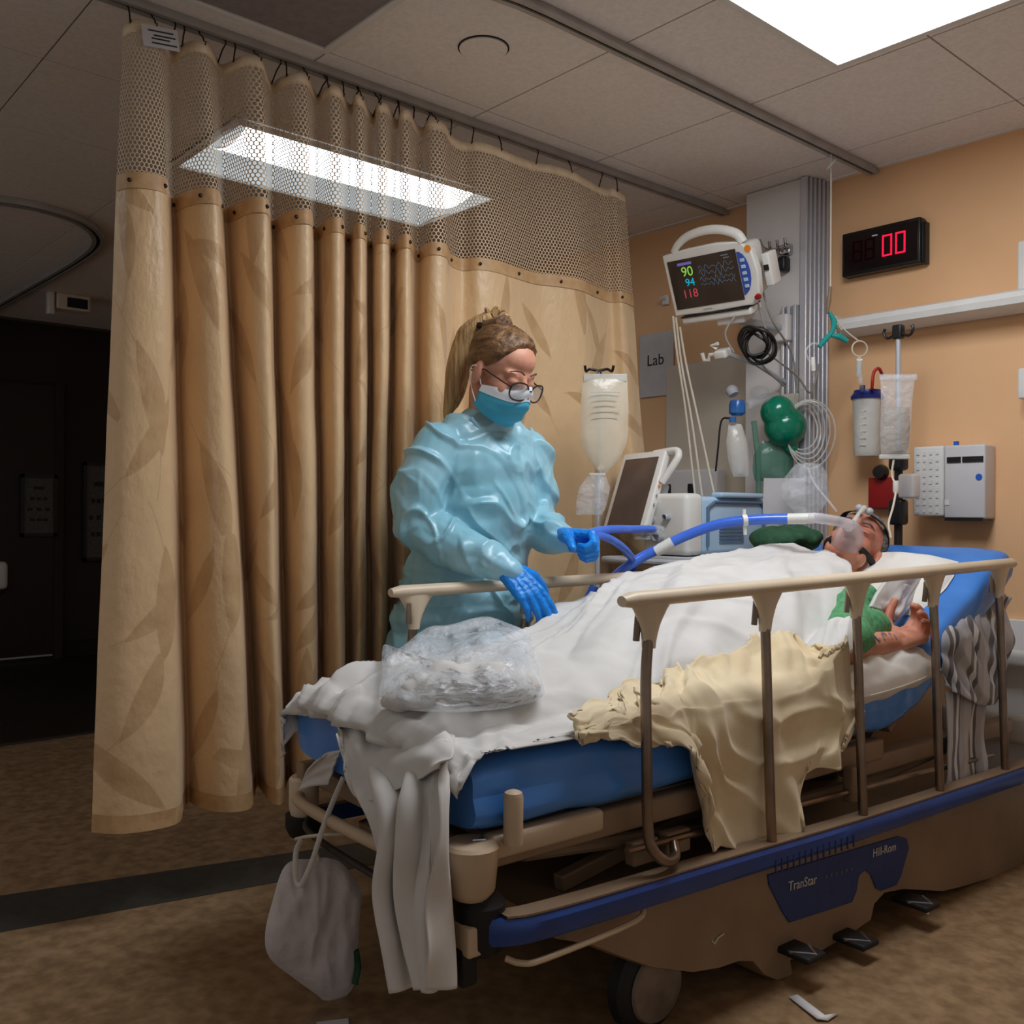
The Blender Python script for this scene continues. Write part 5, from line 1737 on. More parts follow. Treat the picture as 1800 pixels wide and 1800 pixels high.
def hand_shapes(mb, wrist, d, n, side, curls, fat=0.0, thumb=(0.5, 0.35), spread=0.07, scale=1.0, back=0.035):
    """wrist point, direction to knuckles, palm normal, thumb side; curls: 3 angles (deg) per finger index..little"""
    d = Vector(d).normalized()
    n = Vector(n)
    n = (n - d * n.dot(d)).normalized()
    side = Vector(side)
    side = (side - d * side.dot(d) - n * side.dot(n)).normalized()
    w = Vector([float(k) for k in wrist])
    s = scale
    R = Matrix((d, side, n)).transposed()
    mb.capsule(w - d * back * s, w + d * 0.01 * s, 0.024 * s + fat, 0.025 * s + fat)
    for k, (off, ln) in enumerate(((0.028, 0.092), (0.010, 0.094), (-0.009, 0.090), (-0.027, 0.082))):
        mb.capsule(w + d * 0.012 * s + side * off * 0.72 * s, w + d * ln * s + side * off * s, 0.0155 * s + fat, 0.0115 * s + fat, 10)
    mb.ell(w + d * 0.045 * s + n * 0.004 * s, (0.042 * s, 0.034 * s, 0.014 * s + fat), R)
    mb.ell(w + d * 0.030 * s + side * 0.022 * s + n * 0.010 * s, (0.030 * s, 0.016 * s, 0.014 * s + fat), R)
    tips = []
    for k, (off, L) in enumerate(((0.028, 0.074), (0.010, 0.082), (-0.009, 0.076), (-0.027, 0.060))):
        base = w + d * (0.092, 0.094, 0.090, 0.082)[k] * s + side * off * s
        dirn = (d + side * (off / 0.028 * spread)).normalized()
        p = base
        ang = 0.0
        rad = (0.0098, 0.0100, 0.0095, 0.0085)[k] * s + fat
        for seg, frac in enumerate((0.46, 0.30, 0.24)):
            ang += math.radians(curls[k][seg])
            v = dirn * math.cos(ang) + n * math.sin(ang)
            q = p + v * (L * frac * s)
            mb.capsule(p, q, rad * (1 - 0.07 * seg), rad * (0.94 - 0.08 * seg), 10)
            p = q
        tips.append((p, v, (n * math.cos(ang) - dirn * math.sin(ang))))
    # thumb from the side of the palm, near its base
    b0 = w + d * 0.022 * s + side * 0.026 * s + n * 0.006 * s
    v = (d * 0.62 + side * 0.70 + n * thumb[0]).normalized()
    b1 = b0 + v * 0.040 * s
    v2 = (d * 0.86 + side * 0.30 + n * (thumb[0] + thumb[1])).normalized()
    b2 = b1 + v2 * 0.033 * s
    v3 = (d * 0.9 + side * 0.05 + n * (thumb[0] + thumb[1] * 1.8)).normalized()
    b3 = b2 + v3 * 0.024 * s
    mb.capsule(b0, b1, 0.0165 * s + fat, 0.0125 * s + fat, 10)
    mb.capsule(b1, b2, 0.0120 * s + fat, 0.0105 * s + fat, 10)
    mb.capsule(b2, b3, 0.0105 * s + fat, 0.0085 * s + fat, 10)
    tips.append((b3, v3, (n * -0.3 + side * 0.5).normalized()))
    return tips


def displace(mb, fn):
    V = np.array(mb.v)
    N = np.zeros_like(V)
    F4 = np.array([f for f in mb.f if len(f) == 4])
    if len(F4):
        fn_ = np.cross(V[F4[:, 2]] - V[F4[:, 0]], V[F4[:, 3]] - V[F4[:, 1]])
        for c in range(4):
            np.add.at(N, F4[:, c], fn_)
    N /= np.linalg.norm(N, axis=1, keepdims=True) + 1e-12
    D = np.array([fn(p) for p in V])
    mb.v = [tuple(p) for p in V + N * D[:, None]]
    return mb


def set_faces(o, fn, mats):
    """give each face the slot fn(centre in world) returns"""
    me = o.data
    for m in mats:
        me.materials.append(MATS[m])
    mw = ROOTS[o.parent.name] if o.parent else Matrix.Translation(o.location)
    idx = np.zeros(len(me.polygons), dtype=np.int32)
    for p in me.polygons:
        idx[p.index] = fn(mw @ p.center)
    me.polygons.foreach_set('material_index', idx)


# ------------------------------------------------------------------ the nurse
NX, NY = -2.25, 1.83
nurse = thing('person', 'person in pale blue gown, blue mask and glasses standing behind the bed', 'person', (NX, NY, 0))
shR, shL = Vector((-2.20, 1.655, 1.285)), Vector((-2.20, 2.02, 1.285))
elR, wrR = Vector(onX(742, 925, -2.21)), Vector(onX(893, 1000, -1.975))
elL, wrL = Vector(onX(936, 905, -2.20)), Vector(onX(984, 948, -1.995))
HC = Vector((-2.105, 1.815, 1.497))
hf = Vector((0.86, 0.13, -0.42))
HM = frame_head(HC, hf, (0.42, 0.05, 0.9), 1.10)
sk = xf(head_shapes(), HM)
nb = HM @ Vector((-0.030, 0, -0.06))
sk.capsule(Vector((-2.185, 1.825, 1.33)), nb, 0.055, 0.052)
sk.ell((-2.215, 1.83, 1.22), (0.10, 0.165, 0.16))
sk.ell((-2.25, 1.83, 1.03), (0.10, 0.14, 0.16))
sk.ell((-2.27, 1.83, 0.90), (0.115, 0.165, 0.12))
sk.capsule(shR, shL, 0.044)
for sh, el, wr in ((shR, elR, wrR), (shL, elL, wrL)):
    sk.capsule(sh, el, 0.048, 0.040)
    sk.capsule(el, wr, 0.040, 0.027)
for s in (-1, 1):
    sk.capsule((-2.28, NY + 0.085 * s, 0.86), (-2.26, NY + 0.10 * s, 0.48), 0.085, 0.058)
    sk.capsule((-2.26, NY + 0.10 * s, 0.48), (-2.30, NY + 0.105 * s, 0.09), 0.055, 0.038)
    sk.capsule((-2.30, NY + 0.105 * s, 0.06), (-2.15, NY + 0.12 * s, 0.045), 0.042, 0.035)
dR_ = (Vector(onX(962, 1078, -1.865)) - wrR).normalized()
nR_ = Vector((-0.62, 0.42, -0.66))
curlR = [(14, 16, 12), (16, 18, 12), (20, 20, 14), (24, 22, 16)]
hand_shapes(sk, wrR, dR_, nR_, dR_.cross(nR_), curlR, -0.001, (0.35, 0.2), scale=1.1)
dL_ = ((Vector(onX(1035, 940, -1.945)) - wrL).normalized() * 0.55 + (wrL - elL).normalized() * 0.45).normalized()
nL_ = Vector((0.35, -0.62, -0.70))
curlL = [(62, 80, 50), (66, 84, 52), (68, 84, 52), (66, 82, 50)]
hand_shapes(sk, wrL, dL_, nL_, nL_.cross(dL_), curlL, -0.001, (0.75, 0.35), back=0.004, scale=1.18)
body = remesh(sk, 0.0042, 5).build('body', None, nurse, angle=180)
set_faces(body, lambda p: 1 if (p.z < 1.33 and not (p.x > -2.02 and p.z < 1.12)) else 0, ('skin_fair', 'scrubs_navy'))

# gown: one loose film over torso, sleeves and skirt
gw = MB()
gw.ell((-2.205, 1.83, 1.215), (0.130, 0.195, 0.150))
gw.ell((-2.20, 1.835, 1.10), (0.135, 0.185, 0.2))
gw.ell((-2.235, 1.83, 0.98), (0.14, 0.185, 0.2))
gw.capsule(shR + Vector((-.005, .01, -.01)), shL + Vector((-.005, -.01, -.01)), 0.066, 0.066)
gw.capsule(shR.lerp(shL, 0.25) + Vector((0, 0, 0.02)), shR.lerp(shL, 0.75) + Vector((0, 0, 0.02)), 0.075, 0.075)
gw.capsule(Vector((-2.19, 1.80, 1.33)), Vector((-2.17, 1.84, 1.362)), 0.075, 0.066)
for (sh, el, wr, ex) in ((shR, elR, wrR, Vector((-0.012, -0.02, 0.0))), (shL, elL, wrL, Vector((-0.01, 0.01, 0)))):
    m1 = sh.lerp(el, 0.55) + ex
    gw.capsule(sh, m1, 0.068, 0.076)
    gw.capsule(m1, el + ex * 0.6, 0.076, 0.074)
    m2 = el.lerp(wr, 0.5) + Vector((0, 0, -0.012))
    gw.capsule(el + ex * 0.6, m2, 0.074, 0.066)
    gw.capsule(m2, el.lerp(wr, 0.88), 0.068, 0.050)
    gw.capsule(el.lerp(wr, 0.8), wr.lerp(el, -0.02), 0.048, 0.038)
vs = []
for k in range(9):
    z = 1.0 - 0.075 * k
    vs.append((0.150 + 0.010 * k, 0.195 + 0.014 * k, z))
for k in range(8):
    a, b = vs[k], vs[k + 1]
    gw.ell((-2.27 - 0.002 * k, 1.83 - 0.004 * k, a[2]), (a[0], a[1], 0.10))


def crumple(p):
    v = Vector(p)
    r = mnoise.noise(v * 4.5 + Vector((3, 1, 7))) * 0.012
    w = mnoise.noise(v * 2.6) * 2.6
    a1 = mnoise.noise(Vector((v.x * 3 + w, v.y * 3.4 - w, v.z * 8 + v.y * 5)))
    a2 = mnoise.noise(Vector((v.x * 5 - w, v.y * 9 + v.z * 6, v.z * 3 + w)) + Vector((9, 2, 4)))
    a3 = mnoise.noise(Vector((v.x * 12 + w, v.y * 12 - v.z * 9, v.z * 10 - w)))
    m1 = min(1.0, max(0.0, mnoise.noise(v * 5 + Vector((1, 8, 2))) * 2.5 + 0.5))
    m2 = min(1.0, max(0.0, mnoise.noise(v * 5 + Vector((5, 3, 9))) * 2.5 + 0.4))
    c1 = max(0.0, 1 - abs(a1) * 5.5)
    c2 = max(0.0, 1 - abs(a2) * 5.5)
    c3 = max(0.0, 1 - abs(a3) * 5.0)
    return r + c1 * 0.012 * m1 + c2 * 0.011 * m2 + c3 * 0.005 * (1 - m1) - 0.003


g_ = displace(remesh(gw, 0.005, 12), crumple)
# keep the neck opening clear
gown = g_.build('gown', 'gown_film', nurse, angle=180)
# dark v of the scrub neckline under the film
MB().tube([HM @ Vector((0.015, 0.062, -0.135)), HM @ Vector((0.052, 0.035, -0.165)), HM @ Vector((0.058, 0.0, -0.185)), HM @ Vector((0.05, -0.038, -0.160)), HM @ Vector((0.01, -0.068, -0.128))], 0.006, 8, smooth=4).build('neck_tie', 'gown_film', nurse)
# gloves
gl = MB()
hand_shapes(gl, wrR, dR_, nR_, dR_.cross(nR_), curlR, 0.0016, (0.35, 0.2), scale=1.1)
gl.capsule(wrR - dR_ * 0.035, wrR - dR_ * 0.012, 0.032, 0.030)
displace(remesh(gl, 0.0026, 3), lambda p: 0.0011 * mnoise.noise(Vector(p) * 130)).build('glove', 'glove_blue', nurse, angle=180)
gl = MB()
hand_shapes(gl, wrL, dL_, nL_, nL_.cross(dL_), curlL, 0.0016, (0.75, 0.35), back=0.004, scale=1.18)
gl.capsule(wrL - dL_ * 0.012, wrL - dL_ * 0.002, 0.030, 0.030)
displace(remesh(gl, 0.0026, 3), lambda p: 0.0011 * mnoise.noise(Vector(p) * 130)).build('glove', 'glove_blue', nurse, angle=180)
for s in (-1, 1):
    MB().rbox((-2.23, NY + 0.112 * s, 0.045), (0.26, 0.095, 0.085), 0.035).build('shoe', 'device_white', nurse)


def scalp(HM, line, mat, parent, name='hair', thick=1.06, rip=0.0022, nf=60):
    """hair cap on the skull, cut along a hairline given by elevation over azimuth"""
    G = []
    c = Vector((-0.014, 0, 0.036))
    for i in range(73):
        az = -math.pi + 2 * math.pi * i / 72
        lo = line(az)
        row = []
        for j in range(19):
            el = lo + (math.pi / 2 - lo) * j / 18
            k = thick * (1 + 0.02 * math.sin(el * 3))
            edge = min(1, j / 2.0)
            k = 0.985 + (k - 0.985) * edge
            r = rip * math.sin(az * nf / 2 + 3 * nz(az * 2, el * 3)) * edge + 0.004 * nz(math.cos(az) * 3, math.sin(az) * 3, el * 3) * edge
            d = Vector((math.cos(el) * math.cos(az), math.cos(el) * math.sin(az), math.sin(el)))
            row.append(HM @ (c + Vector((d.x * 0.094, d.y * 0.0765, d.z * 0.085)) * k + d * r))
        G.append(row)
    return MB().grid(G).build(name, mat, parent, angle=180, fixn=False)


def nurse_line(az):
    a = abs(az)
    pts = [(0, 0.70), (0.5, 0.60), (0.85, 0.28), (1.15, -0.12), (1.45, -0.34), (1.75, -0.30), (2.2, -0.66), (math.pi, -0.80)]
    for (a0, v0), (a1, v1) in zip(pts, pts[1:]):
        if a <= a1:
            return v0 + (v1 - v0) * (a - a0) / (a1 - a0)
    return -0.6


hr = scalp(HM, nurse_line, 'hair_brown', nurse)
tie = Vector(onD(852, 577, 2.86))
MB().tube([HM @ Vector((-0.045, 0, 0.118)), tie, tie + Vector((0, 0, 0.02))], [0.030, 0.022, 0.02], 14).build('hair_root', 'hair_brown', nurse)
MB().lathe([(0.024, -0.010), (0.030, -0.006), (0.030, 0.006), (0.024, 0.010)], tie, (UPV + 0.4 * RGT), 18).build('hair_band', 'band_black', nurse)
pt = [(866, 556, 2.86), (850, 566, 2.87), (826, 586, 2.88), (812, 620, 2.89), (804, 660, 2.89), (797, 695, 2.89), (788, 722, 2.88), (783, 735, 2.87)]
rd = [0.016, 0.028, 0.034, 0.036, 0.036, 0.030, 0.016, 0.004]
tail = MB().tube([onD(*p) for p in pt], rd, 28, smooth=8)
displace(tail, lambda p: 0.004 * mnoise.noise(Vector((p[0] * 70, p[1] * 70, p[2] * 6))))
tail.build('ponytail', 'hair_blond', nurse, angle=180)
for k, (a, b) in enumerate((((868, 556), (888, 546)), ((866, 552), (876, 540)), ((858, 552), (852, 543)), ((874, 560), (897, 556)))):
    MB().tube([onD(a[0], a[1], 2.86), onD((a[0] + b[0]) / 2, (a[1] + b[1]) / 2 - 4, 2.855), onD(b[0], b[1], 2.85)], [0.010, 0.007, 0.002], 8, smooth=4).build('loose_lock', 'hair_blond', nurse)
# brows, lashes
for s in (1, -1):
    MB().tube([HM @ Vector((0.088, 0.012 * s, 0.026)), HM @ Vector((0.086, 0.032 * s, 0.033)), HM @ Vector((0.070, 0.052 * s, 0.026))], [0.0022, 0.0028, 0.0014], 8, smooth=4).build('eyebrow', 'brow_dark', nurse)
    MB().tube([HM @ Vector((0.0895, 0.018 * s, -0.005)), HM @ Vector((0.0915, 0.032 * s, -0.009)), HM @ Vector((0.084, 0.047 * s, -0.005))], [0.0012, 0.002, 0.0012], 6, smooth=4).build('eyelash', 'band_black', nurse)


# surgical mask
def mask_grid(v0, v1, nv, grow=0.0):
    G = []
    for j in range(nv):
        v = v0 + (v1 - v0) * j / (nv - 1)
        row = []
        for k in range(33):
            u = -1 + 2 * k / 32
            a = u * math.radians(86)
            zz = -0.018 - 0.102 * v + 0.020 * math.exp(-(u / 0.22) ** 2) * (1 - v) - 0.018 * abs(u) ** 2 * (1 - v) + 0.030 * abs(u) ** 2 * v
            fx = 0.090 + 0.022 * math.sin(math.pi * min(1, 0.25 + v * 0.8)) * math.cos(a) ** 2
            fy = 0.071 + 0.004 * math.sin(math.pi * v)
            pl = 0.0022 * math.sin(v * 6 * math.pi) * math.cos(a)
            x = 0.005 + (fx + pl + grow) * math.cos(a)
            y = (fy + grow) * math.sin(a)
            if v > 0.75:
                x -= 0.05 * (v - 0.75) ** 1.0
            row.append(HM @ Vector((x, y, zz)))
        G.append(row)
    return G


mk = MB().grid(mask_grid(0.0, 1.0, 24)).build('face_mask', 'mask_blue', nurse, angle=180, solid=0.0012)
MB().grid(mask_grid(-0.02, 0.30, 8, 0.0012)).build('mask_edge', 'mask_white', mk, angle=180)
for s in (1, -1):
    MB().tube([HM @ Vector((0.01, 0.073 * s, -0.036)), HM @ Vector((-0.015, 0.084 * s, 0.005)), HM @ Vector((-0.035, 0.082 * s, -0.012)), HM @ Vector((-0.012, 0.078 * s, -0.055)), HM @ Vector((0.01, 0.073 * s, -0.082))], 0.0018, 6, smooth=5).build('ear_loop', 'mask_white', mk)
# glasses
gls = thing('glasses', 'dark rimmed glasses on the face above the blue mask', 'glasses', HM @ Vector((0.1, 0, -0.03)))
for s in (1, -1):
    c = Vector((0.112, 0.035 * s, -0.014))
    ring = []
    for k in range(28):
        a = 2 * math.pi * k / 28
        yy, zz = 0.0290 * math.copysign(abs(math.cos(a)) ** 0.8, math.cos(a)), 0.0235 * math.copysign(abs(math.sin(a)) ** 0.8, math.sin(a))
        ring.append(HM @ (c + Vector((-0.010 * (abs(c.y + yy) / 0.06) ** 2 - 0.1 * zz * 0, yy, zz))))
    MB().tube(ring, 0.0026, 8, closed=True).build('rim', 'glasses_rim', gls)
    n = len(ring)
    lens = MB().add([HM @ (c + Vector((-0.003, 0, 0)))] + ring, [(0, 1 + k, 1 + (k + 1) % n) for k in range(n)])
    lens.build('lens', 'lens_glass', gls, angle=180)
    MB().tube([HM @ Vector((0.102, 0.063 * s, -0.006)), HM @ Vector((0.085, 0.072 * s, -0.003)), HM @ Vector((0.01, 0.080 * s, 0.006)), HM @ Vector((-0.03, 0.083 * s, -0.012))], 0.0022, 6).build('temple', 'glasses_rim', gls)
MB().tube([HM @ Vector((0.112, 0.008, -0.010)), HM @ Vector((0.116, 0.0, -0.006)), HM @ Vector((0.112, -0.008, -0.010))], 0.0025, 8, smooth=3).build('bridge', 'glasses_rim', gls)

# ------------------------------------------------------------------ the patient
def B(x, y, z):
    return Vector(bw(x, y, z))


def bdir(x, y, z):
    return Vector(BEX * x + BEY * y + np.array([0, 0, z]))


pat = thing('person', 'person lying in bed with breathing mask and grey hair under a white sheet', 'person', B(0, 1.1, 0.64))
PC = B(-0.03, 1.815, 0.985)
PM = frame_head(PC, bdir(0.42, -0.62, 0.66), bdir(0.05, 0.68, 0.73), 1.08)
sk = xf(head_shapes(), PM)
# heavier jaw and beard line
sk.ell(PM @ Vector((0.045, 0, -0.082)), 0.05)
sk.capsule(PM @ Vector((-0.02, 0, -0.07)), B(-0.04, 1.60, 0.875), 0.062, 0.070)
sk.ell(B(-0.05, 1.46, 0.80), (0.20, 0.19, 0.125), Matrix.Rotation(BED_A, 3, 'Z') @ R26)
sk.ell(B(-0.06, 1.20, 0.77), (0.195, 0.22, 0.15), Matrix.Rotation(BED_A, 3, 'Z'))
sk.ell(B(-0.06, 0.98, 0.74), (0.19, 0.17, 0.11), Matrix.Rotation(BED_A, 3, 'Z'))
sk.capsule(B(0.15, 1.50, 0.83), B(-0.25, 1.50, 0.83), 0.075, 0.075)
for s in (1, -1):
    sk.capsule(B(-0.06 + 0.09 * s, 0.92, 0.712), B(-0.06 + 0.09 * s, 0.50, 0.686), 0.064, 0.040)
    sk.capsule(B(-0.06 + 0.09 * s, 0.50, 0.686), B(-0.06 + 0.09 * s, 0.16, 0.677), 0.038, 0.030)
    sk.capsule(B(-0.06 + 0.09 * s, 0.15, 0.676), B(-0.06 + 0.08 * s, 0.09, 0.674), 0.030, 0.022)
# far arm lies under the sheet
sk.capsule(B(-0.25, 1.50, 0.82), B(-0.31, 1.22, 0.71), 0.05, 0.042)
sk.capsule(B(-0.31, 1.22, 0.71), B(-0.25, 0.98, 0.70), 0.042, 0.03)
hand_shapes(sk, B(-0.25, 0.97, 0.70), bdir(0.1, -1, 0), bdir(0, 0, -1), bdir(1, 0, 0), [(20, 15, 10)] * 4)
# near arm: elbow bent, hand resting palm up on the small pillow
pel, pwr = B(0.315, 1.215, 0.735), B(0.325, 1.445, 0.735)
sk.capsule(B(0.16, 1.50, 0.83), pel, 0.056, 0.048)
sk.capsule(pel, pwr, 0.046, 0.031)
pd_ = bdir(0.10, 0.93, 0.16)
pn_ = bdir(0.18, -0.2, 0.9)
curlP = [(38, 50, 32), (48, 56, 36), (56, 60, 38), (60, 62, 40)]
tips = hand_shapes(sk, pwr, pd_, pn_, pn_.cross(pd_), curlP, 0.0012, (0.55, 0.3), 0.05, 1.18)
pb = remesh(sk, 0.0038, 4).build('body', 'skin_warm', pat, angle=180)
for (p, v, nn) in tips:
    x_, y2_, z2_ = v, nn.cross(v), nn
    MB().ell(p - nn * 0.0078, (0.0055, 0.0045, 0.0016), Matrix((v.normalized(), nn.cross(v).normalized(), nn.normalized())).transposed(), 10, 6).build('fingernail', 'nail', pat)


def patient_line(az):
    a = abs(az)
    pts = [(0, 0.95), (0.5, 0.85), (0.9, 0.62), (1.2, 0.2), (1.5, -0.2), (1.75, -0.1), (2.2, -0.55), (math.pi, -0.7)]
    for (a0, v0), (a1, v1) in zip(pts, pts[1:]):
        if a <= a1:
            return v0 + (v1 - v0) * (a - a0) / (a1 - a0)
    return -0.6


scalp(PM, patient_line, 'hair_grey', pat, thick=1.09, rip=0.0015, nf=90)
for s in (1, -1):
    MB().tube([PM @ Vector((0.088, 0.012 * s, 0.027)), PM @ Vector((0.086, 0.032 * s, 0.033)), PM @ Vector((0.070, 0.052 * s, 0.026))], [0.0035, 0.0042, 0.002], 8, smooth=4).build('eyebrow', 'hair_grey', pat)
    MB().tube([PM @ Vector((0.0895, 0.018 * s, -0.004)), PM @ Vector((0.0915, 0.032 * s, -0.007)), PM @ Vector((0.084, 0.047 * s, -0.004))], [0.001, 0.0016, 0.001], 6, smooth=4).build('eyelid_line', 'lip_dark', pat)
# green gown: sleeve on the near arm and collar
M('gown_green', (92, 156, 106), rough=0.75, vary=(60, (70, 130, 86), 4), bump=(34, 0.5, 0.01))
M('tattoo_ink', (128, 112, 122), rough=0.5, vary=(40, (112, 108, 126), 2))
gg = MB()
gg.capsule(B(0.14, 1.50, 0.83), B(0.29, 1.30, 0.762), 0.068, 0.060)
gg.capsule(B(0.29, 1.30, 0.762), B(0.31, 1.25, 0.75), 0.060, 0.058)
gg.capsule(B(0.15, 1.50, 0.82), B(-0.25, 1.50, 0.82), 0.09, 0.09)
gg.ell(B(-0.05, 1.44, 0.80), (0.215, 0.19, 0.14), Matrix.Rotation(BED_A, 3, 'Z') @ R26)
gg.ell(B(0.27, 1.40, 0.785), (0.05, 0.08, 0.05), Matrix.Rotation(BED_A, 3, 'Z'))
displace(remesh(gg, 0.006, 5), lambda p: 0.010 * (1 - 2.2 * abs(mnoise.noise(Vector(p) * 9.0))) + 0.005 * mnoise.noise(Vector(p) * 22)).build('gown', 'gown_green', pat, angle=180)
# tattoo lines on the forearm
ax = (pwr - pel).normalized()
sd = bdir(0.8, 0, 0.6)
for k in range(7):
    c = pel.lerp(pwr, 0.30 + 0.09 * k) + sd.normalized() * (0.0425 - 0.0022 * k) + Vector((0, 0, 0.006 * (-1) ** k))
    MB().tube([c + ax * 0.011 * math.cos(a) + sd.cross(ax).normalized() * 0.012 * math.sin(2 * a + k) - sd.normalized() * 0.002 * abs(math.sin(a)) for a in np.linspace(0.4 * k, 0.4 * k + 4.2, 12)], 0.0014, 5).build('tattoo', 'tattoo_ink', pat)

# breathing mask with head straps (worn, but a thing of its own)
bm_ = thing('breathing_mask', 'clear breathing mask with black head straps on the patient face', 'breathing mask', PM @ Vector((0.12, 0, -0.06)))
G = []
for j in range(14):
    v = j / 13
    row = []
    for k in range(29):
        a = 2 * math.pi * k / 28
        r = math.sin((1 - v) * math.pi / 2) ** 0.55
        row.append(PM @ Vector((0.066 + 0.082 * v - 0.022 * abs(math.sin(a)) * (1 - v), 0.047 * r * math.sin(a), -0.044 + 0.070 * r * math.cos(a) * (0.92 if math.cos(a) > 0 else 0.86))))
    G.append(row)
M('mask_clear', (236, 234, 240), rough=0.1, alpha=0.42, vary=(10, (224, 224, 232), 3), spec=0.9)
MB().grid(G).build('cup', 'mask_clear', bm_, angle=180)
MB().tube([PM @ Vector((0.062 - 0.020 * abs(math.sin(a)), 0.050 * math.sin(a), -0.044 + 0.070 * math.cos(a))) for a in np.linspace(0, 2 * math.pi, 30, endpoint=False)], 0.0065, 8, closed=True).build('cushion', 'milky_plastic', bm_)
MB().tube([PM @ Vector((0.142, 0, -0.05)), PM @ Vector((0.165, 0, -0.055)), onD(1440, 911, 2.95), onD(1425, 911, 2.96)], [0.017, 0.017, 0.017, 0.016], 14, smooth=3).build('elbow', 'mask_clear', bm_)
MB().tube([PM @ Vector((0.125, 0, -0.01)), PM @ Vector((0.125, 0, 0.03)), PM @ Vector((0.112, 0, 0.065))], [0.008, 0.006, 0.010], 10).build('forehead_arm', 'milky_plastic', bm_)
for s in (1, -1):
    MB().ell(PM @ Vector((0.102, 0.016 * s, 0.066)), 0.013).build('forehead_pad', 'device_grey', bm_)


def strap(pts, w_, name):
    P = [PM @ Vector(p) for p in pts]
    P, _ = cr_line(P, [0] * len(P), 6)
    c = PM @ Vector((-0.01, 0, 0.0))
    up = Vector((PM[0][2], PM[1][2], PM[2][2])).normalized()
    G = []
    for i, p in enumerate(P):
        d = (P[min(i + 1, len(P) - 1)] - P[max(i - 1, 0)]).normalized()
        nrm = (p - c).normalized()
        sdv = d.cross(nrm).normalized()
        G.append([p + sdv * w_, p + nrm * 0.001, p - sdv * w_])
    MB().grid(G).build(name, 'strap_black', bm_, angle=180, solid=0.003, offset=0)


for s in (1, -1):
    strap([(0.088, 0.016 * s, 0.068), (0.050, 0.060 * s, 0.074), (-0.014, 0.0775 * s, 0.068), (-0.072, 0.056 * s, 0.060), (-0.110, 0.0, 0.05)], 0.011, 'head_strap')
    strap([(0.075, 0.046 * s, -0.060), (0.046, 0.063 * s, -0.052), (0.006, 0.076 * s, -0.042), (-0.045, 0.073 * s, -0.03), (-0.104, 0.0, -0.02)], 0.011, 'cheek_strap')
# ------------------------------------------------------------------ linens on the stretcher
M('sheet_white', (212, 209, 205), rough=0.8, vary=(9, (202, 198, 193), 3), bump=(300, 0.1, 0.001), sheen=0.2)
M('blanket_cream', (226, 208, 172), rough=0.9, vary=(7, (214, 192, 152), 4), bump=(240, 0.25, 0.002), sheen=0.4)
M('pillow_white', (232, 228, 220), rough=0.8, vary=(8, (224, 218, 208), 3), bump=(30, 0.15, 0.006))
M('bag_film', (236, 242, 248), rough=0.14, alpha=0.38, vary=(6, (244, 248, 252), 4), bump=(22, 0.9, 0.03), spec=0.9)
M('drain_white', (208, 200, 200), rough=0.5, vary=(6, (194, 186, 187), 3), bump=(14, 0.6, 0.02))


def towel_mat():
    m = M('towel_stripe', (150, 146, 146), rough=0.85, sheen=0.3)
    g = NG(m)
    bs = m.node_tree.nodes['Principled BSDF']
    uv = g.node('ShaderNodeUVMap')
    sx = g.node('ShaderNodeSeparateXYZ')
    g.link(uv.outputs[0], sx.inputs[0])
    f1 = g.math('FRACT', g.math('MULTIPLY', sx.outputs[0], 9.0))
    rp = g.node('ShaderNodeValToRGB')
    rp.color_ramp.interpolation = 'CONSTANT'
    e = rp.color_ramp.elements
    e[0].position, e[0].color = 0.0, lin((176, 172, 172))
    e[1].position, e[1].color = 0.34, lin((104, 98, 98))
    for pos, c in ((0.5, (206, 202, 200)), (0.62, (92, 86, 86)), (0.72, (160, 155, 155))):
        n = e.new(pos)
        n.color = lin(c)
    g.link(f1, rp.inputs['Fac'])
    g.link(rp.outputs[0], bs.inputs['Base Color'])


towel_mat()

# height of the covered body over the deck
crest = [(612, 1256), (676, 1205), (760, 1178), (850, 1170), (940, 1152), (1010, 1118), (1062, 1080), (1110, 1044), (1152, 1020), (1200, 1004), (1260, 989), (1340, 978), (1420, 968), (1450, 962)]
XC = -0.07
CR = np.array([bX(px, py, XC) for px, py in crest])
ct, cz_ = CR[:, 1], CR[:, 2]


def deck_top(t):
    """top of the mattress at distance t from the foot"""
    return float(np.interp(t, SP[:, 0], SP[:, 1] + H2 * np.cos(SP[:, 2]))) + 0.004


def sheet_z(x, t):
    top = float(np.interp(t, ct, cz_))
    d = deck_top(t)
    top = max(top, d + 0.02)
    w_ = float(np.interp(t, [0, 0.45, 0.8, 1.1, 1.7], [0.31, 0.29, 0.32, 0.35, 0.35]))
    u = (x - XC) / w_
    k = max(0.0, 1 - abs(u) ** 2.2) ** 0.62
    z = d + (top - d) * k
    # valley between the shins
    if t < 0.6:
        z -= 0.045 * math.exp(-((x - XC - 0.02) / 0.05) ** 2) * max(0, 1 - t / 0.6) * (top - d) / 0.12
    # the bent near arm under the sheet's corner
    z = max(z, deck_top(t) + 0.165 * math.exp(-((x - 0.30) / 0.09) ** 2 - ((t - 1.24) / 0.17) ** 2))
    return z


RAS = None


def on_sheet(px, py, x_first=0.36, lift=0.02, fallback=None):
    """first point of the covered body met by the line of sight, lifted a little"""
    last = None
    for k in range(80):
        x = x_first - 0.0085 * k
        p = bX(px, py, x)
        if p[1] > -0.02 and p[2] <= (sheet_z(x, p[1]) if RAS is None else max(top_of_sheet(x, p[1]), deck_top(p[1]))) + lift:
            return p if k > 0 or fallback is None else np.array(fallback)
        last = p
    return np.array(fallback) if fallback is not None else last


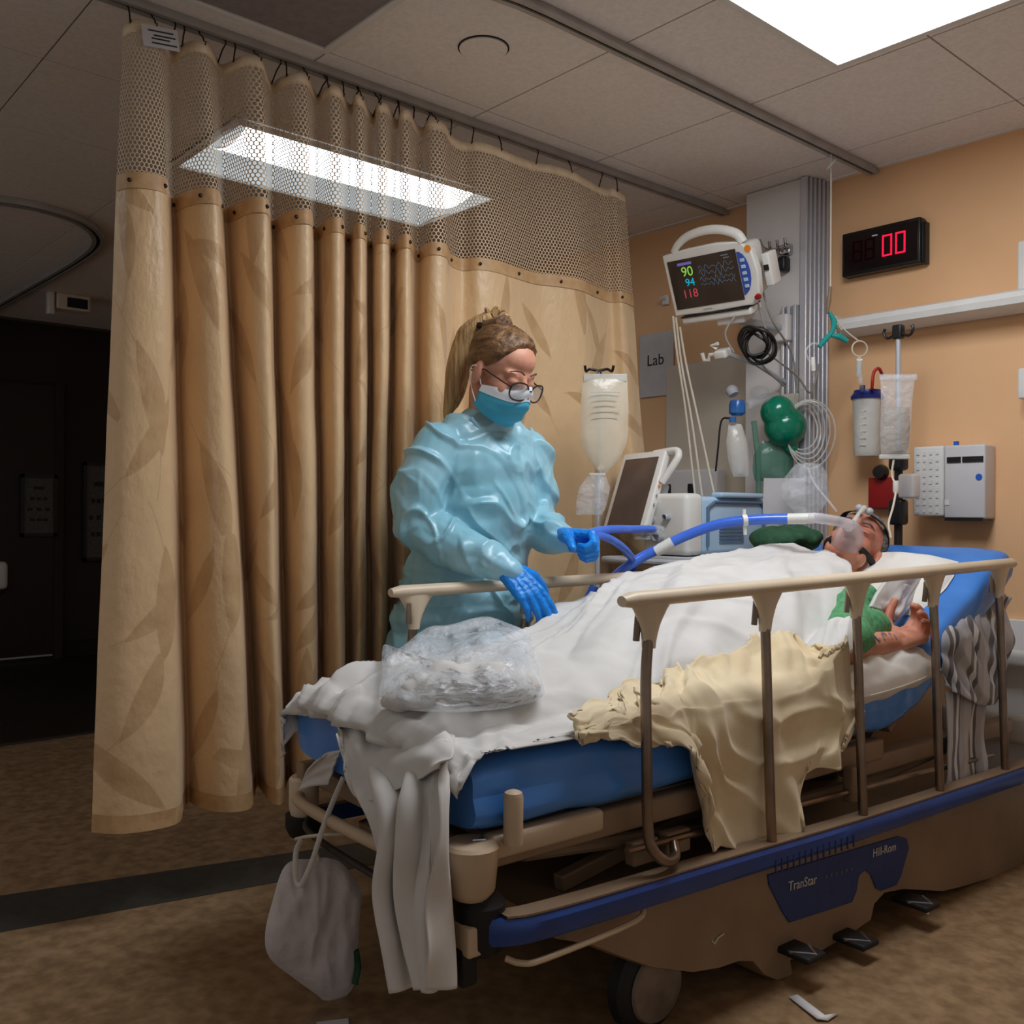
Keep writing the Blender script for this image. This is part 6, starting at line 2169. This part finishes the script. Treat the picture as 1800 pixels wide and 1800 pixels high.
nu, nv = 190, 140
G = np.zeros((nu, nv, 3))
for i in range(nu):
    for j in range(nv):
        s = i / (nu - 1)
        x = -0.47 + 0.84 * j / (nv - 1)
        xe = min(max(x, -0.365), 0.36)
        tmax = float(np.interp(x, [-0.3, -0.02, 0.12, 0.20, 0.30, 0.36], [1.62, 1.62, 1.55, 1.46, 1.33, 1.20]))
        t0 = -0.075
        t = t0 + (tmax - t0) * s
        over = max(0.0, -0.02 - t)
        tt = max(t, 0.0)
        z = sheet_z(xe, tt) + 0.010
        px = xe
        if x < -0.365:                      # far side falls over the edge
            z -= (-0.365 - x) * 1.0
            px = -0.372 - 0.02 * (-0.365 - x)
        if x > 0.345:
            z -= (x - 0.345) * 0.8
        if over > 0:
            z = z - over * 1.1
        G[i, j] = (px, max(t, -0.05), z)
U = np.linspace(0, 1.7, nu)[:, None] * np.ones((1, nv))
V = np.ones((nu, 1)) * np.linspace(0, 0.95, nv)[None, :]
f1 = folds(U, V, math.radians(-24), 7.0, 7.0, 5.0, 0.5)
f2 = folds(U, V, math.radians(-20), 11.0, 6.0, 11.0, 0.5)
f3 = noise_grid(U * 3.0, V * 3.0, 2.2)
f4 = folds(U, V, math.radians(38), 16.0, 6.0, 21.0, 0.6)
f5 = 1 - np.clip(np.abs(folds(U, V, math.radians(-17), 4.5, 8.0, 31.0, 0.5)) * 3.2, 0, 1)
f6 = 1 - np.clip(np.abs(folds(U, V, math.radians(-32), 8.0, 7.0, 41.0, 0.6)) * 3.0, 0, 1)
f7 = 1 - np.clip(np.abs(folds(U, V, math.radians(15), 11.0, 5.0, 51.0, 0.6)) * 3.0, 0, 1)
amp = 0.012 * f1 + 0.007 * f2 + 0.010 * f3 + 0.006 * f4 + 0.026 * f5 + 0.015 * f6 + 0.008 * f7 - 0.008
G = G + grid_normals(G) * np.sign(grid_normals(G)[:, :, 2:3] + 1e-6) * (amp * np.clip(1.15 - 0.45 * U, 0.5, 1))[:, :, None]
G[:, :, 2] = np.maximum(G[:, :, 2], np.where((G[:, :, 0] > -0.36) & (G[:, :, 1] > 0.0), 0.652, 0))
sheet = thing('bed_sheet', 'white bed sheet covering the patient and hanging off the foot end', 'sheet', bw(0, 0.8, 0.6))


def bed_grid(G, name, mat, par, uv=None, **k):
    W = [[bw(*p) for p in row] for row in G]
    return MB().grid(W, uv=uv).build(name, mat, par, angle=180, **k)


bed_grid(G, 'cover', 'sheet_white', sheet, solid=0.003)
# raster of the sheet's top, so that what lies on it can follow its folds
RX, RT = np.arange(-0.40, 0.42, 0.01), np.arange(-0.10, 1.72, 0.01)
RAS = np.full((len(RX), len(RT)), -1.0)
for row in G:
    for p in row:
        a_, b_ = int(round((p[0] + 0.40) / 0.01)), int(round((p[1] + 0.10) / 0.01))
        for da in (-1, 0, 1):
            for db in (-1, 0, 1):
                if 0 <= a_ + da < len(RX) and 0 <= b_ + db < len(RT):
                    RAS[a_ + da, b_ + db] = max(RAS[a_ + da, b_ + db], p[2])

for _ in range(3):                      # soften the raster
    pad = np.pad(RAS, 1, mode='edge')
    RAS = np.maximum(RAS - 0.004, (pad[:-2, 1:-1] + pad[2:, 1:-1] + pad[1:-1, :-2] + pad[1:-1, 2:] + pad[1:-1, 1:-1]) / 5) if False else (pad[:-2, 1:-1] + pad[2:, 1:-1] + pad[1:-1, :-2] + pad[1:-1, 2:] + 2 * pad[1:-1, 1:-1]) / 6


def top_of_sheet(x, t):
    a_, b_ = int(round((x + 0.40) / 0.01)), int(round((t + 0.10) / 0.01))
    if 0 <= a_ < len(RX) and 0 <= b_ < len(RT):
        return RAS[a_, b_]
    return -1.0


def px_loft(cols, nu, nv, wr, ang=math.radians(90), freq=9.0, seed=1.0, fine=0.3, edge=True, noise_amp=0.0, hug=0):
    """cols: control columns of (px, py, bed x); returns dense bed-local grid with folds"""
    C = np.array([[(on_sheet(p[0], p[1], 0.385, 0.016, bX(*p)) if k < hug else bX(*p)) for k, p in enumerate(c)] for c in cols])
    G = loft(C, nu, nv)
    Lu = np.linalg.norm(np.diff(G, axis=0), axis=2).mean(1).sum()
    Lv = np.linalg.norm(np.diff(G, axis=1), axis=2).mean(0).sum()
    U = np.linspace(0, Lu, nu)[:, None] * np.ones((1, nv))
    V = np.ones((nu, 1)) * np.linspace(0, Lv, nv)[None, :]
    d = folds(U, V, ang, freq, 5.0, seed, 0.5) * wr + folds(U, V, ang + 0.5, freq * 1.9, 4.0, seed + 5, 0.5) * wr * fine
    if noise_amp:
        d = d + noise_grid(U * 8, V * 8, seed + 9) * noise_amp
    G = G + grid_normals(G) * d[:, :, None]
    return G, np.stack([U, V], axis=2)


# long end hanging at the foot corner, with deep vertical pleats
cols = [[(600, 1300, 0.06), (632, 1370, 0.10), (660, 1440, 0.16), (664, 1540, 0.18), (690, 1630, 0.24), (716, 1733, 0.30)],
        [(650, 1300, 0.10), (680, 1380, 0.18), (700, 1460, 0.24), (700, 1560, 0.25), (716, 1650, 0.28), (730, 1733, 0.31)],
        [(700, 1310, 0.16), (722, 1390, 0.26), (716, 1470, 0.20), (712, 1570, 0.21), (730, 1660, 0.27), (746, 1734, 0.31)],
        [(745, 1315, 0.22), (752, 1385, 0.32), (748, 1480, 0.33), (742, 1580, 0.33), (752, 1660, 0.33), (762, 1735, 0.33)],
        [(780, 1312, 0.27), (772, 1380, 0.33), (768, 1480, 0.27), (766, 1580, 0.28), (772, 1660, 0.31), (778, 1735, 0.33)],
        [(812, 1318, 0.31), (797, 1368, 0.37), (794, 1480, 0.37), (796, 1580, 0.37), (804, 1660, 0.37), (798, 1735, 0.37)]]
cols2 = []
for c in cols:
    cols2.append(c)
C = []
for c in cols:
    row = []
    for k, (px, py, x) in enumerate(c):
        q = bY(px, py, -0.085 if k > 1 else -0.06)
        row.append(q if k > 0 else bY(px, py, 0.0))
    C.append(row)
C = np.array(C)
# push alternate pleats forward
for i in range(len(C)):
    for k in range(1, 6):
        C[i, k, 1] -= 0.030 * (1 if i % 2 == 1 else 0) + (0.03 if i in (0, 5) and k < 2 else 0) * 0
GH = loft(C, 90, 60)
U = np.linspace(0, 0.25, 90)[:, None] * np.ones((1, 60))
V = np.ones((90, 1)) * np.linspace(0, 0.5, 60)[None, :]
pl = np.sin(2 * np.pi * (U / 0.25 * 3.6 + 0.35 * noise_grid(U * 3, V * 3.5, 6.0) + 0.25 * V)) * 0.020 * np.clip(V / 0.12, 0.2, 1)
GH = GH + grid_normals(GH) * (pl + folds(U, V, math.radians(84), 22, 6, 3.0) * 0.006)[:, :, None]
GH[:, :, 1] = np.where(GH[:, :, 2] < 0.52, np.minimum(GH[:, :, 1], -0.064), GH[:, :, 1])
bed_grid(GH, 'hanging_end', 'sheet_white', sheet, solid=0.003)
# rumpled bunch over the foot edge
bl_ = MB()
cols = [[(588, 1262, -0.20), (590, 1275, -0.20), (598, 1290, -0.19)], [(622, 1258, -0.15), (618, 1300, -0.16), (612, 1385, -0.17)], [(655, 1255, -0.08), (650, 1320, -0.10), (640, 1408, -0.13)],
        [(700, 1258, 0.0), (690, 1330, -0.01), (664, 1405, -0.06)], [(752, 1268, 0.1), (744, 1320, 0.09), (722, 1372, 0.05)], [(800, 1290, 0.2), (796, 1325, 0.2), (770, 1352, 0.17)]]
C = np.array([[bX(p[0], p[1], p[2]) for p in c] for c in cols])
for i in range(len(C)):
    for k, yy in enumerate((0.02, -0.05, -0.075)):
        C[i, k] = bY(cols[i][k][0], cols[i][k][1], yy - 0.012 * (i % 2) * (k > 0))
GB = loft(C, 60, 36)
U = np.linspace(0, 0.5, 60)[:, None] * np.ones((1, 36))
V = np.ones((60, 1)) * np.linspace(0, 0.2, 36)[None, :]
GB = GB + grid_normals(GB) * (folds(U, V, math.radians(30), 12, 4, 8.0) * 0.010 + noise_grid(U * 14, V * 14, 3.0) * 0.006)[:, :, None]
bed_grid(GB, 'foot_bunch', 'sheet_white', sheet, solid=0.003)
# corner of the under sheet at the far foot edge
cols = [[(600, 1318, -0.37), (580, 1322, -0.37), (560, 1336, -0.38)], [(590, 1340, -0.33), (560, 1350, -0.36), (536, 1362, -0.385)], [(576, 1380, -0.31), (552, 1382, -0.36), (526, 1388, -0.39)]]
C = np.array([[bY(p[0], p[1], -0.03 - 0.01 * k) for k, p in enumerate(c)] for c in cols])
GC = loft(C, 24, 24)
U = np.linspace(0, 0.2, 24)[:, None] * np.ones((1, 24))
GC = GC + grid_normals(GC) * (noise_grid(U * 22, U.T * 10, 1.0) * 0.008)[:, :, None]
bed_grid(GC, 'tucked_corner', 'sheet_white', sheet, solid=0.004)

# cream blanket over the near side
blk = thing('cream_blanket', 'cream blanket bunched over the near side of the bed behind the rail', 'blanket', bw(0.38, 0.9, 0.3))
cols = [[(985, 1268, .28), (992, 1282, .31), (1000, 1294, .34), (1003, 1303, .362)],
        [(1060, 1236, .24), (1068, 1258, .30), (1072, 1282, .35), (1074, 1302, .368)],
        [(1120, 1206, .20), (1126, 1246, .30), (1130, 1284, .36), (1132, 1307, .374)],
        [(1180, 1182, .18), (1186, 1232, .31), (1190, 1284, .372), (1194, 1316, .378)],
        [(1226, 1166, .18), (1230, 1236, .33), (1216, 1330, .376), (1234, 1474, .384)],
        [(1268, 1152, .18), (1276, 1236, .34), (1262, 1350, .392), (1264, 1486, .392)],
        [(1310, 1136, .18), (1322, 1226, .33), (1316, 1346, .378), (1300, 1492, .384)],
        [(1344, 1124, .18), (1360, 1216, .34), (1366, 1330, .394), (1334, 1503, .392)],
        [(1376, 1112, .18), (1402, 1196, .32), (1412, 1310, .378), (1374, 1478, .386)],
        [(1404, 1122, .18), (1440, 1194, .32), (1448, 1280, .376), (1404, 1376, .386)],
        [(1426, 1142, .20), (1468, 1192, .31), (1470, 1262, .362), (1462, 1330, .378)],
        [(1438, 1158, .22), (1474, 1190, .29), (1474, 1226, .33), (1470, 1290, .368)]]
GBl, uvb = px_loft(cols, 160, 110, 0.016, math.radians(66), 11.0, 4.0, 0.6, noise_amp=0.010, hug=2)
BU, BV = uvb[:, :, 0], uvb[:, :, 1]
hang = folds(BU, BV, math.radians(74), 7.0, 6.0, 14.0, 0.5) * 0.5 + folds(BU, BV, math.radians(58), 13.0, 5.0, 17.0, 0.5) * 0.3
rdg = 1 - np.clip(np.abs(folds(BU, BV, math.radians(62), 6.0, 7.0, 24.0, 0.6)) * 3.0, 0, 1) + 0.6 * (1 - np.clip(np.abs(folds(BU, BV, math.radians(30), 9.0, 6.0, 27.0, 0.6)) * 3.0, 0, 1))
hang = hang + 1.1 * rdg - 0.6
GBl = GBl + grid_normals(GBl) * np.sign(grid_normals(GBl)[:, :, 0:1] + 1e-6) * (0.016 * rdg)[:, :, None]
for i in range(GBl.shape[0]):
    for j in range(GBl.shape[1]):
        x, tq, z = GBl[i, j]
        near = min(abs(tq - yp) for yp in (0.38, 0.776, 1.145))
        sm_ = min(1.0, max(0.0, (near - 0.025) / 0.09))
        xmax = 0.402 + 0.055 * sm_ * sm_ * (3 - 2 * sm_)
        k = min(1.0, max(0.0, (0.70 - z) / 0.10))          # 0 on the bed, 1 where it hangs
        xh = 0.394 + 0.030 * (hang[i, j] + 0.4) * (0.3 + 0.7 * sm_)
        x2 = x * (1 - k) + xh * k
        GBl[i, j, 0] = min(max(x2, 0.384 * k + x2 * (1 - k)), xmax)
        if z > 0.655:
            GBl[i, j, 2] = max(z, top_of_sheet(min(x, 0.35), tq) + 0.010)
for _ in range(3):
    sm = GBl.copy()
    sm[1:-1, 1:-1] = (GBl[:-2, 1:-1] + GBl[2:, 1:-1] + GBl[1:-1, :-2] + GBl[1:-1, 2:] + 2 * GBl[1:-1, 1:-1]) / 6
    GBl = sm
bed_grid(GBl, 'blanket', 'blanket_cream', blk, solid=0.007)


def pillow(name, label, c, size, rot, seed, mat='pillow_white', amp=0.012):
    t = thing(name, label, 'pillow', Vector(bw(*c)) - Vector((0, 0, size[2])))
    G1 = []
    n = 40
    mb = MB()
    for side in (1, -1):
        G = []
        for i in range(n + 1):
            row = []
            for k in range(n + 1):
                u, v = 2 * i / n - 1, 2 * k / n - 1
                prof = (max(0, 1 - abs(u) ** 3.2) * max(0, 1 - abs(v) ** 3.2)) ** 0.55
                wv = 1 + 0.05 * math.cos(2.2 * u) * 0
                x = u * size[0] * (1 - 0.10 * v * v)
                y = v * size[1] * (1 - 0.10 * u * u)
                z = side * size[2] * prof + amp * nz(u * 2.4 + seed, v * 2.4, side) * prof + 0.35 * amp * nz(u * 6 + seed, v * 6, side + 4) * prof
                p = rot @ Vector((x, y, z))
                row.append(bw(c[0] + p.x, c[1] + p.y, c[2] + p.z))
            G.append(row)
        mb.grid(G)
    mb.build('cushion', mat, t, angle=180)
    # seam piping around the rim
    rim = []
    for k in range(48):
        a = 2 * math.pi * k / 48
        e = 0.4
        u, v = math.copysign(abs(math.cos(a)) ** e, math.cos(a)), math.copysign(abs(math.sin(a)) ** e, math.sin(a))
        p = rot @ Vector((u * size[0] * (1 - 0.10 * v * v), v * size[1] * (1 - 0.10 * u * u), 0))
        rim.append(bw(c[0] + p.x, c[1] + p.y, c[2] + p.z))
    MB().tube(rim, 0.003, 6, closed=True).build('seam', mat, t)
    return t


pillow('pillow', 'white pillow on the raised mattress behind the patient head', (0.02, 1.80, 0.868), (0.27, 0.17, 0.055), Matrix.Rotation(math.radians(30), 3, 'X'), 1.0)
pillow('pillow', 'cream pillow under the patient hand beside the rail', (0.268, 1.36, 0.676), (0.135, 0.27, 0.066), Matrix.Rotation(math.radians(4), 3, 'X') @ Matrix.Rotation(math.radians(20), 3, 'Y'), 5.0, amp=0.026)
# folded linen edge beside the pillow
t = thing('folded_linen', 'grey and white folded linen under the pillow by the shoulder', 'linen', bw(0.22, 1.62, 0.80))
for k, (m_, dx) in enumerate((('sheet_white', 0.0), ('drain_white', 0.014), ('sheet_white', 0.028))):
    cols = [[(1568, 1010 + 14 * k, .24), (1545, 1040 + 10 * k, .26), (1532, 1066 + 6 * k, .27)], [(1600, 1016 + 12 * k, .24), (1578, 1052 + 8 * k, .26), (1560, 1078 + 4 * k, .27)], [(1634, 1008 + 12 * k, .22), (1604, 1058 + 6 * k, .25), (1578, 1088 + 3 * k, .27)]]
    Gx, _ = px_loft(cols, 30, 30, 0.010, 1.2, 14, 2.0 + k, noise_amp=0.008)
    bed_grid(Gx, 'layer', m_, t, solid=0.010)

# striped towel over the near rail end
tw = thing('striped_towel', 'grey striped towel bunched at the rail end and hanging down', 'towel', bw(0.38, 1.75, 0.3))
cols = [[(1660, 1068, .30), (1648, 1110, .34), (1652, 1160, .36), (1660, 1205, .37)],
        [(1690, 1040, .28), (1680, 1100, .36), (1682, 1160, .385), (1684, 1222, .388)],
        [(1722, 1030, .28), (1714, 1096, .37), (1714, 1160, .39), (1712, 1236, .388)],
        [(1750, 1034, .30), (1744, 1100, .36), (1744, 1164, .386), (1738, 1236, .386)],
        [(1774, 1052, .32), (1778, 1110, .36), (1774, 1168, .38), (1760, 1222, .384)]]
GT, uvt = px_loft(cols, 80, 80, 0.020, math.radians(40), 13, 7.0, 0.8, noise_amp=0.026)
GT[:, :, 0] = np.minimum(GT[:, :, 0], 0.40)
bed_grid(GT, 'bunch', 'towel_stripe', tw, uv=uvt, solid=0.005)
cols = [[(1664, 1215, .375), (1668, 1290, .388), (1666, 1350, .389), (1662, 1408, .389)], [(1688, 1215, .375), (1688, 1290, .39), (1690, 1360, .395), (1700, 1410, .392)], [(1712, 1215, .375), (1706, 1290, .378), (1712, 1370, .38), (1722, 1432, .385)], [(1744, 1210, .375), (1732, 1290, .388), (1736, 1350, .394), (1738, 1404, .39)]]
GT, uvt = px_loft(cols, 40, 50, 0.007, math.radians(86), 16, 9.0, 0.5)
GT[:, :, 0] = np.minimum(GT[:, :, 0], 0.398)
bed_grid(GT, 'hanging_tail', 'towel_stripe', tw, uv=uvt, solid=0.005)

# dark green cloth behind the mask
t = thing('green_cloth', 'dark green cloth heaped beside the patient face by the ventilator', 'cloth', bw(-0.2, 1.62, 0.9))
mb = MB()
mb.ell(bw(*bX(1392, 946, -0.22)), (0.10, 0.10, 0.045))
mb.ell(bw(*bX(1366, 950, -0.24)), (0.09, 0.10, 0.05))
mb.ell(bw(*bX(1385, 985, -0.24)), (0.10, 0.11, 0.06))
o = displace(remesh(mb, 0.006, 4), lambda p: 0.012 * mnoise.noise(Vector(p) * 22)).build('heap', 'green_cloth', t, angle=180)
MB().tube([bw(-0.18, 1.62, 0.99), bw(-0.14, 1.60, 0.985), bw(-0.10, 1.58, 0.96)], 0.005, 8, smooth=4).build('cord', 'cable_white', t)

# clear plastic bag lying on the legs
pb_ = thing('plastic_bag', 'crumpled clear plastic bag with white contents lying on the patient legs', 'plastic bag', bw(-0.08, 0.22, 0.70))
sil = [(676, 1238), (672, 1180), (674, 1134), (700, 1140), (750, 1104), (790, 1098), (848, 1084), (884, 1092), (926, 1112), (940, 1150), (952, 1196), (952, 1226), (880, 1246), (780, 1252)]
def bag_shell(shrink, depth0, depth1, seed, rough_):
    cxp, cyp = 812, 1190
    G = []
    S2 = [Vector((p[0], p[1], 0)) for p in sil]
    L, _ = cr_line(S2, [0] * len(S2), 5, closed=True)
    nr = 20
    for side in (1, -1):
        G = []
        for i in range(nr + 1):
            u = i / nr
            row = []
            for q in list(L) + [L[0]]:
                px = cxp + (q.x - cxp) * u * shrink
                py = cyp + (q.y - cyp) * u * shrink
                prof = max(0, 1 - u ** 2.2) ** 0.5
                p = on_sheet(px, py, 0.30, 0.03, bX(px, py, -0.20))
                nn = nz(px / 34.0 + seed, py / 34.0, side * 3.0) * 0.030 + nz(px / 13.0 + seed, py / 13.0, side * 5.0) * 0.012
                off = side * 0.075 * prof + nn * rough_ * (0.35 + 0.65 * prof)
                row.append(bw(p[0] + off * 0.72, p[1] - off * 0.5, p[2] + off * 0.25))
            G.append(row)
        yield G
for G in bag_shell(1.0, 0, 0, 2.0, 1.0):
    MB().grid(G).build('film', 'bag_film', pb_, angle=180, fixn=False)
mb = MB()
for (px, py, x, r) in ((745, 1205, -0.08, 0.055), (800, 1190, -0.09, 0.065), (860, 1185, -0.10, 0.06), (905, 1195, -0.10, 0.05), (830, 1160, -0.14, 0.045), (700, 1220, -0.07, 0.035)):
    mb.ell(bw(*on_sheet(px, py + 10, 0.30, 0.02, bX(px, py, x))), (r, r * 1.1, r * 0.7))
displace(remesh(mb, 0.007, 6), lambda p: 0.010 * mnoise.noise(Vector(p) * 28)).build('contents', 'sheet_white', pb_, angle=180)

# urine drainage bag at the foot end
dd = 2.12
t = thing('drainage_bag', 'grey white drainage bag hanging from the foot end of the stretcher', 'drainage bag', onD(560, 1765, dd))
outl = [(516, 1512), (546, 1510), (575, 1508), (604, 1520), (634, 1566), (632, 1620), (628, 1680), (622, 1732), (600, 1758), (576, 1764), (556, 1748), (520, 1722), (474, 1684), (466, 1640), (480, 1580), (496, 1530)]
S2 = [Vector((p[0], p[1], 0)) for p in outl]
L, _ = cr_line(S2, [0] * len(S2), 5, closed=True)
mb = MB()
for side in (1, -1):
    G = []
    for i in range(13):
        u = i / 12
        row = []
        for q in list(L) + [L[0]]:
            px, py = 558 + (q.x - 558) * u, 1640 + (q.y - 1640) * u
            prof = max(0, 1 - u ** 2.5) ** 0.5
            row.append(onD(px, py, dd - side * 0.028 * prof + 0.016 * nz(px / 26, py / 70, 2.0) * prof + 0.008 * nz(px / 12, py / 40, 6.0) * prof + (px - 550) * 0.0004))
        G.append(row)
    mb.grid(G)
mb.build('bag', 'drain_white', t, angle=180)
MB().tube([onD(604, 1366, 2.1), onD(585, 1410, 2.1), onD(566, 1460, 2.08), onD(552, 1505, 2.07), onD(540, 1535, 2.06), onD(528, 1556, 2.06), onD(520, 1545, 2.07), onD(520, 1500, 2.09), onD(528, 1478, 2.12)], 0.0062, 10, smooth=6).build('drain_tube', 'milky_plastic', t)
MB().tube([onD(520, 1475, 2.2), onD(545, 1470, 2.12), onD(600, 1466, 2.1), onD(640, 1470, 2.1)], 0.004, 8, smooth=4).build('hanger_bar', 'cable_white', t)
MB().tube([onD(560, 1512, 2.12), onD(556, 1490, 2.12), onD(566, 1468, 2.12)], 0.004, 8, smooth=4).build('hanger_hook', 'cable_white', t)
MB().tube([onD(626, 1670, dd + 0.02), onD(630, 1700, dd + 0.02), onD(624, 1730, dd + 0.01)], 0.007, 8).build('outlet_tube', 'green_cloth', t)

# scrap of paper on the floor under the bed, edge of another at the bottom of the picture
t = thing('floor_debris', 'crumpled wrapper lying on the dark floor under the stretcher', 'wrapper', onZ(1425, 1770, 0))
q = [onZ(1386, 1752, 0.004), onZ(1402, 1748, 0.010), onZ(1450, 1784, 0.012), onZ(1474, 1780, 0.006), onZ(1456, 1794, 0.004), onZ(1436, 1790, 0.008)]
MB().add(q, [(0, 1, 2, 5), (5, 2, 3, 4)]).build('wrapper', 'column_grey', t, solid=0.002)
t = thing('floor_paper', 'pale paper edge on the floor at the bottom of the picture', 'paper', onZ(585, 1800, 0))
MB().prism([(p[0], p[1]) for p in (onZ(556, 1799, 0), onZ(612, 1792, 0), onZ(616, 1822, 0), onZ(556, 1830, 0))], (0, 0, 0.001), (1, 0, 0), (0, 1, 0), (0, 0, 1), 0.002).build('sheet', 'paper', t)
